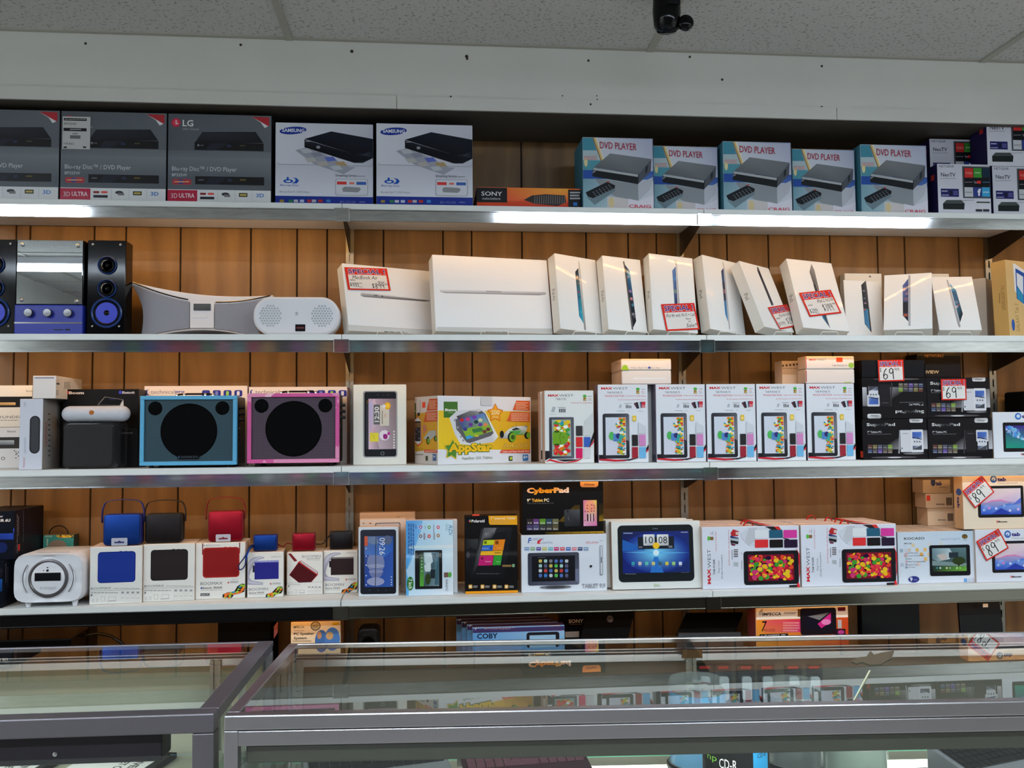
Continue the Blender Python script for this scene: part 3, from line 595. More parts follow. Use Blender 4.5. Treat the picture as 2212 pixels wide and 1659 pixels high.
# ================================================================ second shelf
z2 = ZS[1]
M['blueplastic'] = mat('blue_plastic', (26, 44, 150), 0.35); M['cone'] = mat('blue_speaker_cone', (30, 50, 190), 0.35); M['bluering'] = mat('dark_blue_ring', (14, 50, 110), 0.3)
M['satin'] = mat('satin_metal', (120, 120, 124), 0.3, 1.0)
def driver(x, z, r, y, parent, big=False):
    e = MB().lathe((x, y, z), [(r, 0.0), (r, -0.004), (r*0.93, -0.006), (r*0.86, -0.004), (r*0.84, 0.0)], n=28, axis='y').build('driver_ring', 'bluering', parent=parent, smooth=True)
    MB().lathe((x, y, z), [(r*0.86, -0.001), (r*0.78, -0.005), (r*0.7, -0.001)], n=28, axis='y').build('surround', 'black', parent=e, smooth=True)
    if big:
        MB().lathe((x, y, z), [(r*0.7, -0.002), (r*0.3, 0.014), (r*0.28, 0.014)], n=28, axis='y').build('cone', 'cone', parent=e, smooth=True)
        MB().lathe((x, y, z), [(r*0.3, 0.012), (r*0.26, 0.002), (r*0.14, -0.004), (0.0001, -0.006)], n=24, axis='y').build('dust_cap', 'blackgloss', parent=e, smooth=True)
    else:
        MB().lathe((x, y, z), [(r*0.66, -0.001), (r*0.6, -0.004), (r*0.34, 0.006), (r*0.3, 0.004)], n=28, axis='y').build('cone', 'chromeball', parent=e, smooth=True)
        MB().lathe((x, y, z), [(r*0.3, 0.004), (r*0.2, -0.002), (0.0001, -0.004)], n=20, axis='y').build('dust_cap', 'blackgloss', parent=e, smooth=True)
def tower(px0, px1, pyt, label, cut=False):
    Y = -0.27; X0 = Xof(px0, 620, Y); X1 = Xof(px1, 620, Y); H = at((px0+px1)/2, pyt, Y).z-z2
    e = empty('speaker_tower', ((X0+X1)/2, Y, z2), 0, label, 'speaker', 'black speaker towers of the stereo set'); hw = (X1-X0)/2
    MB().box(-hw, 0.0, 0.0005, hw, 0.07, H).build('cabinet', 'blackgloss', parent=e, bevel=0.002)
    cx_ = 0.003
    for zf, r, big in ((0.735, 0.030, False), (0.49, 0.030, False), (0.235, 0.049, True)):
        driver(cx_, H*zf, r, -0.001, e, big)
    for sx in (-0.72, 0.72): MB().lathe((hw*sx, -0.0005, H-0.014), [(0.004, 0), (0.004, -0.002), (0.0001, -0.004)], n=12, axis='y').build('screw', 'chromeball', parent=e, smooth=True)
    for sx in (-0.7, 0.7): MB().lathe((hw*sx, -0.0005, 0.03), [(0.0035, 0), (0.0035, -0.002), (0.0001, -0.004)], n=12, axis='y').build('screw', 'chromeball', parent=e, smooth=True)
    return e
tower(-62, 35, 517, 'black speaker tower with blue rings, cut off by the left edge of the second shelf')
tower(188, 271, 519, 'black speaker tower with blue rings to the right of the mirrored stereo unit')
Y = -0.275; X0 = Xof(35, 620, Y); X1 = Xof(181, 620, Y); H = at(110, 519, Y).z-z2; HB = at(110, 659, Y).z-z2
e = empty('stereo_unit', (X0, Y, z2), 0, 'stereo centre unit with mirrored front plate above a blue base with three knobs', 'stereo'); wS = X1-X0
MB().box(0, 0.0, HB+0.0005, wS, 0.15, H).build('cabinet', 'blackgloss', parent=e, bevel=0.002)
mp_ = MB().box(0.003, -0.005, HB+0.002, wS-0.003, -0.0005, H-0.001).build('mirror_plate', 'mirror', parent=e, bevel=0.001)
for (sx, zz) in ((0.09, H-0.016), (0.91, H-0.018), (0.09, HB+0.016), (0.91, HB+0.012)):
    MB().lathe((wS*sx, -0.005, zz), [(0.007, 0), (0.007, -0.003), (0.004, -0.007), (0.0001, -0.008)], n=16, axis='y').build('stud', 'chromeball', parent=mp_, smooth=True)
MB().box(-0.001, -0.008, 0.0005, wS+0.001, 0.155, HB).build('base', 'blueplastic', parent=e, bevel=0.003)
for sx, c in ((0.22, 'pink'), (0.5, 'cream'), (0.8, 'dark')):
    k_ = MB().lathe((wS*sx, -0.008, HB*0.72), [(0.0135, 0), (0.0135, -0.012), (0.012, -0.014), (0.0001, -0.0145)], n=28, axis='y').build('knob', 'satin', parent=e, smooth=True)
MB().box(0.0, -0.0095, HB*0.375, wS, -0.008, HB*0.42).build('trim_strip', 'chromeball', parent=e)
MB().box(wS*0.58, -0.0088, HB*0.16, wS*0.72, -0.008, HB*0.19).build('card_slot', 'black', parent=e); MB().box(wS*0.75, -0.0088, HB*0.15, wS*0.82, -0.008, HB*0.2).build('usb_port', 'black', parent=e)
# coiled grey cable beside the tower
pts = []; c0 = at(276, 680, -0.075)
for i in range(150):
    t = i/149; a = t*2*PI*9; pts.append((c0.x-0.012+0.014*math.cos(a)+0.012*t, -0.075+0.014*math.sin(a), z2+0.006+0.105*(1-t)))
pts += [(c0.x+0.02, -0.075, z2+0.01), (c0.x+0.005, -0.05, z2+0.004)]
M['greycable'] = mat('grey_cable', (176, 176, 180), 0.5)
tag(MB().tube([(c0.x-0.008, -0.04, z2+0.16), (c0.x-0.008, -0.065, z2+0.13)]+pts, 0.0032, n=6).build('coiled_cable', 'greycable', smooth=True), 'coiled light grey cable hanging beside the speaker tower', 'cable')
# wide silver dock speaker with a waisted body
Y = -0.195; px = lambda x: Xof(x, 660, Y); pz = lambda y: at(430, y, Y).z-z2
xa, xb = px(279), px(590); cx_ = (px(430)); 
e = empty('dock_speaker', (cx_, Y, z2+0.0015), 0, 'wide waisted silver grey dock speaker with white top and white centre panel', 'speaker')
M['greygrille'] = mat('grey_speaker_grille', (138, 140, 150), 0.5, 0.4, bump=0.5, bscale=500)
M['whitegloss'] = mat('glossy_white_plastic', (226, 226, 232), 0.12, coat=0.5)
def curve_out(P, n=10):
    r = []
    for i in range(len(P)-1):
        r.append(P[i])
    r.append(P[-1]); return r
def shell(fx, top, bot, y0, y1, N=24):
    """body between two curves z=top(x), z=bot(x)"""
    m = MB(); vs = []
    for i in range(N+1):
        x = fx[0]+(fx[1]-fx[0])*i/N
        vs += [(x, y0, bot(x)), (x, y0, top(x)), (x, y1, top(x)), (x, y1, bot(x))]
    fs = []
    for i in range(N):
        a, b_ = i*4, i*4+4
        for k in range(4): fs.append((a+k, a+(k+1) % 4, b_+(k+1) % 4, b_+k))
    fs += [(0, 1, 2, 3), (N*4+3, N*4+2, N*4+1, N*4)]
    m.add(vs, fs); return m
hw = (xb-xa)/2; ctr = (xa+xb)/2-cx_
ze = lambda x: pz(609)+(pz(637)-pz(609))*(x-ctr+hw)/(2*hw)
SAG = [0.022]
zt = lambda x: ze(x)-SAG[0]*(1-min(1.0, abs((x-ctr)/hw))**1.9)
zb_ = lambda x: 0.0015+ max(0.0, 0.024*(1-(abs(x-ctr)/(hw*0.70))**2))
L0, L1 = xa-cx_, xb-cx_
def dock_outline(x0, x1, dz=0.0, side=True):
    pts = []; N = 16
    for i in range(N+1): x = x0+(x1-x0)*i/N; pts.append((x, zt(x)-dz))
    if side and x1 > L1-0.001:
        for i in range(1, 8): t = i/8; pts.append((x1-0.055*math.sin(PI*min(1, t*1.0)/1.0*0.5+0)*math.sin(PI*t)**0.6-0.055*t*0.3, zt(x1)-dz-(zt(x1)-dz)*t))
        pts.append((x1-0.055*0.6, 0.0015))
        xe = x1-0.033
    else: xe = x1
    xs_ = x0+0.04 if (side and x0 < L0+0.001) else x0
    for i in range(N+1): x = xe+(xs_-xe)*i/N; pts.append((x, zb_(x)))
    if side and x0 < L0+0.001:
        for i in range(1, 9): t = i/9; pts.append((x0+0.04*(1-t)+0.022*math.sin(PI*t), zt(x0)*t**0.9))
    return pts
MB().prism(dock_outline(L0, L1), 0.004, 0.15).build('body', 'whitegloss', parent=e, bevel=0.003)
SAG[0] = 0.046; zb0 = zb_; zb_ = lambda x: zb0(x)+0.005
for a_, b_2 in ((L0+0.002, -0.050+0.02), (0.052, L1-0.002)):
    MB().prism(dock_outline(a_, b_2, 0.004, side=True) if False else dock_outline(L0 if a_ < 0 else a_, b_2 if a_ < 0 else L1, 0.006), -0.004, 0.0035).build('grille', 'greygrille', parent=e, bevel=0.002)
cp = MB(); cp.prism(rrect(-0.028, zb_(0)+0.001, 0.050, zt(0)-0.002, 0.004), -0.006, -0.0038).build('centre_panel', 'whitegloss', parent=e, bevel=0.001)
MB().prism(rrect(-0.016, zt(0)-0.032, 0.040, zt(0)-0.009, 0.002), -0.008, -0.0062).build('display', 'mirror', parent=e)
MB().prism(rrect(-0.022, zt(0)-0.056, 0.028, zt(0)-0.049, 0.002), -0.0075, -0.0062).build('button_strip', 'whitegloss', parent=e)
pts_ = [(L0+0.01+(L1-L0-0.02)*i/30, 0.002, zt(L0+0.01+(L1-L0-0.02)*i/30)+0.001) for i in range(31)]
MB().tube([p_ for p_ in pts_ if p_[0] < -0.03], 0.0022, n=6).build('top_edge', 'blackgloss', parent=e, smooth=True); MB().tube([p_ for p_ in pts_ if p_[0] > 0.052], 0.0022, n=6).build('top_edge', 'blackgloss', parent=e, smooth=True)
# white oval speaker
Y = -0.285; X0, X1 = Xof(547, 680, Y), Xof(733, 680, Y); H = at(640, 641, Y).z-z2; w_ = X1-X0
e = empty('oval_speaker', ((X0+X1)/2, Y, z2), 0, 'small white oval speaker with two dotted grilles and black badge', 'speaker')
out = rrect(-w_/2, 0.0006, w_/2, H, H*0.46, 12)
MB().prism(out, 0.0, 0.085).build('body', 'white', parent=e, bevel=0.007, smooth=True, seg=3)
MB().prism(rrect(-w_/2+0.007, 0.007, w_/2-0.007, H-0.007, (H-0.014)*0.45, 12), -0.0025, 0.0005).build('face_plate', 'whitegloss', parent=e, bevel=0.001)
M['dotgrey'] = mat('grey_grille_dots', (170, 176, 182), 0.5)
for sx in (-1, 1):
    g_ = MB()
    for i in range(-4, 5):
        for j in range(-4, 5):
            x_, z_ = i*0.0092+(0.0046 if j % 2 else 0), j*0.0082
            if math.hypot(x_, z_) < 0.035: g_.cyl((sx*w_*0.30+x_, -0.0033, H*0.5+z_), 0.0033, 0.0010, n=10, axis='y')
    o = g_.build('speaker_grille', 'dotgrey', parent=e); o['kind'] = 'stuff'
MB().prism(rrect(-0.003, H*0.52, 0.005, H*0.60, 0.001), -0.0034, -0.0026).build('sensor', 'dotgrey', parent=e)
bd = Box(((X0+X1)/2-0.003, Y-0.0042, z2+H*0.10), 0.032, 0.023, 0.0016, front=(14, 14, 18), bev=0.0003); bd.Z = (0, 0, 1)
q0 = bd.loc; bd._put([(0.004, 0.009), (0.028, 0.009), (0.028, 0.014), (0.004, 0.014)], [(0, 1, 2, 3)], (120, 60, 60))
o = bd.build('badge', 'gloss', cat=None); o.parent = e; o.matrix_parent_inverse = Matrix.Translation(e.location).inverted()
# ---------------------------------------------------------------- white laptop cartons
ES = (236, 234, 226)
def lidbox(name, L, w_, h, d, yaw, tilt, roll=0.0, lidfrac=None, **kw):
    return Box(L, w_, h, d, yaw=yaw, tilt=tilt, roll=roll, front=(232, 230, 226), side=(226, 224, 216), **kw)
b = Box((0.0187, -0.270, 1.8391), 0.338, 0.2457, 0.05, yaw=0.443, tilt=0.278, front=(237, 239, 241), side=(228, 226, 218)); b.zoom(520, 520, 3.16)
b.poly([(697, 580), (712, 577), (1330, 614), (1330, 660), (697, 660)], (206, 208, 206)); b.line([(712, 575), (1330, 612)], 2.5, (176, 174, 168))
b.poly([(818, 356), (830, 352), (1290, 404), (1292, 412), (1250, 415), (840, 384), (818, 376)], [(220, 220, 222), (196, 196, 198), (150, 150, 152), (90, 90, 94), (130, 130, 134), (120, 120, 124), (170, 170, 172)]); b.line([(822, 356), (1290, 406)], 4, (232, 232, 234)); b.rect(908, 368, 936, 380, (120, 120, 124)); b.ell(962, 374, 972, 384, (50, 50, 54))
b.text('MacBook', 980, 616, 1090, 634, (50, 50, 52), bold=0.02); b.text('Air', 1098, 620, 1140, 636, (120, 120, 122))
b.build('laptop_carton', 'print', 'white laptop carton with a thin wedge laptop picture and a red bordered price sign', 'box', 'white laptop cartons'); MBA = b
b = Box((0.3056, -0.270, 1.8380), 0.4147, 0.2750, 0.06, yaw=0.200, tilt=0.211, front=(238, 240, 242), side=(228, 226, 218)); b.zoom(520, 520, 3.16)
b.poly([(1338, 592), (2135, 604), (2140, 660), (1338, 660)], (200, 202, 200)); b.line([(1340, 590), (2132, 602)], 2.5, (176, 174, 168))
b.poly([(1356, 336), (1372, 330), (2070, 346), (2086, 356), (2080, 368), (2040, 372), (1390, 356), (1362, 350)], [(226, 226, 228), (240, 240, 242), (226, 226, 228), (190, 190, 194), (150, 150, 154), (140, 140, 146), (150, 150, 154), (190, 190, 192)]); b.line([(1372, 331), (2070, 347)], 4, (240, 240, 242)); b.line([(1385, 355), (2045, 371)], 3, (110, 110, 114)); b.rect(1675, 344, 1778, 350, (150, 150, 154))
b.text('MacBook Pro', 1672, 616, 1822, 634, (50, 50, 52), bold=0.02)
b.build('laptop_carton', 'print', 'larger white laptop carton with a long slim closed laptop pictured across it', 'box', 'white laptop cartons')
# ---------------------------------------------------------------- leaning white tablet cartons
def tabcarton(L, w_, h, d, yaw, tilt, roll, art, label, word=None, wr=None, zoom=(1150, 500, 4.022), m='wrap', front=(236, 239, 240)):
    b = Box(L, w_, h, d, yaw=yaw, tilt=tilt, roll=roll, front=front, side=(228, 227, 220)); b.zoom(*zoom); art(b)
    if word:
        b.face('left'); b.text(word, *wr, (90, 88, 84), rot=3)
    b.build('tablet_carton', m, label, 'box', 'white tablet cartons leaning along the second shelf'); return b
def edge_tab(b, screen, cols, back, cback):
    b.poly(screen, cols); b.poly(back, cback)
g = random.Random(3)
def art1(b):
    b.poly([(372, 350), (398, 318), (446, 800), (406, 735)], [(30, 32, 40), (24, 26, 34), (60, 170, 200), (40, 130, 170)]); 
    for (x, y, c) in ((390, 395, (150, 150, 160)), (400, 450, (70, 90, 90)), (402, 525, (140, 80, 110)), (410, 570, (40, 90, 120)), (414, 640, (50, 130, 160)), (424, 700, (60, 170, 190))): b.ell(x-9, y-12, x+9, y+12, c, n=10)
    b.poly([(398, 256), (408, 260), (416, 300), (466, 850), (460, 862), (450, 850), (402, 320)], [(190, 190, 186), (216, 216, 212), (226, 226, 222), (150, 150, 150), (120, 120, 120), (140, 140, 140), (180, 180, 178)])
tabcarton((0.7297, -0.250, 1.8498), 0.1701, 0.2839, 0.05, 0.388, 0.254, 0.072, art1, 'leaning white tablet carton immediately beside the large laptop carton', 'iPad Air', (174, 495, 198, 605))
def art2(b):
    b.poly([(806, 290), (846, 345), (902, 780), (868, 850)], [(30, 60, 80), (60, 130, 170), (20, 22, 30), (16, 18, 24)]); b.poly([(812, 330), (846, 360), (862, 500), (838, 520)], [(40, 110, 150), (80, 170, 210), (40, 80, 120), (30, 70, 110)])
    for (x, y, c) in ((850, 520, (140, 110, 170)), (860, 585, (190, 120, 130)), (872, 640, (60, 120, 140)), (876, 720, (130, 130, 136)), (884, 740, (70, 70, 80))): b.ell(x-12, y-14, x+12, y+14, c, n=10)
    b.poly([(786, 262), (796, 258), (812, 320), (876, 840), (874, 858), (862, 850), (800, 330)], [(100, 98, 94), (70, 68, 66), (90, 88, 86), (80, 80, 82), (40, 40, 44), (110, 108, 106), (130, 128, 124)])
tabcarton((0.8958, -0.250, 1.8474), 0.1500, 0.2820, 0.050, 0.261, 0.272, 0.058, art2, 'leaning white tablet carton showing a dark tablet edge with blue screen, second in its row', 'iPad Air', (600, 510, 622, 615))
def art3(b):
    b.poly([(1214, 340), (1244, 305), (1262, 640), (1236, 640)], [(110, 140, 190), (70, 110, 170), (30, 44, 80), (40, 60, 110)]); b.ell(1228, 500, 1252, 540, (120, 140, 130), n=10); b.ell(1224, 390, 1250, 430, (80, 130, 190), n=10)
    b.poly([(1238, 248), (1250, 256), (1256, 320), (1280, 640), (1264, 640), (1246, 320)], [(200, 200, 196), (170, 170, 168), (60, 60, 66), (140, 140, 144), (200, 200, 202), (216, 216, 212)])
B3 = tabcarton((1.0519, -0.250, 1.8482), 0.1701, 0.2865, 0.050, 0.193, 0.237, 0.067, art3, 'leaning white tablet carton whose lower front carries an upright special price sign', 'iPad', (1000, 515, 1020, 580))
def art4(b):
    b.poly([(1640, 345), (1660, 315), (1702, 790), (1676, 720)], [(60, 70, 110), (50, 54, 80), (80, 150, 200), (50, 120, 180)]); b.poly([(1650, 440), (1668, 430), (1688, 600), (1664, 600)], (60, 60, 76)); b.ell(1655, 500, 1680, 540, (150, 100, 110), n=10)
    b.poly([(1648, 262), (1660, 268), (1672, 330), (1718, 840), (1712, 856), (1702, 800), (1660, 330)], [(206, 206, 202), (190, 190, 188), (170, 170, 180), (180, 180, 184), (120, 120, 120), (200, 200, 204), (220, 220, 222)])
tabcarton((1.2591, -0.235, 1.8517), 0.1707, 0.2824, 0.048, 0.472, 0.221, 0.095, art4, 'leaning shrink wrapped tablet carton between the two leaning ones with price signs', 'iPad', (1452, 505, 1476, 580))
def art5(b):
    b.poly([(1950, 305), (1962, 312), (2098, 640), (2078, 645), (1956, 345)], [(130, 128, 124), (90, 90, 92), (110, 110, 120), (40, 46, 76), (30, 30, 36)]); b.poly([(1958, 340), (1972, 345), (2088, 620), (2080, 640)], (30, 34, 50))
B5 = tabcarton((1.4348, -0.285, 1.8542), 0.1688, 0.2738, 0.045, 0.590, 0.429, 0.066, art5, 'strongly tilted tablet carton with a price sign partly hidden by its neighbour', 'iPad', (1842, 530, 1880, 598))
def art6(b):
    b.poly([(388, 345), (404, 275), (430, 330), (470, 500), (440, 505)], [(110, 108, 110), (150, 148, 146), (120, 118, 118), (90, 90, 96), (40, 40, 50)]); b.poly([(420, 450), (446, 440), (566, 825), (500, 735)], [(60, 60, 70), (50, 50, 60), (30, 34, 50), (60, 130, 170)]); b.line([(440, 440), (562, 822)], 5, (160, 160, 162))
B6 = tabcarton((1.5882, -0.250, 1.8555), 0.1893, 0.2922, 0.050, 0.200, 0.417, 0.057, art6, 'leaning white tablet carton with a fully visible price sign across its middle', 'iPad', (216, 530, 250, 600), zoom=(1650, 500, 3.936))
def art7(b):
    b.poly([(828, 455), (862, 405), (872, 460), (915, 858), (858, 785)], [(24, 24, 30), (70, 70, 74), (30, 34, 60), (20, 22, 28), (24, 28, 44)]); b.poly([(846, 650), (884, 660), (904, 840), (860, 780)], [(40, 90, 130), (60, 140, 170), (90, 150, 200), (50, 130, 180)]); b.line([(864, 405), (876, 500), (914, 856)], 6, (90, 90, 94))
    for (x, y, c) in ((850, 505, (120, 120, 130)), (856, 568, (90, 100, 110)), (862, 610, (150, 110, 130)), (858, 665, (170, 80, 70))): b.ell(x-12, y-7, x+12, y+7, c, n=10)
tabcarton((1.8030, -0.130, 1.8352), 0.1385, 0.222, 0.038, -0.06, 0.20, 0.05, art7, 'small white tablet carton with black slim tablet picture, first of the three smaller ones', None, None, zoom=(1650, 500, 3.936))
def art8(b):
    b.poly([(1180, 460), (1228, 400), (1232, 770), (1182, 715)], [(90, 110, 170), (60, 80, 140), (20, 22, 30), (60, 60, 66)]); b.poly([(1182, 600), (1228, 600), (1230, 690), (1184, 690)], (44, 46, 56)); b.ell(1190, 560, 1226, 590, (120, 100, 120), n=10); b.rect(1188, 700, 1222, 722, (170, 90, 60))
    b.rect(1228, 372, 1246, 804, [(180, 182, 190), (150, 152, 160), (150, 152, 160), (200, 202, 208)], r=0.3)
tabcarton((1.8885, -0.235, 1.8484), 0.1579, 0.2393, 0.045, -0.520, 0.475, 0.018, art8, 'small white tablet carton turned leftward on a wire easel, silver tablet edge pictured', None, None, zoom=(1650, 500, 3.936))
def art9(b):
    b.poly([(1578, 440), (1634, 500), (1692, 700), (1668, 775)], [(90, 170, 210), (60, 120, 150), (16, 18, 24), (30, 30, 36)]); b.poly([(1596, 500), (1640, 520), (1652, 580), (1620, 590)], (60, 100, 130))
    for (x, y, c) in ((1638, 600, (150, 130, 150)), (1640, 640, (200, 190, 200)), (1655, 625, (140, 90, 110)), (1672, 690, (60, 60, 70))): b.ell(x-10, y-10, x+10, y+10, c, n=10)
    b.poly([(1552, 412), (1564, 412), (1590, 500), (1672, 806), (1664, 818), (1650, 800), (1572, 500)], [(190, 190, 196), (160, 160, 166), (180, 180, 186), (150, 150, 156), (120, 120, 124), (170, 170, 176), (210, 210, 214)])
    b.text('iPad', 1645, 842, 1705, 860, (120, 120, 118))
tabcarton((2.0970, -0.235, 1.8493), 0.1418, 0.2335, 0.045, -0.258, 0.468, 0.028, art9, 'small white tablet carton at the end of the row, pictured tablet tilting right', None, None, zoom=(1650, 500, 3.936))
# plain cartons behind the small ones
for (x0, x1, yt, Y, lab) in ((1826, 1906, 591, -0.046, 'plain white carton showing above the first small tablet carton'), (1990, 2052, 591.5, -0.05, 'plain white carton showing above the last small tablet carton')):
    b = sbox(1, x0, x1, yt, Y=Y, d=0.04, front=(232, 228, 218), side=(220, 214, 200)); b.zoom(1650, 500, 3.936)
    if x0 == 1826: b.poly([(890, 388), (902, 370), (915, 390)], (110, 110, 112))
    b.build('tablet_carton', 'print', lab, 'box', 'white tablet cartons leaning along the second shelf')
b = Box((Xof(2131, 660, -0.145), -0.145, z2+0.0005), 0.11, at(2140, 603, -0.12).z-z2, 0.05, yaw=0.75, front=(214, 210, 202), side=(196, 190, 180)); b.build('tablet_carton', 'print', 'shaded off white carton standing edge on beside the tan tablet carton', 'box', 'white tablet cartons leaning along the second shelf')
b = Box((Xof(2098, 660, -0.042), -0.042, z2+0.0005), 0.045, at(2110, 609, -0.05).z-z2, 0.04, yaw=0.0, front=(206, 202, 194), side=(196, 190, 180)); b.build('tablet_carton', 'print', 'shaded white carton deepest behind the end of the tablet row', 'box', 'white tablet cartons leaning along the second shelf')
b = Box((2.3407, -0.270, 1.8231), 0.2, 0.2771, 0.06, yaw=0.35, tilt=0.031, front=(214, 178, 120), side=(206, 166, 100)); b.zoom(1650, 500, 3.936)
b.poly([(2118, 275), (2130, 272), (2240, 350), (2240, 640), (2212, 630), (2132, 500)], (226, 228, 230)); b.poly([(2138, 312), (2240, 370), (2240, 640), (2150, 570)], (40, 80, 160)); b.poly([(2148, 350), (2204, 385), (2206, 540), (2152, 460)], (220, 226, 232)); b.poly([(2152, 470), (2206, 545), (2208, 610), (2156, 570)], (50, 140, 180))
b.ell(2108, 745, 2134, 845, (50, 90, 170)); b.text('GALAXY Tab 3', 2140, 615, 2170, 850, (150, 120, 70), rot=1)
b.face('left'); b.text('SAMSUNG GALAXY Tab 3', 2018, 460, 2050, 670, (140, 106, 60), rot=1); b.fine(1998, 525, 2012, 610, (140, 106, 60), vert=True)
b.build('tan_tablet_carton', 'print', 'tan tablet carton with a pictured white tablet at the right end of the second shelf', 'box')
# dark cases in the far right bay behind
for (x, z0, w_, h, y, lab) in ((2.58, ZS[1]+0.001, 0.5, 0.30, -0.13, 'dark case standing in the far right bay of the second shelf'), (2.46, ZS[2]+0.001, 0.5, 0.24, -0.16, 'dark case standing in the far right bay of the third shelf')):
    MBx = MB().box(0, 0, 0, w_, 0.12, h).build('dark_case', 'matteblack', bevel=0.01, loc=(x, y, z0)); tag(MBx, lab, 'case', 'dark cases in the far right bay')
# ---------------------------------------------------------------- wire easels under the leaning cartons
def easel(X, Y, w_, label):
    e = empty('wire_easel', (X, Y, z2), 0, label, 'easel', 'white wire easels on the second shelf')
    r = 0.0016; m = MB()
    m.tube([(-w_/2-0.004, 0.03, 0.0018), (-w_/2-0.003, -0.026, 0.0018), (-w_/2, -0.030, 0.008), (-w_/2+0.004, -0.031, 0.014), (w_/2-0.004, -0.031, 0.014), (w_/2, -0.030, 0.008), (w_/2+0.003, -0.026, 0.0018), (w_/2+0.004, 0.03, 0.0018)], r, n=6)
    m.build('front_loop', 'whitewire', parent=e, smooth=True)
    MB().tube([(-w_/2-0.004, 0.03, 0.0018), (-w_/2, 0.10, 0.0018), (0, 0.14, 0.0018), (w_/2, 0.10, 0.0018), (w_/2+0.004, 0.03, 0.0018)], r, n=6).build('back_loop', 'whitewire', parent=e, smooth=True)
for (x, w_, lab) in ((1262, 0.075, 'wire easel under the tablet carton next to the large laptop carton'), (1375, 0.075, 'wire easel under the second leaning tablet carton'), (1465, 0.075, 'wire easel under the tablet carton with the upright price sign'), (1570, 0.06, 'wire easel under the shrink wrapped tablet carton'), (1690, 0.06, 'wire easel under the strongly tilted tablet carton'), (1790, 0.06, 'wire easel under the carton with the fully visible sign'), (1962, 0.10, 'wide wire easel under the small carton turned leftward'), (2072, 0.08, 'wire easel under the last small tablet carton'), (1068, 0.09, 'wire easel under the large laptop carton'), (842, 0.08, 'wire easel under the laptop carton with the price sign')):
    easel(Xof(x, 715, -0.285), -0.262, w_, lab)
# ---------------------------------------------------------------- special-price signs
def onplane(bx, p, off=0.003):
    v = ray(*p); N = bx.M.to_3x3() @ Vector((0, -1, 0)); O = bx.M.translation+N*off; return CAM+v*((O-CAM).dot(N)/v.dot(N))
def sign(bx, tl, tr, bl, lines, label, name='price_sign', off=0.0035, curl=0.004):
    A, B_, D_ = onplane(bx, tl, off), onplane(bx, tr, off), onplane(bx, bl, off)
    N = (bx.M.to_3x3() @ Vector((0, -1, 0))).normalized(); U = (B_-A).normalized(); V = N.cross(U) if False else U.cross(-N) 
    if V.dot(A-D_) < 0: V = -V
    w_ = (B_-A).length; h = (D_-A).length; O = A-V*h
    m = Matrix(((U.x, -N.x, V.x, O.x), (U.y, -N.y, V.y, O.y), (U.z, -N.z, V.z, O.z), (0, 0, 0, 1)))
    s = Box((0, 0, 0), w_, h, 0.0008, front=(206, 44, 34), side=(226, 224, 220), bev=0.0002); s.M = m
    P = lambda x, y: (x*w_, (1-y)*h)
    def put(x0, y0, x1, y1, c): s._put([P(x0, y0), P(x1, y0), P(x1, y1), P(x0, y1)], [(3, 2, 1, 0)], c)
    def txt(t, x0, y0, x1, y1, c, bold=0.0, shear=0.0):
        vs, fs = glyphs(t, bold, shear); xs = [v[0] for v in vs]; ys = [v[1] for v in vs]; ax, bx_, ay, by = min(xs), max(xs), min(ys), max(ys)
        s._put([P(x0+(a-ax)/(bx_-ax)*(x1-x0), y1-(b-ay)/(by-ay)*(y1-y0)) for a, b in vs], fs, c)
    put(0.05, 0.32, 0.95, 0.94, (226, 224, 222))
    txt('SPECIAL !', 0.06, 0.05, 0.94, 0.29, (236, 206, 214), bold=0.05); txt('SPECIAL !', 0.07, 0.07, 0.93, 0.27, (44, 34, 120), bold=0.02)
    for it in lines:
        if it[0] == 'l': s.lineuv([P(*p) for p in it[1]], it[2]*w_, (24, 22, 24))
        else: txt(it[0], *it[1:5], (34, 32, 36), shear=0.25)
    s.build(name, 'gloss', label, 'price sign', 'red bordered special price signs')
    return s
def hand(t, x0, y0, x1, y1, wd): 
    """hand-drawn digits as pen strokes in a unit cell"""
    S = {'6': [[(0.75, 0.02), (0.35, 0.25), (0.1, 0.6), (0.12, 0.88), (0.45, 1.0), (0.85, 0.85), (0.85, 0.62), (0.5, 0.52), (0.15, 0.68)]],
         '9': [[(0.85, 0.15), (0.5, 0.0), (0.15, 0.15), (0.12, 0.38), (0.45, 0.5), (0.8, 0.35), (0.86, 0.12), (0.85, 0.5), (0.9, 1.0)]],
         '8': [[(0.85, 0.12), (0.5, 0.0), (0.2, 0.15), (0.3, 0.4), (0.7, 0.6), (0.82, 0.85), (0.5, 1.0), (0.15, 0.85), (0.25, 0.6), (0.7, 0.38), (0.85, 0.15)]],
         '$': [[(0.9, 0.2), (0.5, 0.1), (0.15, 0.25), (0.5, 0.5), (0.85, 0.7), (0.5, 0.9), (0.1, 0.8)], [(0.5, 0.0), (0.5, 1.0)]],
         '3': [[(0.1, 0.1), (0.5, 0.0), (0.85, 0.2), (0.45, 0.45), (0.9, 0.7), (0.5, 1.0), (0.1, 0.9)]], '4': [[(0.2, 0.0), (0.15, 0.55), (0.9, 0.55)], [(0.75, 0.0), (0.75, 1.0)]]}
    r = []; n = len(t); cw = (x1-x0)/n
    for i, ch in enumerate(t):
        for st in S.get(ch, []): r.append(('l', [(x0+cw*(i+0.08+0.84*a), y0+(y1-y0)*b) for a, b in st], wd))
    return r
z_ = lambda ox, oy, sc, x, y: (ox+x/sc, oy+y/sc)
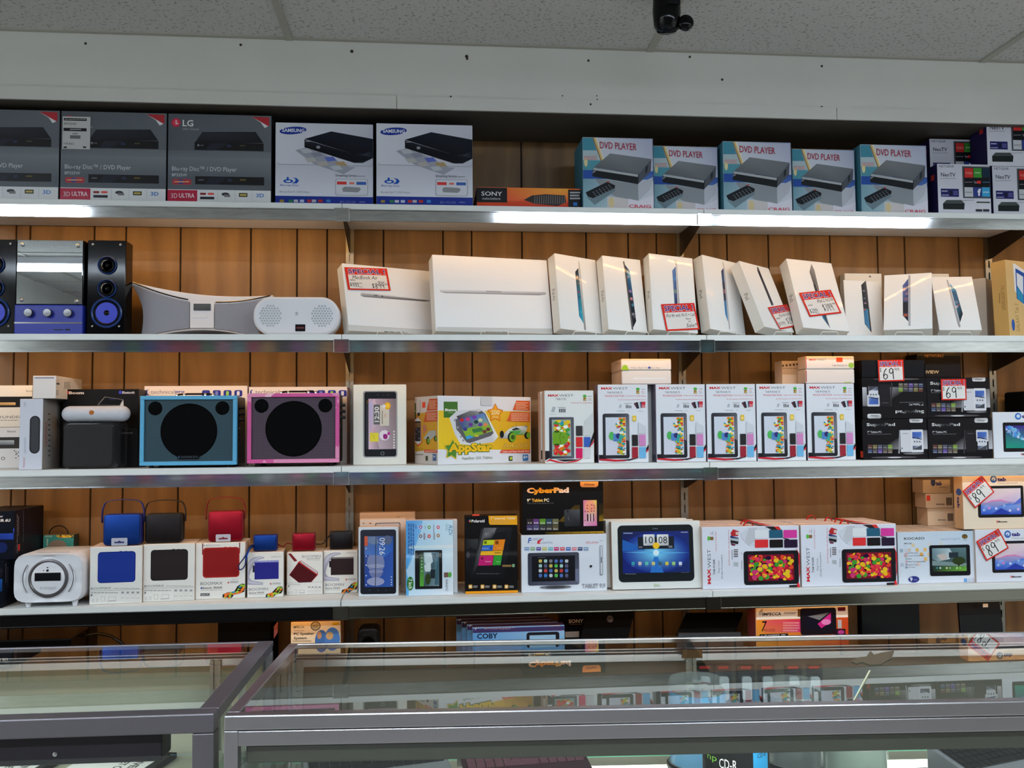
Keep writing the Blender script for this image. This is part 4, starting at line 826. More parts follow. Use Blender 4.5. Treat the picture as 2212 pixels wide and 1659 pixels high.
sign(MBA, z_(520, 520, 3.16, 708, 180), z_(520, 520, 3.16, 998, 190), z_(520, 520, 3.16, 728, 334), [('MacBook Air', 0.14, 0.36, 0.74, 0.52, 0)]+hand('$999', 0.06, 0.68, 0.26, 0.84, 0.005)+hand('99', 0.27, 0.68, 0.34, 0.74, 0.003)+[('was', 0.08, 0.54, 0.2, 0.6, 0), ('Now', 0.72, 0.58, 0.88, 0.68, 0), ('l', [(0.05, 0.8), (0.34, 0.88)], 0.004)]+hand('$899', 0.56, 0.70, 0.86, 0.92, 0.006)+hand('99', 0.87, 0.70, 0.95, 0.77, 0.003), 'special price sign on the laptop carton beside the white oval speaker')
Z7 = (1150, 500, 4.022); Z8 = (1650, 500, 3.936)
sign(B3, z_(*Z7, 1118, 632), z_(*Z7, 1406, 620), z_(*Z7, 1158, 866), [('iPad 4th with Wi-Fi + Cell', 0.08, 0.37, 0.94, 0.50, 0), ('Now', 0.64, 0.54, 0.8, 0.62, 0), ('on', 0.7, 0.66, 0.78, 0.72, 0), ('Sale!!', 0.62, 0.76, 0.95, 0.9, 0)], 'upright special price sign reading now on sale', off=0.004)
sign(B5, z_(*Z8, 34, 645), z_(*Z8, 196, 618), z_(*Z8, 145, 832), [('iPad 4th NOW', 0.3, 0.36, 0.95, 0.5, 0), ('was', 0.1, 0.5, 0.3, 0.57, 0)]+hand('$499', 0.06, 0.7, 0.4, 0.86, 0.006)+hand('$399', 0.5, 0.58, 0.92, 0.86, 0.008), 'special price sign half hidden behind the neighbouring tablet carton')
sign(B6, z_(*Z8, 298, 522), z_(*Z8, 568, 494), z_(*Z8, 376, 726), [('iPad 2 NOW', 0.42, 0.34, 0.95, 0.48, 0), ('was', 0.1, 0.52, 0.24, 0.58, 0)]+hand('$399', 0.07, 0.70, 0.32, 0.88, 0.005)+[('l', [(0.08, 0.8), (0.36, 0.94)], 0.004)]+hand('$349', 0.50, 0.56, 0.82, 0.86, 0.007)+hand('99', 0.84, 0.55, 0.93, 0.64, 0.004), 'special price sign fully visible across the widest leaning tablet carton')
# ================================================================ third shelf
z3 = ZS[2]
def attach(child, par):
    bpy.context.view_layer.update()
    child.parent = par; child.matrix_parent_inverse = par.matrix_world.inverted(); return child
# --- left end: white cylinder-speaker cartons
b = sbox(2, -70, 47, 924, Y=-0.15, d=0.13, front=(224, 224, 226), side=(200, 198, 196)); b.zoom(0, 780, 5.926)
b.rect(-300, 975, 255, 1120, (58, 56, 54)); b.rect(-300, 1015, 182, 1072, [(150, 156, 160), (190, 196, 200), (120, 126, 132), (90, 94, 100)], r=0.02); b.text('Bluetooth', 95, 886, 200, 912, (60, 60, 64)); b.ell(12, 1225, 66, 1268, (120, 120, 126)); b.ell(22, 1234, 56, 1260, (224, 224, 226))
for (x, y) in ((185, 1145), (205, 1165), (220, 1185), (240, 1165), (205, 1195), (238, 1215), (205, 1240), (185, 1145)): b.ell(x-8, y-8, x+8, y+8, (70, 70, 74), n=8)
b.build('cylinder_speaker_carton', 'gloss', 'lower white speaker carton with dark window at the far left of the third shelf', 'box', 'white cylinder speaker cartons'); LB = b
b = sbox(2, -70, 69, 833, Y=-0.148, d=0.12, zb=ZS[2]+LB.h+0.0012, front=(232, 226, 216), side=(210, 200, 186)); b.zoom(0, 780, 5.926)
b.rect(-300, 455, 410, 592, (30, 28, 28)); b.rect(-300, 530, 200, 566, [(120, 110, 90), (240, 200, 130), (200, 150, 90), (80, 80, 80)], r=0.02); b.text('CYLINDER', -70, 700, 290, 732, (90, 88, 90)); b.fine(-60, 750, 235, 764, (130, 128, 128)); b.text('Bluetooth', 335, 372, 420, 394, (90, 70, 60))
b.build('cylinder_speaker_carton', 'gloss', 'upper white cylinder speaker carton stacked on its twin at the far left', 'box', 'white cylinder speaker cartons')
b = sbox(2, 42, 92, 862, Y=-0.295, d=0.14, front=(208, 210, 222), side=(150, 144, 140)); b.zoom(0, 780, 5.926)
u0 = b.rect(378, 700, 512, 1185, (48, 48, 52), r=0.5); b.rect(400, 720, 492, 1165, (64, 64, 68), r=0.5); b.text('freestar', 290, 1230, 318, 1360, (190, 90, 100), rot=1); b.fine(305, 980, 335, 1180, (170, 174, 188), rows=2, vert=True); b.text('2.0W', 305, 525, 332, 585, (140, 142, 156), rot=1)
b.face('right'); b.fine(575, 780, 605, 1095, (150, 90, 84), rows=2, vert=True)
for i, y in enumerate((670, 740, 810, 870, 940, 1005, 1075, 1140, 1200)): b.rect(615, y, 640, y+18, (70, 66, 66))
b.build('pill_speaker_carton', 'gloss', 'narrow upright white carton with black pill shape printed on its front', 'box'); VB = b
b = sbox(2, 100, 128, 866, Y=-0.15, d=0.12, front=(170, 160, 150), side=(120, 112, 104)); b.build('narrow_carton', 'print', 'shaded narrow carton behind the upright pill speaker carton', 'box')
b = sbox(2, 70, 120, 812, Y=-0.295, d=0.22, zb=ZS[2]+VB.h+0.0012, front=(232, 224, 220), side=(214, 206, 196)); b.zoom(0, 780, 5.926)
b.rect(440, 208, 692, 222, (130, 130, 150)); b.face('right'); b.text('A', 722, 240, 760, 262, (206, 150, 140)); b.rect(722, 278, 762, 302, (90, 86, 84)); b.fine(820, 265, 900, 355, (150, 144, 136), rows=5); b.fine(718, 370, 750, 440, (150, 144, 136), rows=4)
b.build('white_end_carton', 'print', 'white carton lying endwise on top of the narrow upright carton', 'box')
# --- black speaker cartons
b = sbox(2, 134, 298, 925, Y=-0.20, d=0.17, front=(18, 17, 19), side=(24, 18, 18)); b.zoom(0, 780, 5.926)
b.text('Bluetooth', 1540, 905, 1698, 930, (120, 120, 124)); b.build('black_speaker_carton', 'gloss', 'lower black speaker carton behind the black cube speaker', 'box', 'black speaker cartons'); BB = b
b = sbox(2, 135, 299, 841, Y=-0.20, d=0.17, zb=ZS[2]+BB.h+0.0012, front=(20, 19, 21), side=(24, 18, 18)); b.zoom(0, 780, 5.926)
b.text('2', 840, 385, 885, 425, (196, 40, 40), bold=0.04, shear=0.3); b.text('Boom', 882, 388, 1075, 425, (220, 210, 206), bold=0.045); b.ell(1520, 378, 1560, 422, (60, 70, 190)); b.text('Bluetooth', 1565, 386, 1722, 418, (206, 206, 214), bold=0.02)
b.poly([(1340, 455), (1580, 490), (1540, 570), (1245, 562)], [(120, 116, 116), (90, 88, 92), (130, 126, 126), (120, 116, 118)]); b.poly([(1345, 463), (1568, 497), (1530, 566), (1262, 560)], (16, 16, 20)); b.fine(1400, 486, 1480, 496, (50, 60, 130)); b.poly([(1578, 495), (1584, 580), (1535, 572)], (206, 204, 206))
b.build('black_speaker_carton', 'gloss', 'upper black speaker carton behind the white pill speaker', 'box', 'black speaker cartons')
# black rounded cube speaker with a capsule speaker resting on it
Y = -0.28; X0, X1 = Xof(136, 960, Y), Xof(248, 960, Y); H = at(190, 912, Y).z-z3
e = empty('cube_speaker', (X0, Y, z3), 0, 'shrink wrapped glossy black rounded cube speaker under the white capsule speaker', 'speaker'); w_ = X1-X0
MB().prism(rrect(0, 0.0006, w_, H, 0.022, 8), 0, 0.075).build('body', 'blackgloss', parent=e, bevel=0.006, smooth=True)
o = MB().prism(rrect(0.008, 0.009, w_-0.008, H-0.008, 0.016, 8), -0.002, 0.0005).build('front_grille', 'black', parent=e, bevel=0.0008)
M['film'] = mat('clear_film', (230, 230, 235), 0.08, alpha=0.02, spec=0.5, bump=0.6, bscale=40)
MB().box(-0.003, -0.005, 0.0006, w_+0.018, 0.080, H+0.0012).build('plastic_wrap', 'film', parent=e, bevel=0.012)
Y = -0.285; X0, X1 = Xof(127.5, 893, Y), Xof(276, 893, Y); zt_ = at(200, 876.5, Y).z; zbm = z3+H+0.0016; R_ = (zt_-zbm)/2; w_ = X1-X0
M['capsule'] = mat('white_mesh_fabric', (196, 198, 208), 0.6, bump=0.6, bscale=260)
e = empty('capsule_speaker', ((X0+X1)/2, Y+R_, zbm), 0, 'white capsule speaker lying on the black cube speaker', 'speaker')
prof = [(0.0001, -w_/2)]+[(R_*math.sin(a), -w_/2+R_-R_*math.cos(a)) for a in [PI/16*i for i in range(1, 9)]]+[(R_*math.sin(a), w_/2-R_+R_*math.cos(a)) for a in [PI/16*i for i in range(8, 0, -1)]]+[(0.0001, w_/2)]
MB().lathe((0, 0, R_), prof, n=32, axis='x').build('body', 'capsule', parent=e, smooth=True)
M['redgold'] = mat('gold_badge', (200, 120, 60), 0.25, 0.8)
MB().cyl((-0.006, -R_-0.001, R_*1.15), 0.0075, 0.002, n=20, axis='y').build('badge', 'redgold', parent=e)
# --- karaoke speakers with coloured frames and their cartons
def tpcarton(x0, x1, yt, label, sx):
    b = sbox(2, x0, x1, yt, Y=-0.115, d=0.095, front=(228, 216, 210), side=(176, 150, 160)); b.zoom(280, 800, 4.424)
    b.ell(sx+14, 182, sx+70, 240, (40, 60, 160)); b.ell(sx+28, 178, sx+88, 238, (226, 216, 212)); b.text('technical', sx+64, 188, sx+290, 224, (120, 118, 130)); b.text('pro', sx+298, 196, sx+385, 226, (50, 60, 160), bold=0.02)
    for i, c in enumerate(((50, 60, 160), (60, 70, 170), (60, 120, 60), (60, 70, 170))):
        x = sx+552+i*103; b.rect(x, 190, x+76, 250, (44, 50, 140), r=0.2); b.rect(x+24, 200, x+50, 240, [(60, 66, 150), (120, 130, 190), (150, 200, 80), (220, 220, 226)][i], r=0.1)
    b.build('karaoke_speaker_carton', 'print', label, 'box', 'white cartons behind the karaoke speakers'); return b
tpcarton(311, 534, 834, 'white carton with small blue symbols standing behind the sky blue karaoke speaker', 140)
tpcarton(537, 750, 836, 'white carton with small blue symbols standing behind the pink karaoke speaker', 1137)
M['skyblue'] = mat('sky_blue_vinyl', (88, 168, 210), 0.4)
def camo():
    m = mat('pink_camouflage_vinyl', (210, 90, 150), 0.4); nt = m.node_tree; b = nt.nodes['Principled BSDF']; tc = nt.nodes.new('ShaderNodeTexCoord'); v = nt.nodes.new('ShaderNodeTexVoronoi'); v.inputs['Scale'].default_value = 8
    no = nt.nodes.new('ShaderNodeTexNoise'); no.inputs['Scale'].default_value = 9; mp = nt.nodes.new('ShaderNodeMix'); mp.data_type = 'VECTOR'; mp.inputs[0].default_value = 0.08
    rp = nt.nodes.new('ShaderNodeValToRGB'); rp.color_ramp.interpolation = 'CONSTANT'; cr = rp.color_ramp; cr.elements[0].color = (*lin((206, 84, 150)), 1); cr.elements[1].position = 0.45; cr.elements[1].color = (*lin((224, 140, 180)), 1); e3 = cr.elements.new(0.7); e3.color = (*lin((236, 186, 204)), 1)
    nt.links.new(tc.outputs['Object'], mp.inputs[4]); nt.links.new(no.outputs['Color'], mp.inputs[5]); nt.links.new(mp.outputs[1], v.inputs['Vector']); nt.links.new(v.outputs['Color'], rp.inputs[0]); nt.links.new(rp.outputs[0], b.inputs['Base Color']); return m
M['camo'] = camo()
def meshgrille(name, c0, c1, s=420):
    m = mat(name, c0, 0.5); nt = m.node_tree; b = nt.nodes['Principled BSDF']; tc = nt.nodes.new('ShaderNodeTexCoord'); mp = nt.nodes.new('ShaderNodeMapping'); mp.inputs['Scale'].default_value = (170, 170, 300); mp.inputs['Rotation'].default_value = (PI/2, 0, 0)
    br = nt.nodes.new('ShaderNodeTexBrick'); br.inputs['Color1'].default_value = (*lin(c0), 1); br.inputs['Color2'].default_value = (*lin(c0), 1); br.inputs['Mortar'].default_value = (*lin(c1), 1); br.inputs['Scale'].default_value = 1.0; br.inputs['Mortar Size'].default_value = 0.14; br.inputs['Brick Width'].default_value = 1.0; br.inputs['Row Height'].default_value = 1.0
    nt.links.new(tc.outputs['Object'], mp.inputs[0]); nt.links.new(mp.outputs[0], br.inputs['Vector']); nt.links.new(br.outputs['Color'], b.inputs['Base Color']); return m
M['tealgrille'] = meshgrille('teal_mesh_grille', (10, 30, 40), (46, 84, 98)); M['plumgrille'] = meshgrille('plum_mesh_grille', (34, 12, 28), (92, 76, 94))
def amp(px0, px1, yt, yb, frame, grille, label, brand):
    Y = -0.285; X0, X1 = Xof(px0, 930, Y), Xof(px1, 930, Y); zb = max(z3+0.004, at(px0, yb, Y).z); H = at((px0+px1)/2, yt, Y).z-zb; w_ = X1-X0; f = 0.0125
    e = empty('karaoke_speaker', (X0, Y, z3), 0, label, 'speaker', 'karaoke speakers with coloured frames'); dz = zb-z3
    fr = MB()
    for (a, b_, c, d) in ((0, 0, w_, f), (0, H-f, w_, H), (0, f, f, H-f), (w_-f, f, w_, H-f)): fr.box(a, -0.006, dz+b_, c, 0.012, dz+d)
    fr.build('frame', frame, parent=e, bevel=0.0012)
    MB().box(0.003, 0.0125, dz, w_-0.003, 0.15, dz+H-0.002).build('cabinet', 'black', parent=e, bevel=0.003)
    for sx in (0.1, 0.9):
        for yy in (0.02, 0.13): MB().cyl((w_*sx, yy, 0.0003), 0.008, dz, n=12).build('foot', 'black', parent=e)
    MB().box(f, 0.001, dz+f, w_-f, 0.012, dz+H-f).build('grille', grille, parent=e)
    big = MB().lathe((w_*0.5, 0.001, dz+H*0.49), [(H*0.40, 0.0), (H*0.385, -0.003), (0.0001, -0.0045)], n=48, axis='y').build('woofer', 'matteblack', parent=e, smooth=True)
    for sx in (0.15, 0.845): MB().lathe((w_*sx, 0.001, dz+H*0.82), [(H*0.10, 0.0), (H*0.09, -0.002), (0.0001, -0.003)], n=28, axis='y').build('tweeter', 'matteblack', parent=e, smooth=True)
    for zf in (0.83, 0.74, 0.65):
        k = MB(); k.lathe((w_-0.003, 0.045, dz+H*zf), [(0.0075, 0), (0.0075, 0.003), (0.005, 0.006), (0.005, 0.017), (0.004, 0.019), (0.0001, 0.019)], n=16, axis='x').build('knob', 'black', parent=e, smooth=True)
    for zf in (0.52, 0.44, 0.36): MB().cyl((w_-0.003, 0.045, dz+H*zf), 0.004, 0.004, n=12, axis='x').build('socket', 'satin' if zf > 0.5 else 'black', parent=e)
    MB().box(w_-0.0035, 0.03, dz+0.02, w_-0.0015, 0.13, dz+H-0.02).build('control_panel', 'black', parent=e)
    h = MB(); za = dz+H-0.002
    hd = MB().tube([(w_*0.34, 0.03, za), (w_*0.36, 0.03, za+0.007), (w_*0.42, 0.03, za+0.009), (w_*0.68, 0.03, za+0.009), (w_*0.72, 0.03, za+0.007), (w_*0.74, 0.03, za)], 0.003, n=8, flat=2.0).build('handle', 'black', parent=e, smooth=True)
    for sx in (0.35, 0.43, 0.65, 0.73): MB().lathe((w_*sx, 0.022, za), [(0.005, 0), (0.005, 0.008), (0.003, 0.011), (0.0001, 0.0115)], n=14).build('handle_fitting', 'chromeball', parent=hd, smooth=True)
    if brand:
        q = Box((X0+w_*0.39, Y-0.0045, zb+0.020), w_*0.22, 0.012, 0.001, front=(10, 10, 12), bev=0.0002); q.Z = (0, 0, 1)
        vs, fs = glyphs('technical pro'); xs = [v[0] for v in vs]; ys = [v[1] for v in vs]
        q._put([((a-min(xs))/(max(xs)-min(xs))*w_*0.17+w_*0.035, (c-min(ys))/(max(ys)-min(ys))*0.008+0.002) for a, c in vs], fs, (80, 90, 104)); q._put([(0.002, 0.006), (0.006, 0.010), (0.005, 0.006), (0.006, 0.002)], [(0, 1, 2, 3)], (60, 130, 190))
        o = q.build('nameplate', 'gloss', cat=None); attach(o, e)
amp(303, 512, 855, 1006, 'skyblue', 'tealgrille', 'karaoke speaker with a plain sky blue frame and teal mesh grille', True)
amp(534.5, 733, 849.5, 1001, 'camo', 'plumgrille', 'karaoke speaker with a pink camouflage frame and plum mesh grille', False)
# --- white carton with a black phone
b = sbox(2, 763, 877.5, 831, Y=-0.22, d=0.08, front=(222, 224, 216), side=(196, 170, 150)); b.zoom(730, 800, 5.027)
b.rect(273, 224, 645, 945, (90, 94, 98), r=0.08); b.rect(279, 229, 640, 940, (196, 200, 202), r=0.08); b.rect(285, 233, 634, 936, (24, 26, 32), r=0.07)
b.rect(332, 308, 632, 856, [(196, 170, 190), (120, 106, 108), (150, 134, 140), (206, 186, 200)]); b.poly([(336, 350), (400, 310), (440, 500), (350, 760)], [(170, 170, 216), (216, 180, 190), (206, 190, 190), (200, 170, 190)]); b.poly([(335, 700), (400, 620), (450, 850), (350, 850)], [(216, 186, 190), (206, 160, 180), (150, 130, 140), (214, 180, 200)]); b.rect(306, 380, 330, 855, (50, 54, 60)); b.text('09:30', 312, 325, 328, 370, (150, 120, 60), rot=1)
b.rect(388, 372, 456, 588, (96, 98, 100)); b.text('12:30', 396, 395, 448, 560, (226, 226, 226), rot=1, bold=0.02); b.rect(456, 380, 556, 602, (206, 200, 186)); b.text('1/4 Fri', 500, 470, 528, 510, (196, 80, 60), rot=1); b.fine(474, 440, 490, 585, (90, 90, 90), vert=True); b.ell(505, 345, 572, 425, (230, 170, 30)); b.ell(520, 362, 560, 408, (240, 200, 60)); b.ell(478, 370, 520, 410, (220, 220, 220))
b.rect(348, 678, 440, 774, (220, 206, 60)); b.line([(378, 700), (400, 745)], 3, (120, 120, 60)); 
for i in range(9): a = 2*PI*i/9; b.ell(505+36*math.cos(a)-22, 705+36*math.sin(a)-22, 505+36*math.cos(a)+22, 705+36*math.sin(a)+22, (224, 216, 226), n=10)
b.ell(490, 690, 540, 748, (150, 36, 120)); b.ell(535, 668, 568, 705, (180, 60, 150))
for y in (655, 688, 716, 745, 776, 806, 830): b.ell(600, y, 618, y+18, (220, 220, 214), n=8)
b.rect(466, 884, 502, 920, (130, 134, 138), r=0.15); b.rect(471, 889, 497, 915, (24, 26, 32), r=0.15); b.ell(425, 260, 440, 274, (70, 74, 80), n=10); b.ell(538, 260, 553, 274, (70, 74, 80), n=10); b.ell(484, 262, 496, 272, (60, 64, 70), n=8)
b.build('phone_tablet_carton', 'print', 'tall white carton picturing a black handset showing 12:30, beside the pink framed speaker', 'box')
# --- yellow bundle carton, corner towards the room
b = Box((0.3101, -0.310, z3+0.0005), 0.375, 0.2277, 0.16, yaw=0.50, front=(224, 226, 232), side=(206, 200, 196), top=(150, 130, 110)); b.zoom(730, 800, 5.027)
OR = (214, 96, 46); YE = (226, 186, 40)
def bundle(b, fr=True):
    pass
b.poly([(1088, 436), (2090, 446), (2090, 864), (1088, 858)], [(232, 192, 44), (226, 170, 40), (214, 160, 30), (236, 200, 40)])
b.rect(1148, 340, 1300, 514, (66, 110, 44)); b.text('Binatone', 1160, 414, 1288, 444, (226, 230, 220), bold=0.04, shear=0.2); b.fine(1195, 455, 1252, 465, (160, 190, 140))
b.poly([(1210, 515), (1290, 440), (1540, 420), (1600, 450), (1740, 720), (1690, 780), (1440, 812), (1330, 800), (1270, 700)], [(216, 218, 222), (206, 208, 214), (190, 192, 198), (222, 224, 228), (230, 232, 236), (196, 198, 204), (220, 222, 226), (216, 218, 222), (206, 208, 212)])
b.poly([(1275, 530), (1560, 440), (1600, 470), (1690, 680), (1660, 712), (1430, 790), (1395, 780), (1320, 680), (1285, 640)], (92, 92, 98)); b.poly([(1285, 500), (1430, 440), (1520, 440), (1560, 560), (1330, 560)], [(60, 60, 66), (120, 120, 124), (150, 150, 154), (90, 90, 94), (54, 54, 60)])
b.poly([(1312, 530), (1585, 466), (1675, 660), (1392, 755)], [(70, 60, 160), (90, 130, 200), (150, 190, 60), (40, 120, 80)]); b.poly([(1350, 640), (1640, 590), (1672, 655), (1395, 735)], (130, 176, 50)); b.poly([(1450, 640), (1560, 620), (1580, 660), (1470, 680)], (60, 120, 70))
for (x, y, c) in ((1345, 540, (180, 40, 40)), (1440, 590, (100, 50, 140)), (1380, 640, (60, 60, 140)), (1500, 560, (30, 60, 60)), (1545, 590, (90, 60, 150)), (1545, 540, (200, 210, 160)), (1600, 590, (220, 130, 90)), (1590, 665, (110, 60, 50)), (1630, 640, (100, 50, 60)), (1410, 530, (200, 60, 120)), (1480, 510, (120, 60, 170))): b.ell(x-24, y-20, x+24, y+20, c, n=10)
b.poly([(1385, 720), (1430, 705), (1475, 725), (1400, 750)], (60, 150, 220)); b.ell(1480, 700, 1530, 722, (200, 190, 60)); 
for (x, y) in ((1268, 540), (1300, 620), (1335, 720), (1360, 760)): b.ell(x-12, y-14, x+12, y+14, (150, 152, 158), n=10)
def star(b, cx, cy, R, col, rot=-PI/2, k=0.5, sx=1.0): b.poly([(cx+sx*(R if i % 2 == 0 else R*k)*math.cos(rot+PI*i/5), cy+(R if i % 2 == 0 else R*k)*math.sin(rot+PI*i/5)) for i in range(10)], col)
star(b, 1706, 465, 108, (206, 96, 30), k=0.56, sx=0.85); star(b, 1706, 465, 94, (232, 160, 30), k=0.56, sx=0.85); b.text('200', 1660, 430, 1754, 482, (236, 210, 150), bold=0.03); b.text('Apps', 1676, 494, 1738, 520, (236, 206, 140), bold=0.02)
b.poly([(1935, 328), (2082, 332), (2082, 440), (1895, 432)], OR); b.poly([(1873, 450), (2082, 456), (2082, 560), (1830, 552)], OR); b.fine(1930, 345, 2062, 430, (236, 180, 150), rows=5); b.fine(1880, 462, 2066, 552, (236, 180, 150), rows=5)
# racing buggy picture
b.poly([(1750, 740), (1850, 640), (1900, 610), (1985, 605), (2055, 600), (2050, 640), (2020, 700), (1940, 700), (1860, 740)], [(150, 150, 150), (220, 224, 224), (90, 150, 90), (226, 228, 228), (60, 90, 60), (200, 206, 206), (120, 170, 80), (80, 160, 70), (170, 176, 176)]); b.poly([(1885, 640), (1935, 620), (1980, 640), (1900, 655)], (50, 54, 60)); b.poly([(1860, 660), (1990, 650), (1960, 690), (1870, 700)], (80, 170, 80))
for (x0, y0, x1, y1) in ((1840, 670, 1930, 782), (2022, 668, 2084, 745), (1755, 655, 1800, 735)): b.ell(x0, y0, x1, y1, (28, 30, 32)); 
b.ell(1858, 676, 1932, 776, (120, 170, 40)); b.ell(1876, 700, 1916, 752, (60, 90, 40)); b.ell(2045, 672, 2088, 740, (120, 170, 40)); b.line([(1945, 565), (1925, 620)], 3, (150, 150, 120)); b.text('RACER', 1785, 792, 2062, 842, (196, 150, 60), bold=0.01, shear=0.3); b.text('RACER', 1795, 798, 2066, 838, (220, 180, 70), shear=0.3)
b.poly([(1775, 862), (2082, 860), (2082, 898), (1752, 898)], (210, 76, 50)); b.text('Tablet and Racer Bundle Pack', 1780, 868, 2074, 890, (240, 200, 190), bold=0.015)
star(b, 1235, 860, 128, (226, 190, 50), k=0.55, sx=0.75, rot=-PI/2+0.1); star(b, 1238, 862, 108, (76, 130, 50), k=0.55, sx=0.78, rot=-PI/2+0.1)
b.text('AppStar', 1192, 784, 1680, 916, (90, 120, 40), bold=0.12); b.text('AppStar', 1198, 790, 1674, 910, (236, 186, 30), bold=0.05); b.text('AppStar GX Tablet', 1340, 936, 1676, 972, (110, 124, 100))
b.rect(1852, 932, 1892, 982, (60, 80, 50)); b.ell(1862, 940, 1890, 970, (190, 206, 60), n=12); b.rect(2004, 914, 2062, 982, (60, 120, 180), r=0.1); b.text('6+', 2012, 922, 2054, 958, (226, 234, 240), bold=0.03); b.rect(1548, 284, 1670, 382, (196, 200, 208), r=0.1)
b.face('left'); b.poly([(755, 478), (1086, 436), (1086, 858), (755, 880)], [(196, 150, 60), (214, 160, 50), (216, 160, 40), (206, 160, 50)]); b.rect(776, 358, 848, 528, (60, 90, 36)); b.text('Binatone', 780, 428, 842, 452, (200, 204, 190), bold=0.03); b.poly([(992, 310), (1084, 306), (1084, 432), (962, 440)], (200, 90, 50)); b.poly([(958, 448), (1084, 440), (1084, 556), (928, 562)], (200, 90, 50)); b.fine(990, 325, 1072, 420, (226, 170, 140), rows=5); b.fine(965, 458, 1074, 545, (226, 170, 140), rows=5)
b.rect(916, 344, 950, 406, (232, 80, 50)); b.line([(893, 320), (890, 470)], 3, (60, 50, 40)); b.rect(864, 460, 890, 495, (50, 40, 40)); b.poly([(830, 540), (865, 500), (900, 540), (915, 780), (870, 830), (826, 780)], (206, 80, 40)); b.poly([(838, 540), (868, 510), (900, 545), (906, 780), (868, 808), (836, 775)], (206, 206, 206)); b.rect(838, 552, 900, 770, (50, 46, 48), r=0.1); b.rect(842, 570, 894, 620, (120, 96, 60)); 
for (x, y) in ((855, 640), (880, 665), (850, 690), (882, 740)): b.ell(x-8, y-8, x+8, y+8, (120, 116, 120), n=8)
b.poly([(780, 640), (800, 640), (796, 760), (780, 760)], (40, 36, 36)); b.poly([(930, 740), (990, 660), (1060, 650), (1070, 700), (1000, 760)], (176, 176, 170)); b.ell(962, 720, 1000, 805, (40, 40, 36)); b.ell(972, 735, 1000, 795, (120, 160, 50)); b.ell(1046, 710, 1078, 772, (40, 40, 36)); b.ell(1056, 718, 1078, 764, (120, 160, 50)); b.poly([(925, 600), (945, 585), (970, 640), (930, 700)], (190, 120, 100))
star(b, 792, 850, 70, (90, 120, 50), k=0.55, sx=0.5); b.text('AppStar', 770, 830, 932, 880, (190, 150, 50), bold=0.05); b.rect(940, 862, 1084, 892, (206, 76, 50)); b.fine(950, 868, 1076, 886, (230, 190, 170)); b.rect(955, 930, 978, 980, (70, 80, 50)); b.rect(1032, 908, 1068, 982, (70, 100, 150)); b.text('6+', 1038, 920, 1064, 950, (210, 216, 226), rot=0, bold=0.03); b.fine(820, 908, 930, 922, (120, 110, 96))
b.build('bundle_carton', 'print', 'yellow and white toy tablet bundle carton set cornerwise on the third shelf', 'box')
# --- white and red tablet cartons, model with tall picture
def maxlogo(b, x0, y0, x1, y1, rot=0, k=0.42):
    if rot: ym = y1-(y1-y0)*k; b.text('MAX', x0, ym, x1, y1, (196, 40, 46), rot=1, bold=0.05); b.text('WEST', x0, y0, x1, ym-6, (96, 98, 104), rot=1)
    else: xm = x0+(x1-x0)*k; b.text('MAX', x0, y0, xm, y1, (196, 40, 46), bold=0.05); b.text('WEST', xm+4, y0, x1, y1, (96, 98, 104))
def robot_jar(b, x, y, s=1.0, rot=0):
    b.ell(x-22*s, y-30*s, x+22*s, y+2*s, (80, 170, 70), n=14); b.rect(x-18*s, y, x+18*s, y+42*s, (176, 150, 110)); b.ell(x-10*s, y+6*s, x+8*s, y+26*s, (120, 60, 50), n=8); b.ell(x-2*s, y+14*s, x+14*s, y+34*s, (200, 180, 60), n=8)
CANDY = [(206, 40, 44), (226, 120, 30), (230, 190, 40), (60, 150, 60), (40, 150, 170), (190, 200, 60), (240, 240, 236), (210, 60, 50)]
b = sbox(2, 1176.5, 1282.5, 844, Y=-0.28, d=0.07, front=(224, 228, 228), side=(206, 176, 160)); b.zoom(1140, 750, 5.267)
b.poly([(150, 1180), (250, 1180), (250, 1262), (160, 1290)], (36, 34, 38)); maxlogo(b, 230, 536, 520, 562); b.text('TAB-7155', 316, 578, 436, 602, (80, 82, 86)); b.text('Android 4.2 Jelly Bean', 492, 624, 734, 644, (206, 86, 90)); robot_jar(b, 648, 570, 1.0); b.fine(682, 552, 730, 566, (150, 150, 154)); b.text('4.2', 688, 576, 722, 596, (206, 90, 90)); b.fine(680, 600, 730, 608, (150, 150, 154))
b.poly([(285, 675), (318, 682), (300, 742), (264, 735)], (176, 180, 186)); 
for i in range(4): b.rect(356+i*20, 700, 368+i*20, 742, (70, 72, 76))
b.fine(345, 680, 430, 692, (120, 120, 124)); b.fine(250, 760, 320, 766, (150, 150, 150))
b.rect(244, 796, 526, 1268, [(70, 72, 82), (90, 92, 104), (90, 94, 106), (44, 46, 56)], r=0.05); b.rect(276, 824, 492, 1240, (150, 170, 160)); b.dots(276, 824, 490, 1238, 150, 12, 24, CANDY, seed=4, asp=1.3)
b.ell(280, 960, 460, 1110, (110, 160, 40)); b.rect(284, 960, 372, 1112, (110, 160, 40), r=0.2); b.line([(375, 962), (362, 1035), (376, 1108)], 4, (50, 80, 30)); b.rect(300, 950, 360, 972, (50, 84, 30), r=0.3); b.rect(300, 1098, 360, 1120, (50, 84, 30), r=0.3); b.ell(396, 1018, 408, 1030, (30, 50, 20), n=10)
b.rect(548, 895, 622, 1008, (58, 56, 58), r=0.04); b.rect(636, 895, 712, 1008, (210, 212, 214), r=0.04); b.rect(548, 1022, 622, 1134, (206, 48, 50), r=0.04); b.rect(638, 1022, 712, 1134, (60, 96, 180), r=0.04); b.rect(548, 1148, 622, 1264, (206, 32, 90), r=0.04); b.rect(638, 1148, 712, 1264, (206, 206, 210), r=0.04)
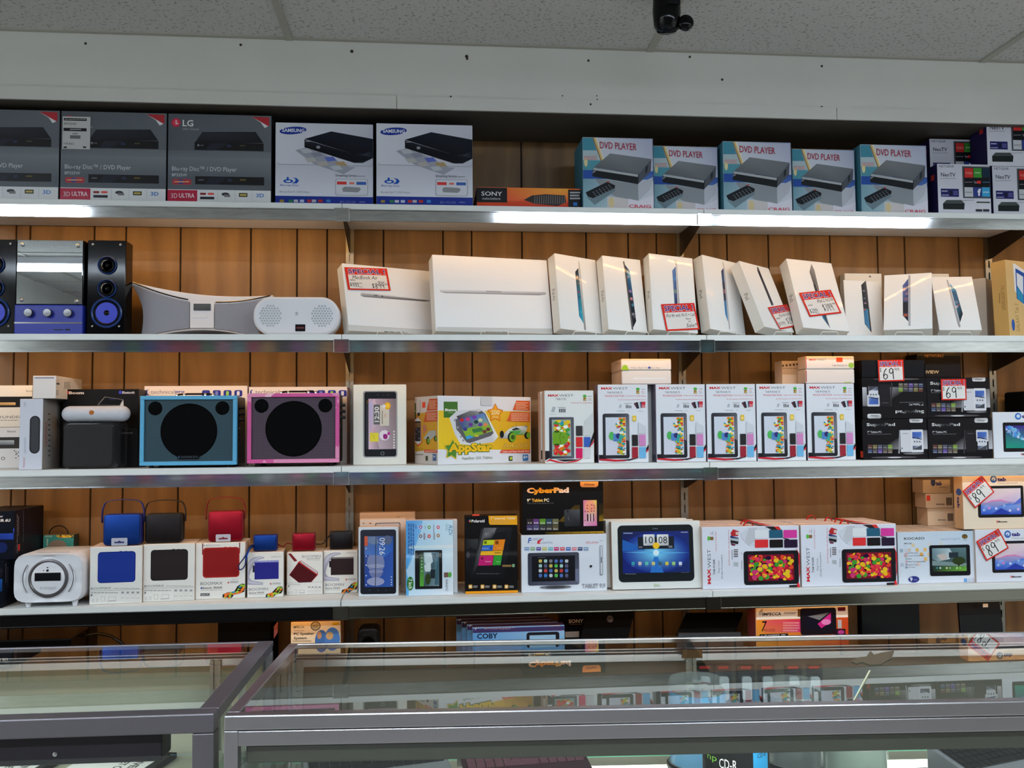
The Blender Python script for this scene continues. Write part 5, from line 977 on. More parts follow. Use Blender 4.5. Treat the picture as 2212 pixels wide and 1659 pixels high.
b.poly([(640, 850), (740, 740), (745, 960), (700, 1010)], (206, 210, 212)); b.poly([(752, 960), (752, 1040), (700, 1140), (716, 1060)], (36, 34, 38)); b.poly([(752, 1050), (752, 1080), (705, 1142), (700, 1140)], (206, 40, 50))
b.poly([(180, 1310), (250, 1270), (350, 1300), (430, 1312), (560, 1285), (600, 1268), (620, 1268), (560, 1300), (440, 1326), (330, 1312), (250, 1290)], (206, 36, 50)); b.poly([(320, 1276), (420, 1300), (520, 1290), (600, 1268), (560, 1276), (480, 1275), (440, 1276)], (40, 36, 42))
b.build('tab_carton', 'gloss', 'white tablet carton with green robot and sweets on its screen, left of its row', 'box', 'white and red tablet cartons on the third shelf'); MW = b
place_copy(MW, MW.M.translation.x-0.004, -0.205, z3+0.0008, 'twin tablet carton hidden behind the one with the green robot picture')
# model with white screen, five in a row
b = sbox(2, 1291.9, 1399.7, 831, Y=-0.285, d=0.062, front=(222, 226, 234), side=(120, 112, 136)); b.zoom(1140, 750, 5.267)
maxlogo(b, 835, 455, 1140, 482); b.text('TAB PHONE 70', 902, 504, 1076, 528, (76, 78, 86)); b.text('PHONE FUNCTION', 880, 544, 1098, 566, (206, 90, 100), bold=0.01); b.text('Android 4.2 Jelly Bean', 1115, 546, 1342, 566, (206, 90, 96)); b.text('Bundled package with Jelly Bean Series', 1030, 590, 1340, 606, (206, 100, 106)); robot_jar(b, 1252, 490); b.fine(1292, 472, 1336, 484, (150, 150, 154)); b.text('4.2', 1294, 496, 1324, 514, (206, 90, 90)); b.fine(1292, 520, 1336, 528, (150, 150, 154))
b.poly([(1046, 650), (1070, 656), (1060, 694), (1036, 690)], (180, 186, 192)); 
for i in range(4): b.rect(1116+i*17, 656+(i > 1)*8, 1126+i*17, 694, (84, 86, 92))
b.fine(1100, 636, 1180, 646, (140, 140, 144)); b.poly([(1204, 640), (1230, 628), (1262, 695), (1240, 700)], (90, 50, 64)); b.poly([(1228, 630), (1252, 622), (1268, 695), (1246, 700)], (40, 40, 46)); b.poly([(1250, 624), (1276, 620), (1290, 698), (1268, 696)], (196, 206, 214)); b.poly([(1276, 624), (1300, 618), (1304, 690), (1284, 690)], (60, 70, 100)); b.rect(1294, 620, 1338, 655, (196, 50, 60)); b.rect(1294, 655, 1336, 688, (206, 120, 126)); b.fine(1014, 722, 1105, 730, (130, 130, 134)); b.fine(1140, 722, 1160, 729, (130, 130, 134)); b.fine(1258, 722, 1310, 729, (130, 130, 134))
b.rect(854, 755, 1156, 1266, [(50, 52, 58), (80, 82, 90), (36, 36, 42), (44, 46, 52)], r=0.08); b.poly([(1000, 762), (1140, 764), (1148, 800), (1148, 1068), (1118, 1050), (1118, 798)], [(60, 62, 70), (90, 92, 98), (120, 122, 130), (140, 142, 150), (110, 112, 120), (84, 86, 94)]); b.rect(886, 798, 1118, 1228, [(206, 216, 230), (210, 214, 226), (206, 208, 222), (206, 208, 224)])
b.dots(1030, 798, 1116, 960, 60, 8, 17, CANDY, seed=11); b.dots(990, 850, 1060, 950, 14, 6, 12, CANDY, seed=12); b.dots(1040, 940, 1118, 1120, 60, 8, 17, CANDY, seed=13); b.dots(1010, 1050, 1116, 1226, 70, 6, 15, CANDY, seed=14)
b.ell(922, 962, 984, 1056, (80, 176, 90)); b.rect(970, 985, 1040, 1070, (84, 130, 190), r=0.2); b.ell(1000, 980, 1056, 1040, (50, 50, 110)); b.poly([(1040, 1000), (1080, 990), (1060, 1100), (1035, 1080)], (50, 160, 150))
b.rect(1190, 778, 1232, 842, (226, 190, 60), r=0.14); b.rect(1200, 800, 1222, 830, (240, 216, 130), r=0.1); b.poly([(1256, 850), (1340, 900), (1345, 980), (1256, 985)], (206, 210, 218)); b.rect(1184, 996, 1252, 1122, (44, 42, 44), r=0.05); b.rect(1266, 994, 1340, 1122, (206, 136, 190), r=0.05); b.rect(1184, 1136, 1252, 1262, (150, 40, 54), r=0.05); b.rect(1268, 1136, 1342, 1262, (110, 176, 220), r=0.05)
b.poly([(806, 1225), (862, 1225), (870, 1255), (900, 1270), (806, 1272)], (32, 30, 36)); b.poly([(806, 1272), (900, 1270), (1000, 1278), (1110, 1285), (1200, 1262), (1200, 1272), (1100, 1295), (990, 1300), (806, 1285)], (196, 40, 56)); b.poly([(1010, 1278), (1150, 1290), (1250, 1262), (1258, 1240), (1230, 1262), (1120, 1276)], (44, 38, 46)); b.poly([(1368, 1112), (1386, 1104), (1386, 1150), (1345, 1190), (1346, 1150)], (36, 34, 40)); b.poly([(1386, 1150), (1386, 1172), (1345, 1200), (1346, 1180)], (206, 50, 60))
b.face('left'); b.fine(780, 720, 800, 860, (90, 84, 110), rows=1, vert=True); b.rect(740, 1225, 800, 1300, (36, 40, 70))
b.build('tab_carton', 'gloss', 'white tablet carton with coloured back samples, under the front of the left pair lying flat', 'box', 'white and red tablet cartons on the third shelf'); M7 = b
xs5 = [(1417.5, -0.285, 'white tablet carton with coloured back samples, straddling the panel joint of the shelf'), (1527, -0.29, 'white tablet carton with coloured back samples, middle one of the five alike'), (1635, -0.29, 'white tablet carton with coloured back samples, fourth of the five alike'), (1743.4, -0.29, 'white tablet carton with coloured back samples, touching the black carton wall')]
for x, Y, lab in xs5: place_copy(M7, Xof(x, 910, Y), Y, z3+0.0006, lab)
# cartons lying flat on top
def flat(px0, px1, yt, z, Y, d, yaw, art, label, h=None):
    X0 = Xof(px0, (yt+10), Y); X1 = Xof(px1, yt+10, Y); hh = h or at((px0+px1)/2, yt, Y).z-z
    b = Box((X0, Y, z), X1-X0, hh, d, yaw=yaw, front=(228, 220, 214), side=(206, 184, 164), bev=0.003); art(b); b.build('flat_tab_carton', 'gloss', label, 'box', 'tablet cartons lying flat on the third shelf row'); return b
zt7 = z3+M7.h+0.0016
f1 = flat(1343, 1450, 800, zt7, -0.27, 0.17, 0.0, lambda b: (b.zoom(1140, 750, 5.267), b.rect(1200, 350, 1570, 362, (240, 240, 242))), 'lower blank flat carton of the left pair lying on the tablet carton row')
def aa(b):
    b.zoom(1140, 750, 5.267); b.ell(1074, 200, 1140, 266, (150, 190, 50), n=20); b.poly([(1066, 240), (1150, 240), (1150, 262), (1066, 262)], (160, 196, 50)); b.text('White  Black  Pink  Blue  Red', 1168, 226, 1500, 242, (150, 130, 120)); b.ell(1370, 220, 1396, 246, (50, 80, 170), n=14)
    b.face('left'); b.rect(905, 200, 925, 290, (120, 30, 30)); b.fine(1000, 180, 1060, 192, (140, 110, 90))
flat(1342, 1450, 775, zt7+f1.h+0.0006, -0.272, 0.17, 0.0, aa, 'upper flat carton of the left pair with small green robot print')
def bb(b):
    b.zoom(1500, 750, 5.351); maxlogo(b, 1326, 136, 1525, 154); b.rect(1640, 120, 1712, 172, (236, 80, 40)); b.text('TAB PHONE 70', 1592, 202, 1764, 222, (96, 90, 86)); b.ell(1778, 178, 1848, 240, (150, 190, 80), n=18); b.rect(1284, 110, 1294, 240, (190, 36, 40))
f2 = flat(1740.5, 1846, 797.5, zt7, -0.275, 0.07, 0.0, lambda b: (b.zoom(1500, 750, 5.351), b.rect(1285, 270, 1298, 400, (170, 34, 44)), b.rect(1730, 402, 1810, 410, (170, 200, 60))), 'lower flat carton of the right pair with red edge print')
flat(1740, 1845.5, 769.5, zt7+f2.h+0.0006, -0.277, 0.07, 0.0, bb, 'upper flat carton of the right pair with an orange price dot')
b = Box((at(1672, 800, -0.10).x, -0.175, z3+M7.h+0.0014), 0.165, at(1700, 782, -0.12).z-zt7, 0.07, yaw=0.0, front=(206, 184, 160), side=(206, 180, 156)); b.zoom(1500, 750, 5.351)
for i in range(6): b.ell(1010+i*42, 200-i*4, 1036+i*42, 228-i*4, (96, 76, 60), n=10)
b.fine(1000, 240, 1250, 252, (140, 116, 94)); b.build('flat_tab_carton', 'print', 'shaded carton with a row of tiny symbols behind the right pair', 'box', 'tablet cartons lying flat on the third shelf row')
place = MB().box(M7.M.translation.x+1.02*0.168*3, -0.21, z3+0.0005, 1.79, -0.11, z3+M7.h-0.0005)
o = MB().box(at(1640, 900, -0.2).x, -0.222, z3+0.0005, at(1640, 900, -0.2).x+0.26, -0.09, z3+M7.h).build('tab_carton', mat('white_card', (214, 214, 214), 0.5)); tag(o, 'plain back row carton carrying the shaded one with tiny symbols', 'box', 'white and red tablet cartons on the third shelf')
o = MB().box(at(1300, 900, -0.2).x, -0.218, z3+0.0005, at(1300, 900, -0.2).x+0.26, -0.09, z3+M7.h).build('tab_carton', 'shelf'); tag(o, 'plain back row carton behind the left end of the five alike', 'box', 'white and red tablet cartons on the third shelf')
# --- black tablet cartons
def supra(b, ox, oy, white):
    Q = lambda x, y: (x+ox, y+oy)
    def r(x0, y0, x1, y1, c, **k): b.rect(x0+ox, y0+oy, x1+ox, y1+oy, c, **k)
    def p(pts, c): b.poly([Q(*q) for q in pts], c)
    p([(430, 1180), (560, 1100), (680, 1020), (780, 960), (985, 960), (985, 1180)], [(24, 20, 24), (40, 36, 40), (60, 54, 58), (50, 46, 50), (120, 118, 122), (190, 190, 196)]); r(238, 1180, 986, 1262, (16, 14, 18)); b.ell(330+ox, 1262+oy, 860+ox, 1284+oy, (90, 86, 90)); b.ell(520+ox, 1268+oy, 680+ox, 1282+oy, (206, 204, 208))
    b.text('SupraPad', 278+ox, 876+oy, 606+ox, 922+oy, (200, 200, 200), bold=0.02, cols=[(236, 236, 236), (206, 206, 206), (70, 70, 74), (60, 60, 64), (190, 190, 190), (226, 226, 226)]); b.text('7" Tablet PC', 286+ox, 968+oy, 452+ox, 992+oy, (196, 196, 200), bold=0.02); b.text('WiFi, Dual Core, Dual Cam (Android 4.2)', 288+ox, 1000+oy, 560+ox, 1012+oy, (150, 150, 154))
    cs = [(96, 60, 54), (120, 110, 70), (90, 90, 110), (70, 70, 76), (120, 150, 60), (70, 80, 110), (90, 84, 90), (100, 80, 150), (96, 84, 80), (110, 100, 84)]
    for i in range(10): x = 292+(i % 5)*58; y = 1128+(i//5)*52; r(x, y, x+50, y+46, cs[i]); b.fine(x+6+ox, y+30+oy, x+44+ox, y+38+oy, (196, 196, 190))
    r(770, 818, 926, 872, [(150, 150, 154), (190, 190, 192), (226, 226, 228), (206, 206, 208)], r=0.12); b.text('iView', 805+ox, 838+oy, 890+ox, 858+oy, (60, 60, 64), bold=0.02)
    c1 = (206, 206, 212) if white else (34, 30, 34); r(668, 958, 800, 1212, c1, r=0.08); p([(654, 958), (664, 958), (660, 1228), (642, 1228)], (150, 150, 156) if white else (60, 56, 60)); b.fine(690+ox, 994+oy, 760+ox, 1004+oy, (110, 110, 116)); b.ell(678+ox, 1160+oy, 692+ox, 1178+oy, (40, 40, 44), n=10)
    fc = (216, 216, 222) if white else (180, 180, 186)
    r(790, 952, 932, 1214 if white else 1208, fc if white else (24, 22, 26), r=0.08)
    if not white: r(790, 956, 930, 1090, (206, 206, 212), r=0.08)
    r(806, 980, 914, 1186, [(60, 90, 170), (70, 110, 190), (206, 208, 216), (90, 92, 100)]); r(806, 1055, 914, 1140, (206, 208, 216)); p([(806, 1186), (914, 1130), (914, 1186)], (70, 72, 80)); p([(800, 1040), (915, 1060), (915, 1068), (860, 1060), (800, 1046)], (34, 34, 40))
    for x in (830, 860, 890): b.ell(x-9+ox, 1082+oy, x+9+ox, 1102+oy, (90, 90, 100), n=8)
    if white: b.ell(700+ox, 1218+oy, 940+ox, 1240+oy, (120, 118, 122))
b = sbox(2, 1864, 2004, 905, Y=-0.285, d=0.13, front=(22, 19, 23), side=(14, 12, 14)); b.zoom(1820, 750, 5.352); supra(b, 0, 0, True); b.face('left'); b.rect(208, 1202, 246, 1275, (236, 70, 40))
b.build('black_tablet_carton', 'gloss', 'black tablet carton picturing a white tablet, bottom left of the four stacked', 'box', 'black tablet cartons stacked on the third shelf'); S1 = b
b = sbox(2, 2005.5, 2144.5, 903, Y=-0.285, d=0.13, front=(22, 19, 23), side=(14, 12, 14)); b.zoom(1820, 750, 5.352); supra(b, 752, 0, False)
b.build('black_tablet_carton', 'gloss', 'black tablet carton picturing a black tablet, bottom right of the four stacked', 'box', 'black tablet cartons stacked on the third shelf'); S2 = b
# upper right (same print as the first) and the upside-down one
place_copy(S1, Xof(2001, 860, -0.285), -0.285, z3+S2.h+0.0012, 'black tablet carton with a 69 price sign, directly above the lower right one')
m_ = Matrix.Translation((Xof(1863, 860, -0.285)+S2.w, -0.285, z3+S1.h+0.0012+S2.h)) @ Matrix.Rotation(PI, 4, 'Y')
place_copy(S2, 0, 0, 0, 'black tablet carton standing upside down on the lower left one', m=m_)
b = sbox(2, 1863.5, 1999, 778, Y=-0.283, d=0.12, zb=z3+S1.h+S2.h+0.0018, front=(18, 18, 24), side=(12, 12, 16)); b.zoom(1820, 750, 5.352); b.ell(420, 140, 460, 160, (60, 50, 40)); b.build('black_tablet_carton', 'gloss', 'plain black carton topping the left stack, with a 69 price sign on it', 'box', 'black tablet cartons stacked on the third shelf'); S5 = b
zz = z3+2*S2.h+0.0022
b = sbox(2, 1999.8, 2078, 786, Y=-0.24, d=0.12, zb=zz, front=(22, 18, 18), side=(16, 12, 12)); b.zoom(1820, 750, 5.352); b.text('iVIEW', 962, 268, 1115, 305, (196, 170, 130), bold=0.02); b.build('black_tablet_carton', 'gloss', 'dark carton lettered in pale gold lying above the right stack', 'box', 'black tablet cartons stacked on the third shelf')
b = sbox(2, 1982, 2077, 765, Y=-0.10, d=0.08, zb=zz, front=(26, 18, 12), side=(16, 12, 12)); b.zoom(1820, 750, 5.352); b.text('NETWORKS', 945, 82, 1170, 116, (196, 130, 60), bold=0.02, shear=0.2); b.build('dark_carton', 'gloss', 'dark carton with orange lettering behind the black carton stacks', 'box')
o = MB().box(at(1982, 820, -0.10).x, -0.10, z3+0.0005, at(2077, 820, -0.10).x, -0.02, zz-0.0005).build('dark_carton', 'black'); tag(o, 'dark support carton at the back under the orange lettered one', 'box')
Z6 = (1820, 750, 5.352); price = lambda d, w0=0.008: hand('$', 0.04, 0.36, 0.15, 0.56, 0.007)+hand(d, 0.16, 0.38, 0.62, 0.90, 0.018)+hand('99', 0.62, 0.38, 0.82, 0.52, 0.007)
sign(S5, z_(*Z6, 406, 152), z_(*Z6, 702, 144), z_(*Z6, 432, 398), price('69'), 'special price sign reading 69.99 at the top of the left black stack', off=0.006)
sg = Box((Xof(2001, 860, -0.285), -0.285, z3), 0.2, 0.3, 0.01)
sign(sg, z_(*Z6, 1136, 370), z_(*Z6, 1426, 366), z_(*Z6, 1166, 612), price('69'), 'special price sign reading 69.99 on the right black stack, lower than the other', off=0.006)
# --- white carton at the right end
def ptab(b, scr=0):
    pass
b = sbox(2, 2146, 2300, 890, Y=-0.28, d=0.1, front=(220, 224, 232), side=(206, 170, 140)); b.zoom(1820, 750, 5.352)
b.ell(1992, 760, 2066, 838, (50, 110, 190)); b.ell(2010, 776, 2052, 818, (206, 216, 230)); b.text('tab', 2070, 780, 2200, 822, (50, 46, 110), bold=0.04); b.rect(1856, 868, 2400, 1208, (26, 24, 26), r=0.03); b.rect(1886, 904, 2360, 1165, [(60, 34, 120), (70, 40, 140), (30, 130, 140), (30, 150, 120)])
g = random.Random(5)
for i in range(46): x = g.uniform(1895, 2180); y = 920+(x-1890)*0.55+g.uniform(-40, 60); r_ = g.uniform(6, 24); y = min(y, 1135); b.ell(x-r_, y-r_, x+r_, y+r_, g.choice([(90, 110, 200), (130, 170, 220), (190, 206, 236), (80, 150, 220), (110, 190, 220)]), n=12)
b.text('2', 2062, 1226, 2080, 1246, (200, 60, 60), bold=0.04); b.text('Boom', 2080, 1228, 2160, 1246, (50, 48, 50), bold=0.04)
b.build('white_tablet_carton', 'print', 'white tablet carton with purple and teal bubble screen at the right end', 'box')
# ================================================================ fourth shelf
z4 = ZS[3]
def fb(px0, px1, yt, yb, d, yaw=0.0, **kw):
    Y = onz((px0+px1)/2, yb, z4).y; X0 = at(px0, yb-40, Y).x; X1 = at(px1, yb-40, Y).x; h = at((px0+px1)/2, yt, Y).z-z4
    return Box((X0, Y, z4+0.0005), X1-X0, h, d, yaw=yaw, **kw)
# --- dark amplifier cartons at the left end
b = Box((at(-60, 1250, -0.30).x, -0.315, z4+0.0005), at(10, 1250, -0.3).x-at(-60, 1250, -0.3).x, at(5, 1212, -0.3).z-z4, 0.26, front=(10, 14, 24), side=(14, 16, 28)); b.zoom(0, 1050, 5.267)
b.rect(-200, 1060, 40, 1200, [(10, 16, 40), (30, 80, 150), (20, 60, 110), (10, 14, 24)]); b.face('right'); b.fine(62, 880, 72, 1100, (120, 120, 130), vert=True); b.fine(85, 920, 92, 1150, (110, 110, 124), vert=True); b.build('dark_carton', 'gloss', 'lower dark blue black carton at the left end of the fourth shelf', 'box', 'dark blue black cartons at the left end'); A1 = b
b = Box((at(-60, 1150, -0.28).x, -0.28, z4+A1.h+0.0012), at(31, 1150, -0.28).x-at(-60, 1150, -0.28).x, at(20, 1104, -0.28).z-z4-A1.h, 0.22, front=(10, 14, 26), side=(18, 18, 30)); b.zoom(0, 1050, 5.267)
b.rect(-200, 540, 155, 610, [(20, 40, 110), (40, 70, 170), (30, 60, 150), (16, 30, 90)]); b.ell(-40, 640, 84, 760, (20, 34, 90)); b.text('Mixer', -60, 332, 36, 356, (210, 206, 206), bold=0.02); b.text('TOUR 6U', -90, 374, 118, 408, (226, 220, 214), bold=0.04); b.ell(150, 470, 195, 540, (50, 80, 190))
b.face('right'); b.fine(192, 320, 200, 760, (140, 140, 150), vert=True); b.fine(208, 345, 216, 560, (150, 140, 140), vert=True); b.rect(205, 660, 226, 735, (190, 50, 40)); b.fine(262, 280, 270, 640, (90, 90, 110), vert=True)
b.build('dark_carton', 'gloss', 'upper dark blue black carton with white lettering at the left end', 'box', 'dark blue black cartons at the left end')
# --- small teal speaker pack with handle, behind
b = sbox(3, 92, 158, 1156, Y=-0.07, d=0.05, front=(60, 140, 136), side=(50, 70, 66), top=(140, 120, 90)); b.zoom(0, 1050, 5.267)
b.fine(512, 562, 600, 584, (170, 196, 190), rows=2); b.ell(640, 545, 840, 590, (190, 160, 60)); b.dots(650, 545, 835, 590, 14, 7, 12, [(60, 40, 30), (200, 120, 40), (230, 190, 70)], seed=2); b.ell(548, 612, 760, 760, (130, 120, 110)); b.poly([(530, 600), (550, 600), (545, 680), (530, 680)], (150, 190, 180))
b.build('teal_speaker_pack', 'gloss', 'small teal pack with carrying handle standing behind the white clock radio', 'pack'); o = b.o
h0 = at(127, 1156, -0.045); pts = [Vector((h0.x-0.031*math.cos(a)*1.0, -0.045, z4+b.h+0.028*math.sin(a)+0.001)) for a in [PI*i/12 for i in range(13)]]
hh = MB().tube(pts, 0.002, n=6).build('handle', 'black', smooth=True); attach(hh, o)
# --- white clock-radio speaker
Y = -0.322; X0, X1 = Xof(29, 1250, Y), Xof(179, 1250, Y); w_ = X1-X0; zb = at(104, 1302.5, Y).z-z4; zt_ = at(104, 1196, Y).z-z4; D_ = 0.19
e = empty('clock_radio', ((X0+X1)/2, Y, z4), 0.02, 'white rounded clock radio on short legs with a round grey ringed display', 'radio'); H = zt_-zb; cz = (zb+zt_)/2
MB().prism(rrect(-w_/2, zb, w_/2, zt_, 0.035, 10), 0.008, D_).build('body', 'white', parent=e, bevel=0.004, smooth=True)
# front bezel: a frame sinking towards the round dial with four creases
fr = MB(); N = 48; out_ = []; inn = []
def sq(a, hw, hh, n=6.0):
    c, s_ = math.cos(a), math.sin(a); k = (abs(c)**n+abs(s_)**n)**(-1/n); return hw*c*k, hh*s_*k
R0 = H*0.385
for i in range(N):
    a = 2*PI*i/N; x, z = sq(a, w_/2, H/2); out_.append((x, 0.009, cz+z)); 
fr_v = list(out_)
for i in range(N):
    a = 2*PI*i/N; x, z = sq(a, w_/2*0.97, H/2*0.96); fr_v.append((x, -0.002, cz+z))
for i in range(N):
    a = 2*PI*i/N; crease = abs(math.cos(2*a)); fr_v.append((R0*1.22*math.cos(a), 0.004+0.006*(crease > 0.75)*(abs(math.cos(a)) > 0.7), cz+R0*1.12*math.sin(a)))
for i in range(N):
    a = 2*PI*i/N; fr_v.append((R0*math.cos(a), 0.003, cz+R0*math.sin(a)))
fs = [(k*N+i, k*N+(i+1) % N, (k+1)*N+(i+1) % N, (k+1)*N+i) for k in range(3) for i in range(N)]
fr.add(fr_v, fs); fr.build('front_bezel', 'white', parent=e, smooth=True)
M['greyring'] = mat('grey_metal_ring', (110, 106, 108), 0.3, 0.6)
MB().lathe((0, 0, cz), [(R0*1.02, 0.006), (R0*1.0, -0.003), (R0*0.93, -0.004), (R0*0.84, 0.001)], n=48, axis='y').build('dial_ring', 'greyring', parent=e, smooth=True)
MB().lathe((0, 0, cz), [(R0*0.86, 0.002), (R0*0.84, -0.003), (0.0001, -0.004)], n=48, axis='y').build('dial_face', 'whitegloss', parent=e, smooth=True)
q = Box((e.location.x-R0*0.66, Y-0.0055, z4+cz-R0*0.12), R0*1.32, R0*0.42, 0.001, front=(16, 16, 22), bev=0.0002); attach(q.build('display', 'gloss', cat=None), e)
q = Box((e.location.x-R0*0.4, Y-0.0048, z4+cz-R0*0.55), R0*0.8, R0*0.14, 0.0006, front=(216, 217, 222), bev=0.0001)
vs, fs_ = glyphs('technical pro'); xs = [v[0] for v in vs]; ys = [v[1] for v in vs]; q._put([((a-min(xs))/(max(xs)-min(xs))*R0*0.62+R0*0.14, (c-min(ys))/(max(ys)-min(ys))*R0*0.1+R0*0.02) for a, c in vs], fs_, (110, 110, 130)); q._put([(R0*0.1, R0*0.13), (R0*0.03, R0*0.07), (R0*0.1, R0*0.01), (R0*0.06, R0*0.07)], [(0, 1, 2, 3)], (60, 70, 160)); attach(q.build('nameplate', 'print', cat=None), e)
for (x, z, r) in ((-R0*0.02, R0*0.42, 0.0035), (-R0*0.02, R0*0.58, 0.0018), (-R0*0.22, R0*0.43, 0.0014)): MB().cyl((x, -0.0055, cz+z), r, 0.0025, n=14, axis='y').build('sensor', 'black', parent=e)
for s_ in (-1, 1):
    arc = [(s_*R0*1.28*math.cos(a), -0.001, cz+R0*1.25*math.sin(a)) for a in [(-0.62+1.24*i/10) for i in range(11)]]
    MB().tube(arc, 0.0013, n=6).build('side_slot', 'greyring', parent=e, smooth=True)
for (x, y) in ((-w_*0.31, 0.018), (w_*0.36, 0.018), (-w_*0.31, D_-0.03), (w_*0.36, D_-0.03)): MB().cyl((x, y, 0.0005), 0.0065, zb+0.004, n=14, r2=0.010).build('leg', 'white', parent=e)
MB().box(-w_*0.2, 0.02, zt_, w_*0.25, 0.03, zt_+0.001).build('top_seam', 'dotgrey', parent=e)
# --- white speaker cartons with coloured cube speakers on top
WB = (226, 226, 222)
def devices(b, ox, oy, s=1.0):
    for (x0, y0, x1, y1) in ((1048, 1290, 1068, 1320), (1096, 1282, 1116, 1316), (1150, 1256, 1194, 1312), (1236, 1256, 1318, 1302)):
        P = lambda x, y: (ox+(x-1036)*s, oy+(y-1340)*s); a, c = P(x0, y0), P(x1, y1); b.rect(a[0], a[1], c[0], c[1], (170, 170, 172), r=0.1); b.rect(a[0]+3, a[1]+3, c[0]-3, c[1]-3, WB, r=0.1)
    a, c = (ox+182*s, oy-34*s), (ox+290*s, oy-30*s); b.rect(a[0], a[1], c[0], c[1], (150, 150, 154))
    for i in range(4):
        x = ox+(340+i*58)*s; b.rect(x, oy-146*s, x+40*s, oy-30*s, (206, 206, 204), r=0.05); b.rect(x+2, oy-144*s, x+38*s, oy-32*s, WB, r=0.05); b.rect(x+6*s, oy-140*s, x+34*s, oy-118*s, (150, 150, 154)); b.fine(x+6*s, oy-70*s, x+34*s, oy-62*s, (120, 120, 124))
def speakerpic(b, x0, y0, x1, y1, c, c2):
    b.rect(x0, y0, x1, y1, c2, r=0.09); b.rect(x0+8, y0+10, x1-8, y1-12, c, r=0.08); w_ = x1-x0; h_ = y1-y0
    b.rect(x0+w_*0.08, y0+h_*0.07, x1-w_*0.1, y1-h_*0.10, c, r=0.03)
    for i in range(22): yy = y0+h_*(0.1+0.035*i); b.line([(x0+w_*0.08, yy), (x1-w_*0.1, yy-1)], 1.2, tuple(int(v*0.8) for v in c)); b.n['front'] -= 1
    b.n['front'] += 1
    for k in range(3): b.rect(x0+w_*(0.58+0.13*k), y0-6, x0+w_*(0.65+0.13*k), y0+2, c2)
b = Box((-0.7866, -0.297, z4+0.0005), 0.1556, 0.1798, 0.13, yaw=0.10, front=WB, side=(220, 200, 184), top=(226, 206, 190)); b.zoom(0, 1050, 5.267)
speakerpic(b, 1112, 745, 1542, 1098, (26, 52, 140), (20, 40, 120)); b.text('BOOMAX', 1034, 1150, 1264, 1176, (110, 110, 112)); b.fine(1290, 1158, 1592, 1170, (160, 160, 160)); b.line([(1012, 1196), (1618, 1172)], 3, (120, 120, 120)); b.fine(1034, 1206, 1340, 1222, (150, 150, 150)); b.text('0', 1032, 1228, 1052, 1254, (60, 60, 64), bold=0.04); devices(b, 1036, 1340)
b.build('speaker_carton', 'print', 'white speaker carton picturing a blue cube speaker, with the large blue one on top', 'box', 'white speaker cartons on the fourth shelf'); P1 = b
b = Box((-0.6316, -0.270, z4+0.0005), 0.1580, 0.1820, 0.13, yaw=0.07, front=WB, side=(220, 200, 184), top=(226, 206, 190)); b.zoom(0, 1050, 5.267)
speakerpic(b, 1714, 722, 2138, 1072, (40, 32, 34), (28, 34, 34)); b.text('BOOMAX', 1644, 1124, 1866, 1150, (110, 110, 112)); b.fine(1890, 1130, 2190, 1142, (160, 160, 160)); b.line([(1620, 1168), (2215, 1148)], 3, (120, 120, 120)); b.fine(1644, 1180, 1945, 1196, (150, 150, 150)); b.text('0', 1644, 1202, 1662, 1226, (60, 60, 64), bold=0.04); devices(b, 1640, 1316)
b.build('speaker_carton', 'print', 'white speaker carton picturing a black cube speaker, with the large black one on top', 'box', 'white speaker cartons on the fourth shelf'); P2 = b
def ribbon(b, P, k=1.0, seed=1):
    g = random.Random(seed); 
    b.poly(P, (38, 34, 30)); cs = [(230, 130, 40), (150, 190, 60), (60, 150, 180), (226, 110, 40), (170, 200, 60)]
    xs = [p[0] for p in P]; ys = [p[1] for p in P]
    n = len(P)//2
    for i in range(n):
        for t in (0.3, 0.7):
            if i < n-1:
                for f in (0.0, 0.5):
                    a, c = P[i], P[-1-i]; a2, c2 = P[i+1], P[-2-i]; x = (a[0]*(1-f)+a2[0]*f)*(1-t)+(c[0]*(1-f)+c2[0]*f)*t; y = (a[1]*(1-f)+a2[1]*f)*(1-t)+(c[1]*(1-f)+c2[1]*f)*t
                    r_ = 10*k*g.uniform(0.7, 1.2); b.ell(x-r_*1.5, y-r_, x+r_*1.5, y+r_, g.choice(cs), n=9, rot=g.uniform(-1, 1))
b = Box((-0.4735, -0.250, z4+0.0005), 0.1560, 0.1805, 0.12, yaw=0.05, front=WB, side=(206, 186, 170), top=(226, 206, 190)); b.zoom(390, 1050, 5.53)
b.rect(258, 676, 270, 820, (110, 30, 30)); b.rect(700, 660, 712, 800, (110, 30, 30)); b.text('MPOW', 275, 700, 475, 722, (150, 150, 152)); speakerpic(b, 266, 732, 704, 1092, (136, 24, 26), (170, 44, 34)); b.text('BOOMAX', 238, 1144, 502, 1180, (120, 120, 122)); b.ell(240, 1206, 258, 1232, (50, 80, 160), n=14); b.text('Bluetooth  SPEAKER', 262, 1202, 500, 1226, (90, 90, 94), bold=0.01); b.text('with incredibly big sound', 240, 1232, 502, 1250, (170, 170, 170)); b.rect(238, 1280, 348, 1312, (90, 90, 92)); b.text('apt-X', 246, 1286, 340, 1308, (190, 190, 190), bold=0.02); b.ell(560, 1142, 584, 1164, (200, 110, 110), n=12); b.fine(596, 1134, 692, 1158, (150, 150, 150), rows=2); b.fine(618, 1108, 692, 1116, (170, 170, 170))
ribbon(b, [(500, 1330), (505, 1295), (560, 1270), (640, 1262), (680, 1195), (730, 1165), (775, 1168), (784, 1220), (760, 1262), (700, 1284), (640, 1292), (615, 1332)], 1.3, 3)
b.build('speaker_carton', 'print', 'white speaker carton picturing a red cube speaker, under the large red one', 'box', 'white speaker cartons on the fourth shelf'); P3 = b
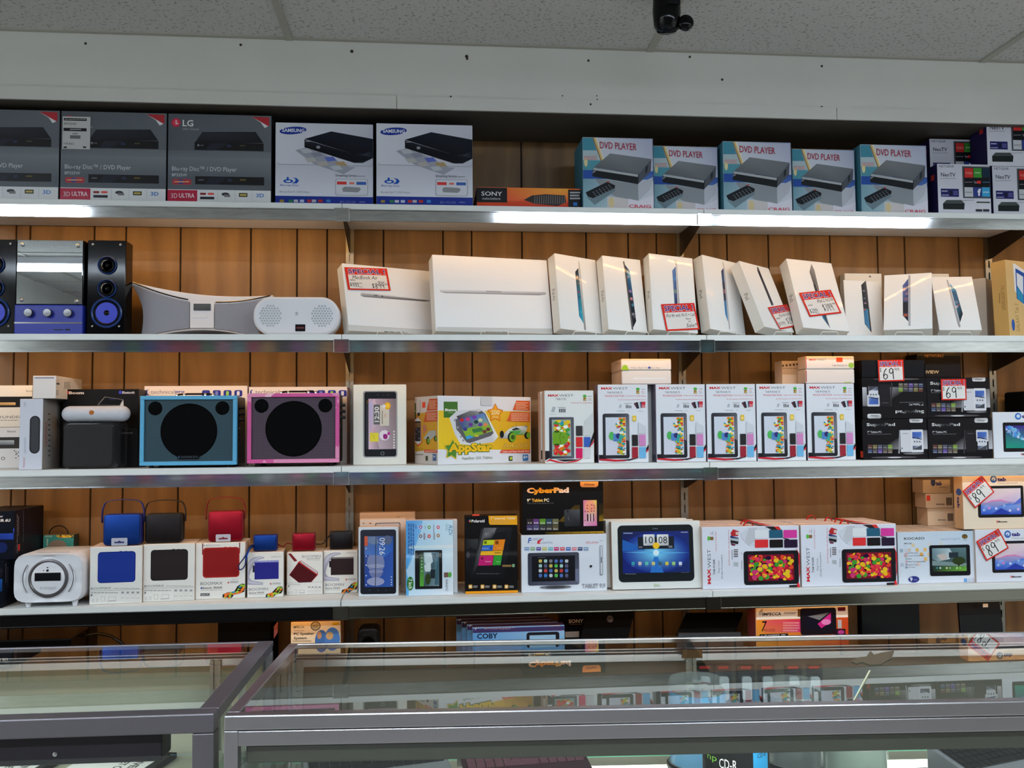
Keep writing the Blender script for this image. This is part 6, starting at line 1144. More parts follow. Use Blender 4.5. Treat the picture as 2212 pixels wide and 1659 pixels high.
def handpic(b, ox, oy):
    Q = lambda pts: [(x+ox, y+oy) for x, y in pts]; c = (168, 168, 186); d = (196, 196, 210)
    b.poly(Q([(790, 1180), (790, 930), (830, 880), (880, 850), (940, 838), (1000, 845), (1000, 862), (930, 880), (890, 910), (862, 960), (835, 1020), (820, 1090), (850, 1130), (985, 1150), (985, 1180), (880, 1180)]), c)
    b.poly(Q([(792, 940), (840, 885), (940, 845), (995, 850), (930, 866), (860, 915), (820, 990), (800, 1060)]), d); b.poly(Q([(800, 1130), (860, 1142), (975, 1158), (960, 1172), (850, 1165), (800, 1150)]), d)
b = Box((-0.3105, -0.243, z4+0.0005), 0.1150, 0.1460, 0.10, yaw=0.07, front=WB, side=(150, 136, 124), top=(226, 206, 190)); b.zoom(390, 1050, 5.53)
handpic(b, 0, 0); b.rect(884, 902, 1172, 1112, (40, 40, 130)); b.rect(884, 890, 1172, 912, (110, 120, 190)); b.fine(890, 892, 1168, 908, (180, 184, 220)); b.rect(862, 950, 884, 1030, (40, 44, 60)); b.text('MPOW', 1085, 836, 1206, 854, (160, 160, 162)); b.text('BOOMIN', 816, 1214, 1044, 1248, (130, 130, 132)); b.text('Bluetooth  SPEAKER', 818, 1264, 1000, 1284, (110, 110, 120), bold=0.01); b.fine(820, 1292, 1000, 1300, (180, 180, 180)); b.ell(1066, 1156, 1088, 1178, (200, 110, 110), n=12); b.fine(1100, 1152, 1196, 1174, (150, 150, 150), rows=2)
ribbon(b, [(1015, 1326), (1025, 1290), (1090, 1272), (1140, 1220), (1175, 1195), (1215, 1200), (1225, 1240), (1205, 1280), (1150, 1290), (1105, 1326)], 1.1, 5)
b.build('speaker_carton', 'print', 'small white speaker carton with a hand picture, its blue mini speaker on top', 'box', 'white speaker cartons on the fourth shelf'); P4 = b
b = fb(619.5, 697, 1193, 1285, 0.11, front=WB, side=(150, 136, 124), top=(226, 206, 190)); b.zoom(390, 1050, 5.53)
b.text('BOOMIN', 1452, 824, 1672, 854, (130, 130, 132)); b.text('Bluetooth SPEAKER', 1510, 858, 1668, 874, (120, 120, 124), bold=0.01); b.fine(1508, 880, 1668, 890, (190, 190, 190)); b.poly([(1284, 806), (1320, 806), (1394, 890), (1378, 900), (1358, 900)], (120, 30, 34)); b.line([(1385, 895), (1402, 914)], 4, (190, 190, 190))
b.poly([(1410, 905), (1440, 888), (1640, 1022), (1640, 1060), (1560, 1150), (1410, 1152), (1298, 1062)], (170, 34, 34)); b.poly([(1412, 915), (1625, 1062), (1560, 1150), (1412, 1152), (1302, 1062)], (76, 16, 22)); b.poly([(1440, 892), (1636, 1024), (1630, 1050), (1428, 908)], (196, 190, 194))
b.line([(1268, 1160), (1696, 1142)], 3, (150, 150, 150)); b.fine(1285, 1172, 1435, 1182, (160, 160, 160)); b.text('9', 1286, 1186, 1300, 1208, (50, 50, 54), bold=0.04); devices(b, 1278, 1300, 0.72)
b.build('speaker_carton', 'print', 'small white speaker carton with a slanted red speaker printed, red mini speaker on top', 'box', 'white speaker cartons on the fourth shelf'); P5 = b
b = fb(698.5, 772.5, 1189.5, 1281.5, 0.11, front=WB, side=(150, 136, 124), top=(226, 206, 190)); b.zoom(390, 1050, 5.53)
handpic(b, 912, -48); b.rect(1795, 860, 2068, 1060, (48, 34, 36)); b.rect(1795, 848, 2068, 866, (120, 116, 116)); b.rect(1776, 895, 1796, 970, (30, 30, 34)); b.text('MPOW', 1988, 790, 2100, 806, (160, 160, 162)); b.text('BOOMIN', 1730, 1162, 1950, 1194, (130, 130, 132)); b.text('Bluetooth  SPEAKER', 1732, 1210, 1905, 1228, (110, 110, 120), bold=0.01); b.fine(1735, 1236, 1905, 1244, (180, 180, 180)); b.ell(1970, 1104, 1992, 1128, (200, 110, 110), n=12); b.fine(2002, 1102, 2096, 1124, (150, 150, 150), rows=2)
ribbon(b, [(1920, 1272), (1930, 1240), (1990, 1222), (2040, 1170), (2080, 1148), (2116, 1152), (2118, 1190), (2105, 1232), (2060, 1240), (2010, 1274)], 1.1, 6)
b.build('speaker_carton', 'print', 'small white speaker carton with a hand picture, its black mini speaker on top', 'box', 'white speaker cartons on the fourth shelf'); P6 = b
M['sblue'] = mat('blue_anodised_mesh', (20, 60, 140), 0.35, 0.75, bump=0.12, bscale=900); M['sred'] = mat('red_anodised_mesh', (150, 14, 36), 0.3, 0.7, bump=0.12, bscale=900); M['sblk'] = mat('black_anodised_mesh', (18, 12, 15), 0.4, 0.4, bump=0.12, bscale=900)
M['hblue'] = mat('dark_blue_band', (20, 28, 100), 0.5); M['hred'] = mat('dark_red_band', (110, 14, 26), 0.45); M['hblk'] = mat('black_band', (20, 17, 18), 0.6)
M['tag'] = mat('clear_hang_tab', (196, 200, 216), 0.3, alpha=0.75)
def cube_speaker(P, px0, px1, yt, yh, band, body, label, tab, x0h, x1h, name='boxy_speaker', bandw=None):
    Y = P.M.translation.y+0.015; bx_ = 0; zb = P.M.translation.z+P.h+0.0018; X0 = Xof(px0, yt+30, Y); X1 = Xof(px1, yt+30, Y); H = at((px0+px1)/2, yt, Y).z-zb; w_ = X1-X0; yaw = 0.06
    e = empty(name, (X0, Y, zb), yaw, label, 'speaker', 'cube speakers displayed on their cartons')
    MB().prism(rrect(0.003, 0.003, w_-0.003, H-0.001, 0.008, 5), -0.001, 0.006).build('front_grille', body, parent=e, bevel=0.003, smooth=True)
    MB().prism(rrect(0, 0.0, w_, H, 0.012 if yh else 0.004, 5), 0.005, 0.05 if yh else 0.034).build('body', band, parent=e, bevel=0.002, smooth=True)
    if yh:
        xa, xb = Xof(x0h, yt, Y+0.02)-X0, Xof(x1h, yt, Y+0.02)-X0; zh = at((x0h+x1h)/2, yh, Y+0.02).z-zb
        pts = [(xa, 0.026, H*0.72), (xa-0.0005, 0.026, H*0.95), (xa+0.001, 0.026, zh-0.03), (xa+0.008, 0.026, zh-0.010), (xa+0.025, 0.026, zh-0.003), ((xa+xb)/2, 0.026, zh), (xb-0.025, 0.026, zh-0.003), (xb-0.008, 0.026, zh-0.010), (xb-0.001, 0.026, zh-0.03), (xb+0.0005, 0.026, H*0.95), (xb, 0.026, H*0.72)]
        pp = []
        for i in range(len(pts)-1):
            for t in (0, 0.34, 0.67): pp.append(Vector(pts[i]).lerp(Vector(pts[i+1]), t))
        pp.append(Vector(pts[-1])); sm = [pp[0]]+[(pp[i-1]+pp[i]*2+pp[i+1])/4 for i in range(1, len(pp)-1)]+[pp[-1]]
        m = MB(); vs = []; 
        for p in sm: vs += [(p.x, p.y-0.007, p.z), (p.x, p.y+0.007, p.z)]
        m.add(vs, [(2*i, 2*i+1, 2*i+3, 2*i+2) for i in range(len(sm)-1)]); o = m.build('handle', band, parent=e, smooth=True); sd = o.modifiers.new('thick', 'SOLIDIFY'); sd.thickness = 0.0025; sd.offset = 0
    if tab:
        t = MB(); out = rrect(w_*0.24, 0.0004, w_*0.66, 0.0245, 0.003); t.prism(out, -0.0050, -0.0045).build('hang_tab', 'tag', parent=e)
        ho = MB().prism([(w_*0.32, 0.0085), (w_*0.58, 0.0085), (w_*0.58, 0.0125), (w_*0.49, 0.013), (w_*0.45, 0.0165), (w_*0.41, 0.013), (w_*0.32, 0.0125)], -0.0056, -0.0051).build('hang_hole', band, parent=e)
    return e
cube_speaker(P1, 222, 303, 1111.5, 1079, 'hblue', 'sblue', 'large blue cube speaker with a raised blue handle, on its carton', True, 221, 310)
cube_speaker(P2, 312, 392, 1110.5, 1080, 'hblk', 'sblk', 'large black cube speaker with a raised black handle, on its carton', False, 313, 400)
cube_speaker(P3, 448.5, 524, 1104.5, 1074, 'hred', 'sred', 'large red cube speaker with a raised thin red handle, on its carton', True, 446, 529)
eb = cube_speaker(P4, 546.5, 598, 1156, None, 'hblue', 'sblue', 'blue mini speaker with a hanging blue wrist strap', False, 0, 0)
er = cube_speaker(P5, 630.5, 681, 1152.5, None, 'hred', 'sred', 'red mini speaker with its strap lying to the left', False, 0, 0)
ek = cube_speaker(P6, 712, 761.5, 1148.5, None, 'hblk', 'sblk', 'black mini speaker with its strap lying to the left', False, 0, 0)
def strap(e, pix, Y, m, r=0.0022, flat=2.6):
    pts = [at(x, y, Y+dy) for x, y, dy in pix]; q = []
    for i in range(len(pts)-1):
        for t in (0, 0.25, 0.5, 0.75): q.append(pts[i].lerp(pts[i+1], t))
    q.append(pts[-1])
    for _ in range(3): q = [q[0]]+[(q[i-1]+q[i]*2+q[i+1])/4 for i in range(1, len(q)-1)]+[q[-1]]
    o = MB().tube(q, r, n=6, flat=flat).build('wrist_strap', m, smooth=True); attach(o, e)
Yb = eb.location.y
strap(eb, [(546, 1177, 0.006), (541, 1180, -0.02), (528, 1205, -0.034), (514, 1222, -0.036), (516, 1230, -0.036), (522, 1231, -0.036), (530, 1222, -0.036), (532, 1200, -0.034), (540, 1184, -0.024), (546, 1180, 0.004)], Yb, 'sblue', r=0.002, flat=2.6)
strap(er, [(630, 1175, 0.02), (620, 1172, 0.03), (612, 1182, 0.02), (604, 1178, 0.03), (598, 1174, 0.05)], Yb+0.01, 'hred', r=0.0018, flat=2.2)
strap(ek, [(712, 1157, 0.02), (704, 1165, 0.03), (700, 1174, 0.02), (690, 1176, 0.04), (683, 1175, 0.05)], Yb+0.01, 'hblk', r=0.0018, flat=2.2)
# --- middle bay tablets
b = Box((0.0498, -0.270, z4+0.0005), 0.1300, 0.2253, 0.035, yaw=-0.06, front=(206, 214, 222), side=(214, 190, 170), top=(230, 190, 160)); b.zoom(740, 1050, 5.53)
b.rect(212, 520, 640, 1290, [(44, 46, 60), (40, 42, 54), (20, 22, 30), (26, 28, 38)], r=0.07); b.rect(262, 598, 605, 1205, [(60, 80, 140), (50, 80, 160), (50, 90, 170), (40, 70, 150)]); b.poly([(262, 598), (605, 598), (605, 760), (500, 850), (262, 820)], [(90, 110, 150), (50, 80, 150), (40, 90, 180), (60, 110, 190), (80, 120, 190)])
b.poly([(300, 850), (330, 820), (480, 830), (500, 900), (500, 960), (470, 1010), (330, 1010), (290, 950)], (120, 130, 170)); b.ell(320, 960, 480, 1100, (110, 120, 166)); b.ell(290, 1090, 500, 1190, (150, 156, 190)); b.ell(300, 930, 500, 980, (150, 156, 186)); b.ell(310, 1000, 490, 1040, (136, 144, 180)); b.ell(480, 590, 590, 700, (90, 100, 130)); b.poly([(310, 610), (400, 600), (440, 680), (360, 700), (300, 670)], (110, 130, 160)); b.line([(400, 598), (392, 1204)], 7, (16, 18, 30)); b.line([(408, 598), (400, 1204)], 3, (150, 160, 190))
b.text('09:26', 440, 618, 506, 820, (226, 230, 236), rot=3); b.rect(262, 600, 300, 715, (200, 90, 60)); 
for y in (745, 838, 945, 1070, 1180): b.ell(273, y-9, 291, y+9, (196, 200, 214), n=8)
for y in (1085, 1120, 1150, 1178): b.ell(576, y-8, 592, y+8, (200, 204, 214), n=8)
for x in (325, 425, 522): b.ell(x-8, 1236, x+8, 1252, (70, 76, 90), n=8)
b.build('tablet_box_front', 'print', 'upright pale carton with a black tablet showing 09:26 on its screen', 'box'); TB = b; b.o.name = 'upright_tablet_carton'
b = sbox(3, 777, 877, 1122, Y=-0.20, d=0.05, front=(206, 184, 168), side=(180, 172, 176), top=(240, 206, 176)); b.zoom(740, 1050, 5.53); b.rect(390, 438, 690, 1190, (60, 44, 44), r=0.06); b.rect(398, 446, 682, 1182, (190, 172, 166), r=0.06); b.text('Touchscreen Internet Tablet', 720, 862, 738, 1210, (110, 100, 106), rot=3); b.text('Tablet Tactile Internet', 696, 990, 712, 1210, (110, 100, 106), rot=3); b.rect(318, 438, 344, 452, (150, 80, 50)); b.rect(240, 440, 262, 452, (110, 100, 96)); b.build('upright_tablet_carton', 'print', 'pale carton with small vertical lettering right behind the 09:26 tablet carton', 'box')
b = sbox(3, 777, 897, 1107, Y=-0.135, d=0.05, front=(206, 172, 140), side=(190, 150, 120)); b.zoom(740, 1050, 5.53); b.fine(645, 366, 690, 376, (110, 90, 76)); b.build('upright_tablet_carton', 'print', 'plain tan lit carton hindmost of the three upright ones', 'box')
b = fb(877, 979, 1124, 1286.5, 0.03, front=(196, 226, 240), side=(200, 210, 220), top=(220, 200, 206)); b.zoom(740, 1050, 5.53)
b.full([(150, 200, 236), (200, 230, 244), (226, 232, 242), (190, 220, 240)]); b.poly([(760, 402), (955, 405), (940, 520), (880, 700), (820, 900), (770, 1000), (752, 1000)], [(70, 150, 220), (120, 180, 232), (110, 170, 226), (120, 180, 230), (130, 186, 232), (110, 180, 232), (80, 160, 224)]); b.poly([(750, 1000), (800, 1180), (790, 1308), (748, 1308)], [(80, 170, 232), (120, 196, 240), (110, 180, 226), (60, 160, 226)]); b.rect(790, 708, 1318, 742, [(196, 226, 232), (230, 236, 240), (230, 238, 240), (196, 226, 232)])
for (x, y, c) in ((933, 490, (120, 60, 150)), (1034, 492, (60, 150, 80)), (1142, 492, (196, 70, 110)), (932, 598, (80, 90, 110)), (1034, 598, (190, 50, 60)), (1142, 590, (150, 120, 90))): b.ell(x-26, y-28, x+26, y+28, (220, 224, 230), n=18); b.ell(x-20, y-22, x+20, y+22, c, n=16); b.rect(x-8, y-9, x+8, y+9, (220, 220, 226))
b.text('RDi', 1268, 462, 1312, 590, (90, 130, 170), rot=3, shear=0.3); b.text('DX752', 1230, 455, 1256, 530, (140, 170, 190), rot=3); b.fine(780, 450, 860, 820, (60, 100, 160), rows=3, vert=True); b.fine(870, 460, 884, 510, (90, 100, 150), vert=True); b.fine(985, 470, 996, 510, (110, 150, 110), vert=True); b.fine(1085, 460, 1096, 560, (150, 100, 130), vert=True); b.fine(966, 560, 990, 640, (150, 100, 110), rows=2, vert=True); b.fine(1085, 560, 1104, 640, (150, 130, 120), rows=2, vert=True)
b.rect(866, 765, 1190, 1228, (24, 26, 30), r=0.04); b.rect(922, 790, 975, 1196, [(40, 50, 52), (40, 50, 52), (90, 170, 60), (90, 170, 60)]); b.rect(970, 788, 1152, 1194, [(150, 180, 190), (60, 90, 104), (130, 160, 170), (60, 80, 84)]); b.poly([(980, 800), (1060, 795), (1080, 900), (1010, 980), (980, 900)], (190, 210, 216)); b.poly([(975, 950), (1050, 900), (1060, 1020), (985, 1020)], (206, 220, 224)); b.ell(985, 1040, 1052, 1180, (50, 64, 30)); b.rect(1050, 996, 1118, 1102, (34, 44, 50)); b.poly([(1060, 800), (1150, 800), (1150, 1180), (1100, 1180), (1110, 960)], [(50, 80, 96), (60, 100, 116), (70, 100, 110), (60, 90, 100), (90, 120, 130)])
for y in (855, 895, 935, 970, 1015): b.ell(938, y-8, 956, y+8, (190, 200, 200), n=8)
b.ell(770, 1080, 848, 1245, (50, 120, 50)); b.text('7 Inch', 788, 1110, 832, 1225, (226, 230, 220), rot=3, bold=0.02); b.ell(1262, 1025, 1302, 1090, (90, 170, 70)); b.rect(1212, 1030, 1262, 1088, (120, 90, 80)); b.text('Android 4.2', 1232, 1110, 1262, 1250, (90, 100, 110), rot=3)
b.build('blue_tablet_carton', 'wrap', 'pale blue upright carton with six coloured round icons and a dark tablet', 'box'); RB = b
b = sbox(3, 886, 988, 1123.5, Y=RB.M.translation.y+0.034, d=0.035, front=(206, 210, 214), side=(196, 190, 190), top=(220, 200, 206)); b.build('blue_tablet_carton', 'print', 'white edged carton directly behind the pale blue upright carton', 'box')
b = fb(1005, 1118.5, 1114, 1282, 0.05, front=(20, 19, 20), side=(26, 18, 14), top=(40, 26, 18)); b.zoom(740, 1050, 5.53)
b.poly([(1742, 355), (2094, 352), (2094, 466), (2080, 462), (1760, 462), (1748, 440)], (226, 160, 30)); b.text('7" Internet Tablet', 1768, 368, 2066, 398, (240, 226, 196), bold=0.01); b.fine(1768, 410, 2005, 450, (196, 150, 80), rows=2); b.text('Polaroid', 1542, 400, 1696, 434, (230, 230, 230), bold=0.03)
for (dx, dy, c) in ((0, -9, (60, 150, 200)), (8, 0, (120, 180, 60)), (0, 9, (226, 120, 40)), (-8, 0, (190, 60, 120))): b.ell(1522+dx-9, 417+dy-9, 1522+dx+9, 417+dy+9, c, n=8)
b.rect(1470, 632, 1620, 760, [(34, 36, 38), (60, 62, 64), (40, 42, 44), (28, 28, 30)]); b.ell(1468, 735, 1590, 1060, (26, 26, 30)); b.ell(1480, 780, 1520, 860, (60, 60, 66))
b.poly([(1660, 510), (1690, 495), (2010, 492), (2032, 510), (1925, 1090), (1900, 1105), (1540, 1112), (1522, 1095)], [(50, 50, 54), (44, 44, 48), (34, 34, 38), (30, 30, 34), (24, 24, 28), (22, 22, 26), (20, 20, 24), (24, 24, 28)]); b.poly([(1690, 500), (1840, 500), (1700, 800), (1610, 1000), (1560, 1080), (1540, 1080)], [(90, 90, 94), (110, 110, 114), (40, 40, 44), (30, 30, 34), (24, 24, 28), (24, 24, 28)]); b.poly([(1700, 560), (1965, 545), (1880, 1060), (1590, 1060)], (26, 26, 30)); b.poly([(1700, 560), (1830, 552), (1780, 625), (1685, 632)], [(130, 130, 134), (60, 60, 64), (40, 40, 44), (70, 70, 74)])
b.poly([(1685, 646), (1812, 642), (1802, 702), (1672, 706)], (190, 206, 40)); b.poly([(1672, 710), (1802, 706), (1790, 770), (1658, 772)], (50, 100, 190)); b.poly([(1812, 642), (1942, 636), (1918, 768), (1792, 770)], (226, 130, 30)); b.poly([(1654, 778), (1914, 772), (1906, 824), (1644, 826)], (226, 170, 30)); b.poly([(1640, 832), (1806, 828), (1786, 946), (1618, 950)], (190, 34, 110)); b.poly([(1810, 828), (1904, 826), (1888, 944), (1790, 946)], (50, 150, 50))
b.text('Facebook', 1668, 735, 1745, 752, (190, 206, 226)); b.text('f', 1766, 724, 1782, 756, (20, 40, 90), bold=0.04); b.text('Gallery', 1846, 732, 1908, 746, (240, 190, 120)); b.text('Browser', 1708, 892, 1778, 908, (236, 196, 216)); b.text('Reader', 1838, 896, 1884, 908, (190, 220, 180)); b.rect(1690, 656, 1722, 690, (90, 110, 30)); b.rect(1824, 652, 1864, 696, (120, 70, 20)); b.ell(1648, 845, 1688, 880, (130, 20, 70)); b.fine(1815, 790, 1890, 806, (90, 60, 10)); b.fine(1600, 1040, 1880, 1054, (90, 90, 94)); b.fine(1910, 938, 2020, 966, (190, 150, 90), rows=2); b.rect(2026, 930, 2056, 968, (130, 170, 130), r=0.3)
for i, x in enumerate((1504, 1648, 1792, 1934)): b.rect(x, 1176, x+46, 1224, (206, 150, 60), r=0.2); b.rect(x+10, 1186, x+36, 1214, (236, 226, 200), r=0.2); b.fine(x+56, 1186, x+110, 1216, (170, 170, 170), rows=2)
b.rect(1462, 1250, 2096, 1286, (226, 150, 30)); b.build('black_yellow_carton', 'gloss', 'black upright tablet carton with yellow corner and coloured tile screen', 'box'); PB = b
st = MB().box(PB.M.translation.x+0.025, PB.M.translation.y+0.002, PB.M.translation.z+PB.h, PB.M.translation.x+0.048, PB.M.translation.y+0.018, PB.M.translation.z+PB.h+0.004).build('price_sticker', mat('orange_red_sticker', (230, 70, 44), 0.5)); st['label'] = 'orange red price sticker'; attach(st, PB.o)
b = fb(1126.5, 1311, 1155, 1279, 0.10, front=(216, 222, 232), side=(216, 200, 186), top=(226, 214, 206)); b.zoom(1080, 1020, 4.809)
b.text('F', 288, 682, 330, 738, (60, 90, 170), bold=0.03, shear=0.2); b.text('USION', 320, 682, 456, 708, (120, 130, 170), shear=0.3, bold=0.01); b.poly([(390, 712), (440, 690), (410, 735), (440, 742), (385, 745)], (206, 50, 60)); b.text('DIGITAL', 436, 722, 550, 742, (130, 136, 170), bold=0.01); b.fine(285, 732, 380, 738, (150, 160, 190)); b.text('Ultra Series', 890, 716, 1024, 736, (206, 100, 110), shear=0.3); b.line([(892, 742), (1020, 738)], 2, (206, 100, 110))
for i, c in enumerate(((120, 150, 190), (130, 170, 130), (90, 80, 150), (190, 190, 110), (110, 180, 190), (190, 40, 110), (206, 90, 100), (70, 110, 180), (214, 130, 140), (50, 70, 110), (130, 160, 190))): x = 254+i*61.5; b.rect(x, 778, x+50, 814, c, r=0.08); b.fine(x+6, 788, x+44, 798, (226, 226, 230))
b.rect(290, 834, 822, 1172, [(50, 52, 64), (66, 68, 80), (90, 94, 112), (60, 64, 80)], r=0.04); b.poly([(782, 1004), (820, 1004), (818, 1150), (782, 1125)], (110, 116, 140)); b.rect(330, 868, 780, 1132, (18, 18, 24))
g = random.Random(9); ic = [(190, 200, 206), (80, 180, 80), (80, 110, 180), (60, 120, 200), (120, 120, 126), (160, 200, 190), (190, 60, 60), (200, 180, 90), (90, 90, 120)]
for r_ in range(4):
    for c_ in range(6): x = 402+c_*54.5; y = 906+r_*50; b.rect(x, y, x+34, y+32, g.choice(ic), r=0.25); b.fine(x+2, y+38, x+32, y+43, (110, 110, 120))
b.fine(395, 880, 470, 888, (110, 110, 120)); b.ell(410, 1172, 740, 1210, (110, 112, 120)); b.ell(470, 1180, 680, 1204, (60, 60, 66)); b.ell(930, 962, 956, 988, (28, 28, 32)); b.rect(1038, 760, 1064, 1066, (110, 116, 130), r=0.3); b.rect(1042, 765, 1060, 1060, (200, 206, 214), r=0.3); b.rect(1046, 880, 1056, 940, (90, 96, 110)); b.fine(1036, 704, 1068, 712, (150, 150, 160)); b.text('TABLET 9.9', 850, 1154, 1092, 1200, (150, 152, 162), bold=0.02)
b.build('white_tablet_carton', 'print', 'white wide tablet carton under the black and gold carton', 'box'); FB_ = b
zc = z4+FB_.h+0.0012; Yc = FB_.M.translation.y+0.004
b = Box((Xof(1128, 1100, Yc), Yc, zc), Xof(1303.5, 1100, Yc)-Xof(1128, 1100, Yc), at(1215, 1036, Yc).z-zc, 0.09, front=(16, 15, 16), side=(24, 18, 10)); b.zoom(1080, 1020, 4.809)
b.poly([(610, 515), (690, 420), (780, 340), (1075, 320), (1078, 520)], [(24, 20, 12), (90, 70, 20), (50, 40, 16), (30, 24, 14), (60, 46, 16)]); b.poly([(600, 515), (700, 430), (830, 400), (830, 515)], [(70, 56, 16), (130, 104, 24), (110, 88, 20), (130, 104, 24)]); b.poly([(1026, 450), (1078, 430), (1078, 515), (1026, 515)], [(90, 70, 20), (60, 46, 16), (150, 116, 24), (150, 116, 24)]); b.rect(228, 515, 1080, 612, (18, 16, 16)); b.rect(470, 618, 1078, 648, [(60, 46, 16), (190, 150, 40), (150, 110, 30), (40, 30, 12)])
for x in (568, 654, 742, 830, 920, 1000): b.line([(x, 616), (x+3, 648)], 3, (20, 18, 16))
b.text('CyberPad', 278, 160, 716, 232, (230, 150, 30), bold=0.06, cols=[(236, 206, 190), (226, 150, 40), (226, 150, 30), (230, 160, 40), (236, 200, 170), (238, 226, 220)]); b.text('9" Tablet PC', 280, 274, 510, 308, (226, 170, 50), bold=0.03, cols=[(230, 230, 230), (226, 160, 40), (230, 190, 90), (232, 232, 232)]); b.text('WiFi, Dual Cam (Android 4.2)', 282, 316, 556, 332, (110, 110, 110)); b.poly([(832, 86), (1022, 86), (1020, 140), (1000, 156), (850, 156), (834, 140)], [(236, 180, 120), (240, 190, 130), (206, 150, 100), (190, 140, 100), (190, 140, 100), (206, 150, 100)]); b.text('iView', 876, 116, 984, 138, (90, 60, 40), bold=0.03)
b.rect(668, 388, 834, 562, [(60, 62, 66), (80, 82, 88), (30, 30, 34), (40, 42, 46)], r=0.09); b.ell(692, 396, 712, 418, (30, 30, 34), n=12); b.fine(706, 462, 716, 500, (110, 110, 116), vert=True); b.rect(830, 272, 1028, 580, (22, 16, 18), r=0.05); b.rect(866, 290, 1006, 558, [(206, 110, 150), (226, 190, 80), (206, 110, 170), (214, 150, 190)]); b.ell(880, 300, 990, 420, (230, 150, 120)); b.rect(904, 435, 918, 508, (40, 20, 30)); 
for (x, y) in ((908, 345), (950, 340), (975, 345), (906, 375), (950, 378), (980, 372), (884, 408), (912, 408), (950, 404), (976, 404), (884, 500)): b.ell(x-7, y-6, x+7, y+6, (130, 50, 90), n=8)
for i in range(4): b.rect(922+i*15, 430, 930+i*15, 510, (60, 40, 60) if i % 2 else (230, 220, 226))
cs = [(50, 40, 40), (100, 60, 120), (90, 140, 40), (50, 70, 90), (110, 110, 80), (70, 60, 100), (80, 76, 110), (60, 60, 62), (64, 62, 60), (90, 84, 60)]; tx = ['4.2', '8GB', 'Sens', 'WiFi', 'App', 'Cam', 'Email', 'Tool', 'OTG', 'Game']
for i in range(10): x = 277+(i % 5)*67; y = 484+(i//5)*62; b.rect(x, y, x+62, y+58, cs[i]); b.text(tx[i], x+8, y+34, x+54, y+50, (206, 206, 206), bold=0.02)
b.build('black_gold_carton', 'gloss', 'black and gold tablet carton reaching up to the shelf above', 'box')
b = Box((0.8918, -0.280, 0.9683), 0.3046, 0.2249, 0.035, yaw=-0.016, tilt=0.062, front=(216, 220, 218), side=(190, 160, 140), top=(226, 206, 186)); b.zoom(1080, 1020, 4.809)
b.rect(1226, 548, 2012, 1138, (30, 38, 44), r=0.06); b.rect(1232, 554, 2004, 1130, (18, 24, 28), r=0.055); b.rect(1272, 612, 1968, 1044, [(20, 30, 80), (24, 40, 110), (20, 40, 100), (16, 30, 110)])
# glowing blue screen print built from rings
for k in range(14):
    f = 1-k/14.0; c = tuple(int(a*(f)+b_*(1-f)) for a, b_ in zip((22, 46, 130), (120, 210, 240))); rx, ry = 330*f+16, 200*f+14; b.ell(1620-rx, max(614, 838-ry), 1620+rx, min(1042, 838+ry), c, n=36)
b.poly([(1272, 830), (1620, 828), (1968, 836), (1620, 850)], (90, 170, 220)); b.ell(1590, 806, 1652, 868, (210, 236, 244)); b.poly([(1272, 700), (1500, 790), (1500, 810), (1272, 820)], (30, 90, 170)); b.poly([(1560, 1042), (1600, 880), (1640, 880), (1700, 1042)], (40, 110, 190))
b.rect(1432, 668, 1808, 796, (24, 30, 40)); b.rect(1488, 646, 1606, 762, [(226, 230, 232), (210, 214, 216), (170, 174, 178), (190, 194, 198)], r=0.07); b.rect(1630, 646, 1750, 762, [(226, 230, 232), (210, 214, 216), (170, 174, 178), (190, 194, 198)], r=0.07); b.text('10', 1508, 668, 1590, 740, (40, 44, 50)); b.text('08', 1646, 668, 1736, 740, (40, 44, 50)); b.ell(1586, 730, 1656, 796, (236, 190, 40)); b.fine(1440, 770, 1480, 788, (150, 150, 156), rows=2); b.fine(1750, 762, 1790, 784, (170, 170, 176), rows=2)
for i, c in enumerate(((50, 150, 160), (206, 190, 180), (90, 190, 170), (200, 196, 120), (60, 90, 100), (206, 190, 70), (150, 200, 120), (200, 210, 226))): x = 1366+i*70; b.rect(x, 930, x+34, 966, c, r=0.2); b.fine(x+2, 974, x+32, 980, (140, 160, 200))
b.text('htc', 1588, 574, 1640, 594, (120, 130, 134)); b.fine(1282, 626, 1375, 642, (170, 190, 220)); b.fine(1878, 618, 1950, 630, (190, 200, 220)); b.fine(1300, 1050, 1410, 1064, (110, 120, 124)); b.fine(1880, 1036, 1960, 1048, (90, 96, 100)); b.text('htc', 1600, 1156, 1660, 1178, (150, 190, 110)); b.fine(1596, 1182, 1666, 1190, (150, 150, 150))
b.build('large_tablet_carton', 'print', 'white wide carton with a black tablet whose blue screen shows 10 08', 'box', 'large white tablet cartons stacked upright'); HB_ = b
for i, lab in ((1, 'second carton right behind the wide one with the blue clock screen'), (2, 'hindmost carton behind the wide one with the blue clock screen')):
    place_copy(HB_, 0, 0, 0, lab, m=Matrix.Translation((-0.012*i, 0.0375*i, 0.001*i)) @ HB_.M)
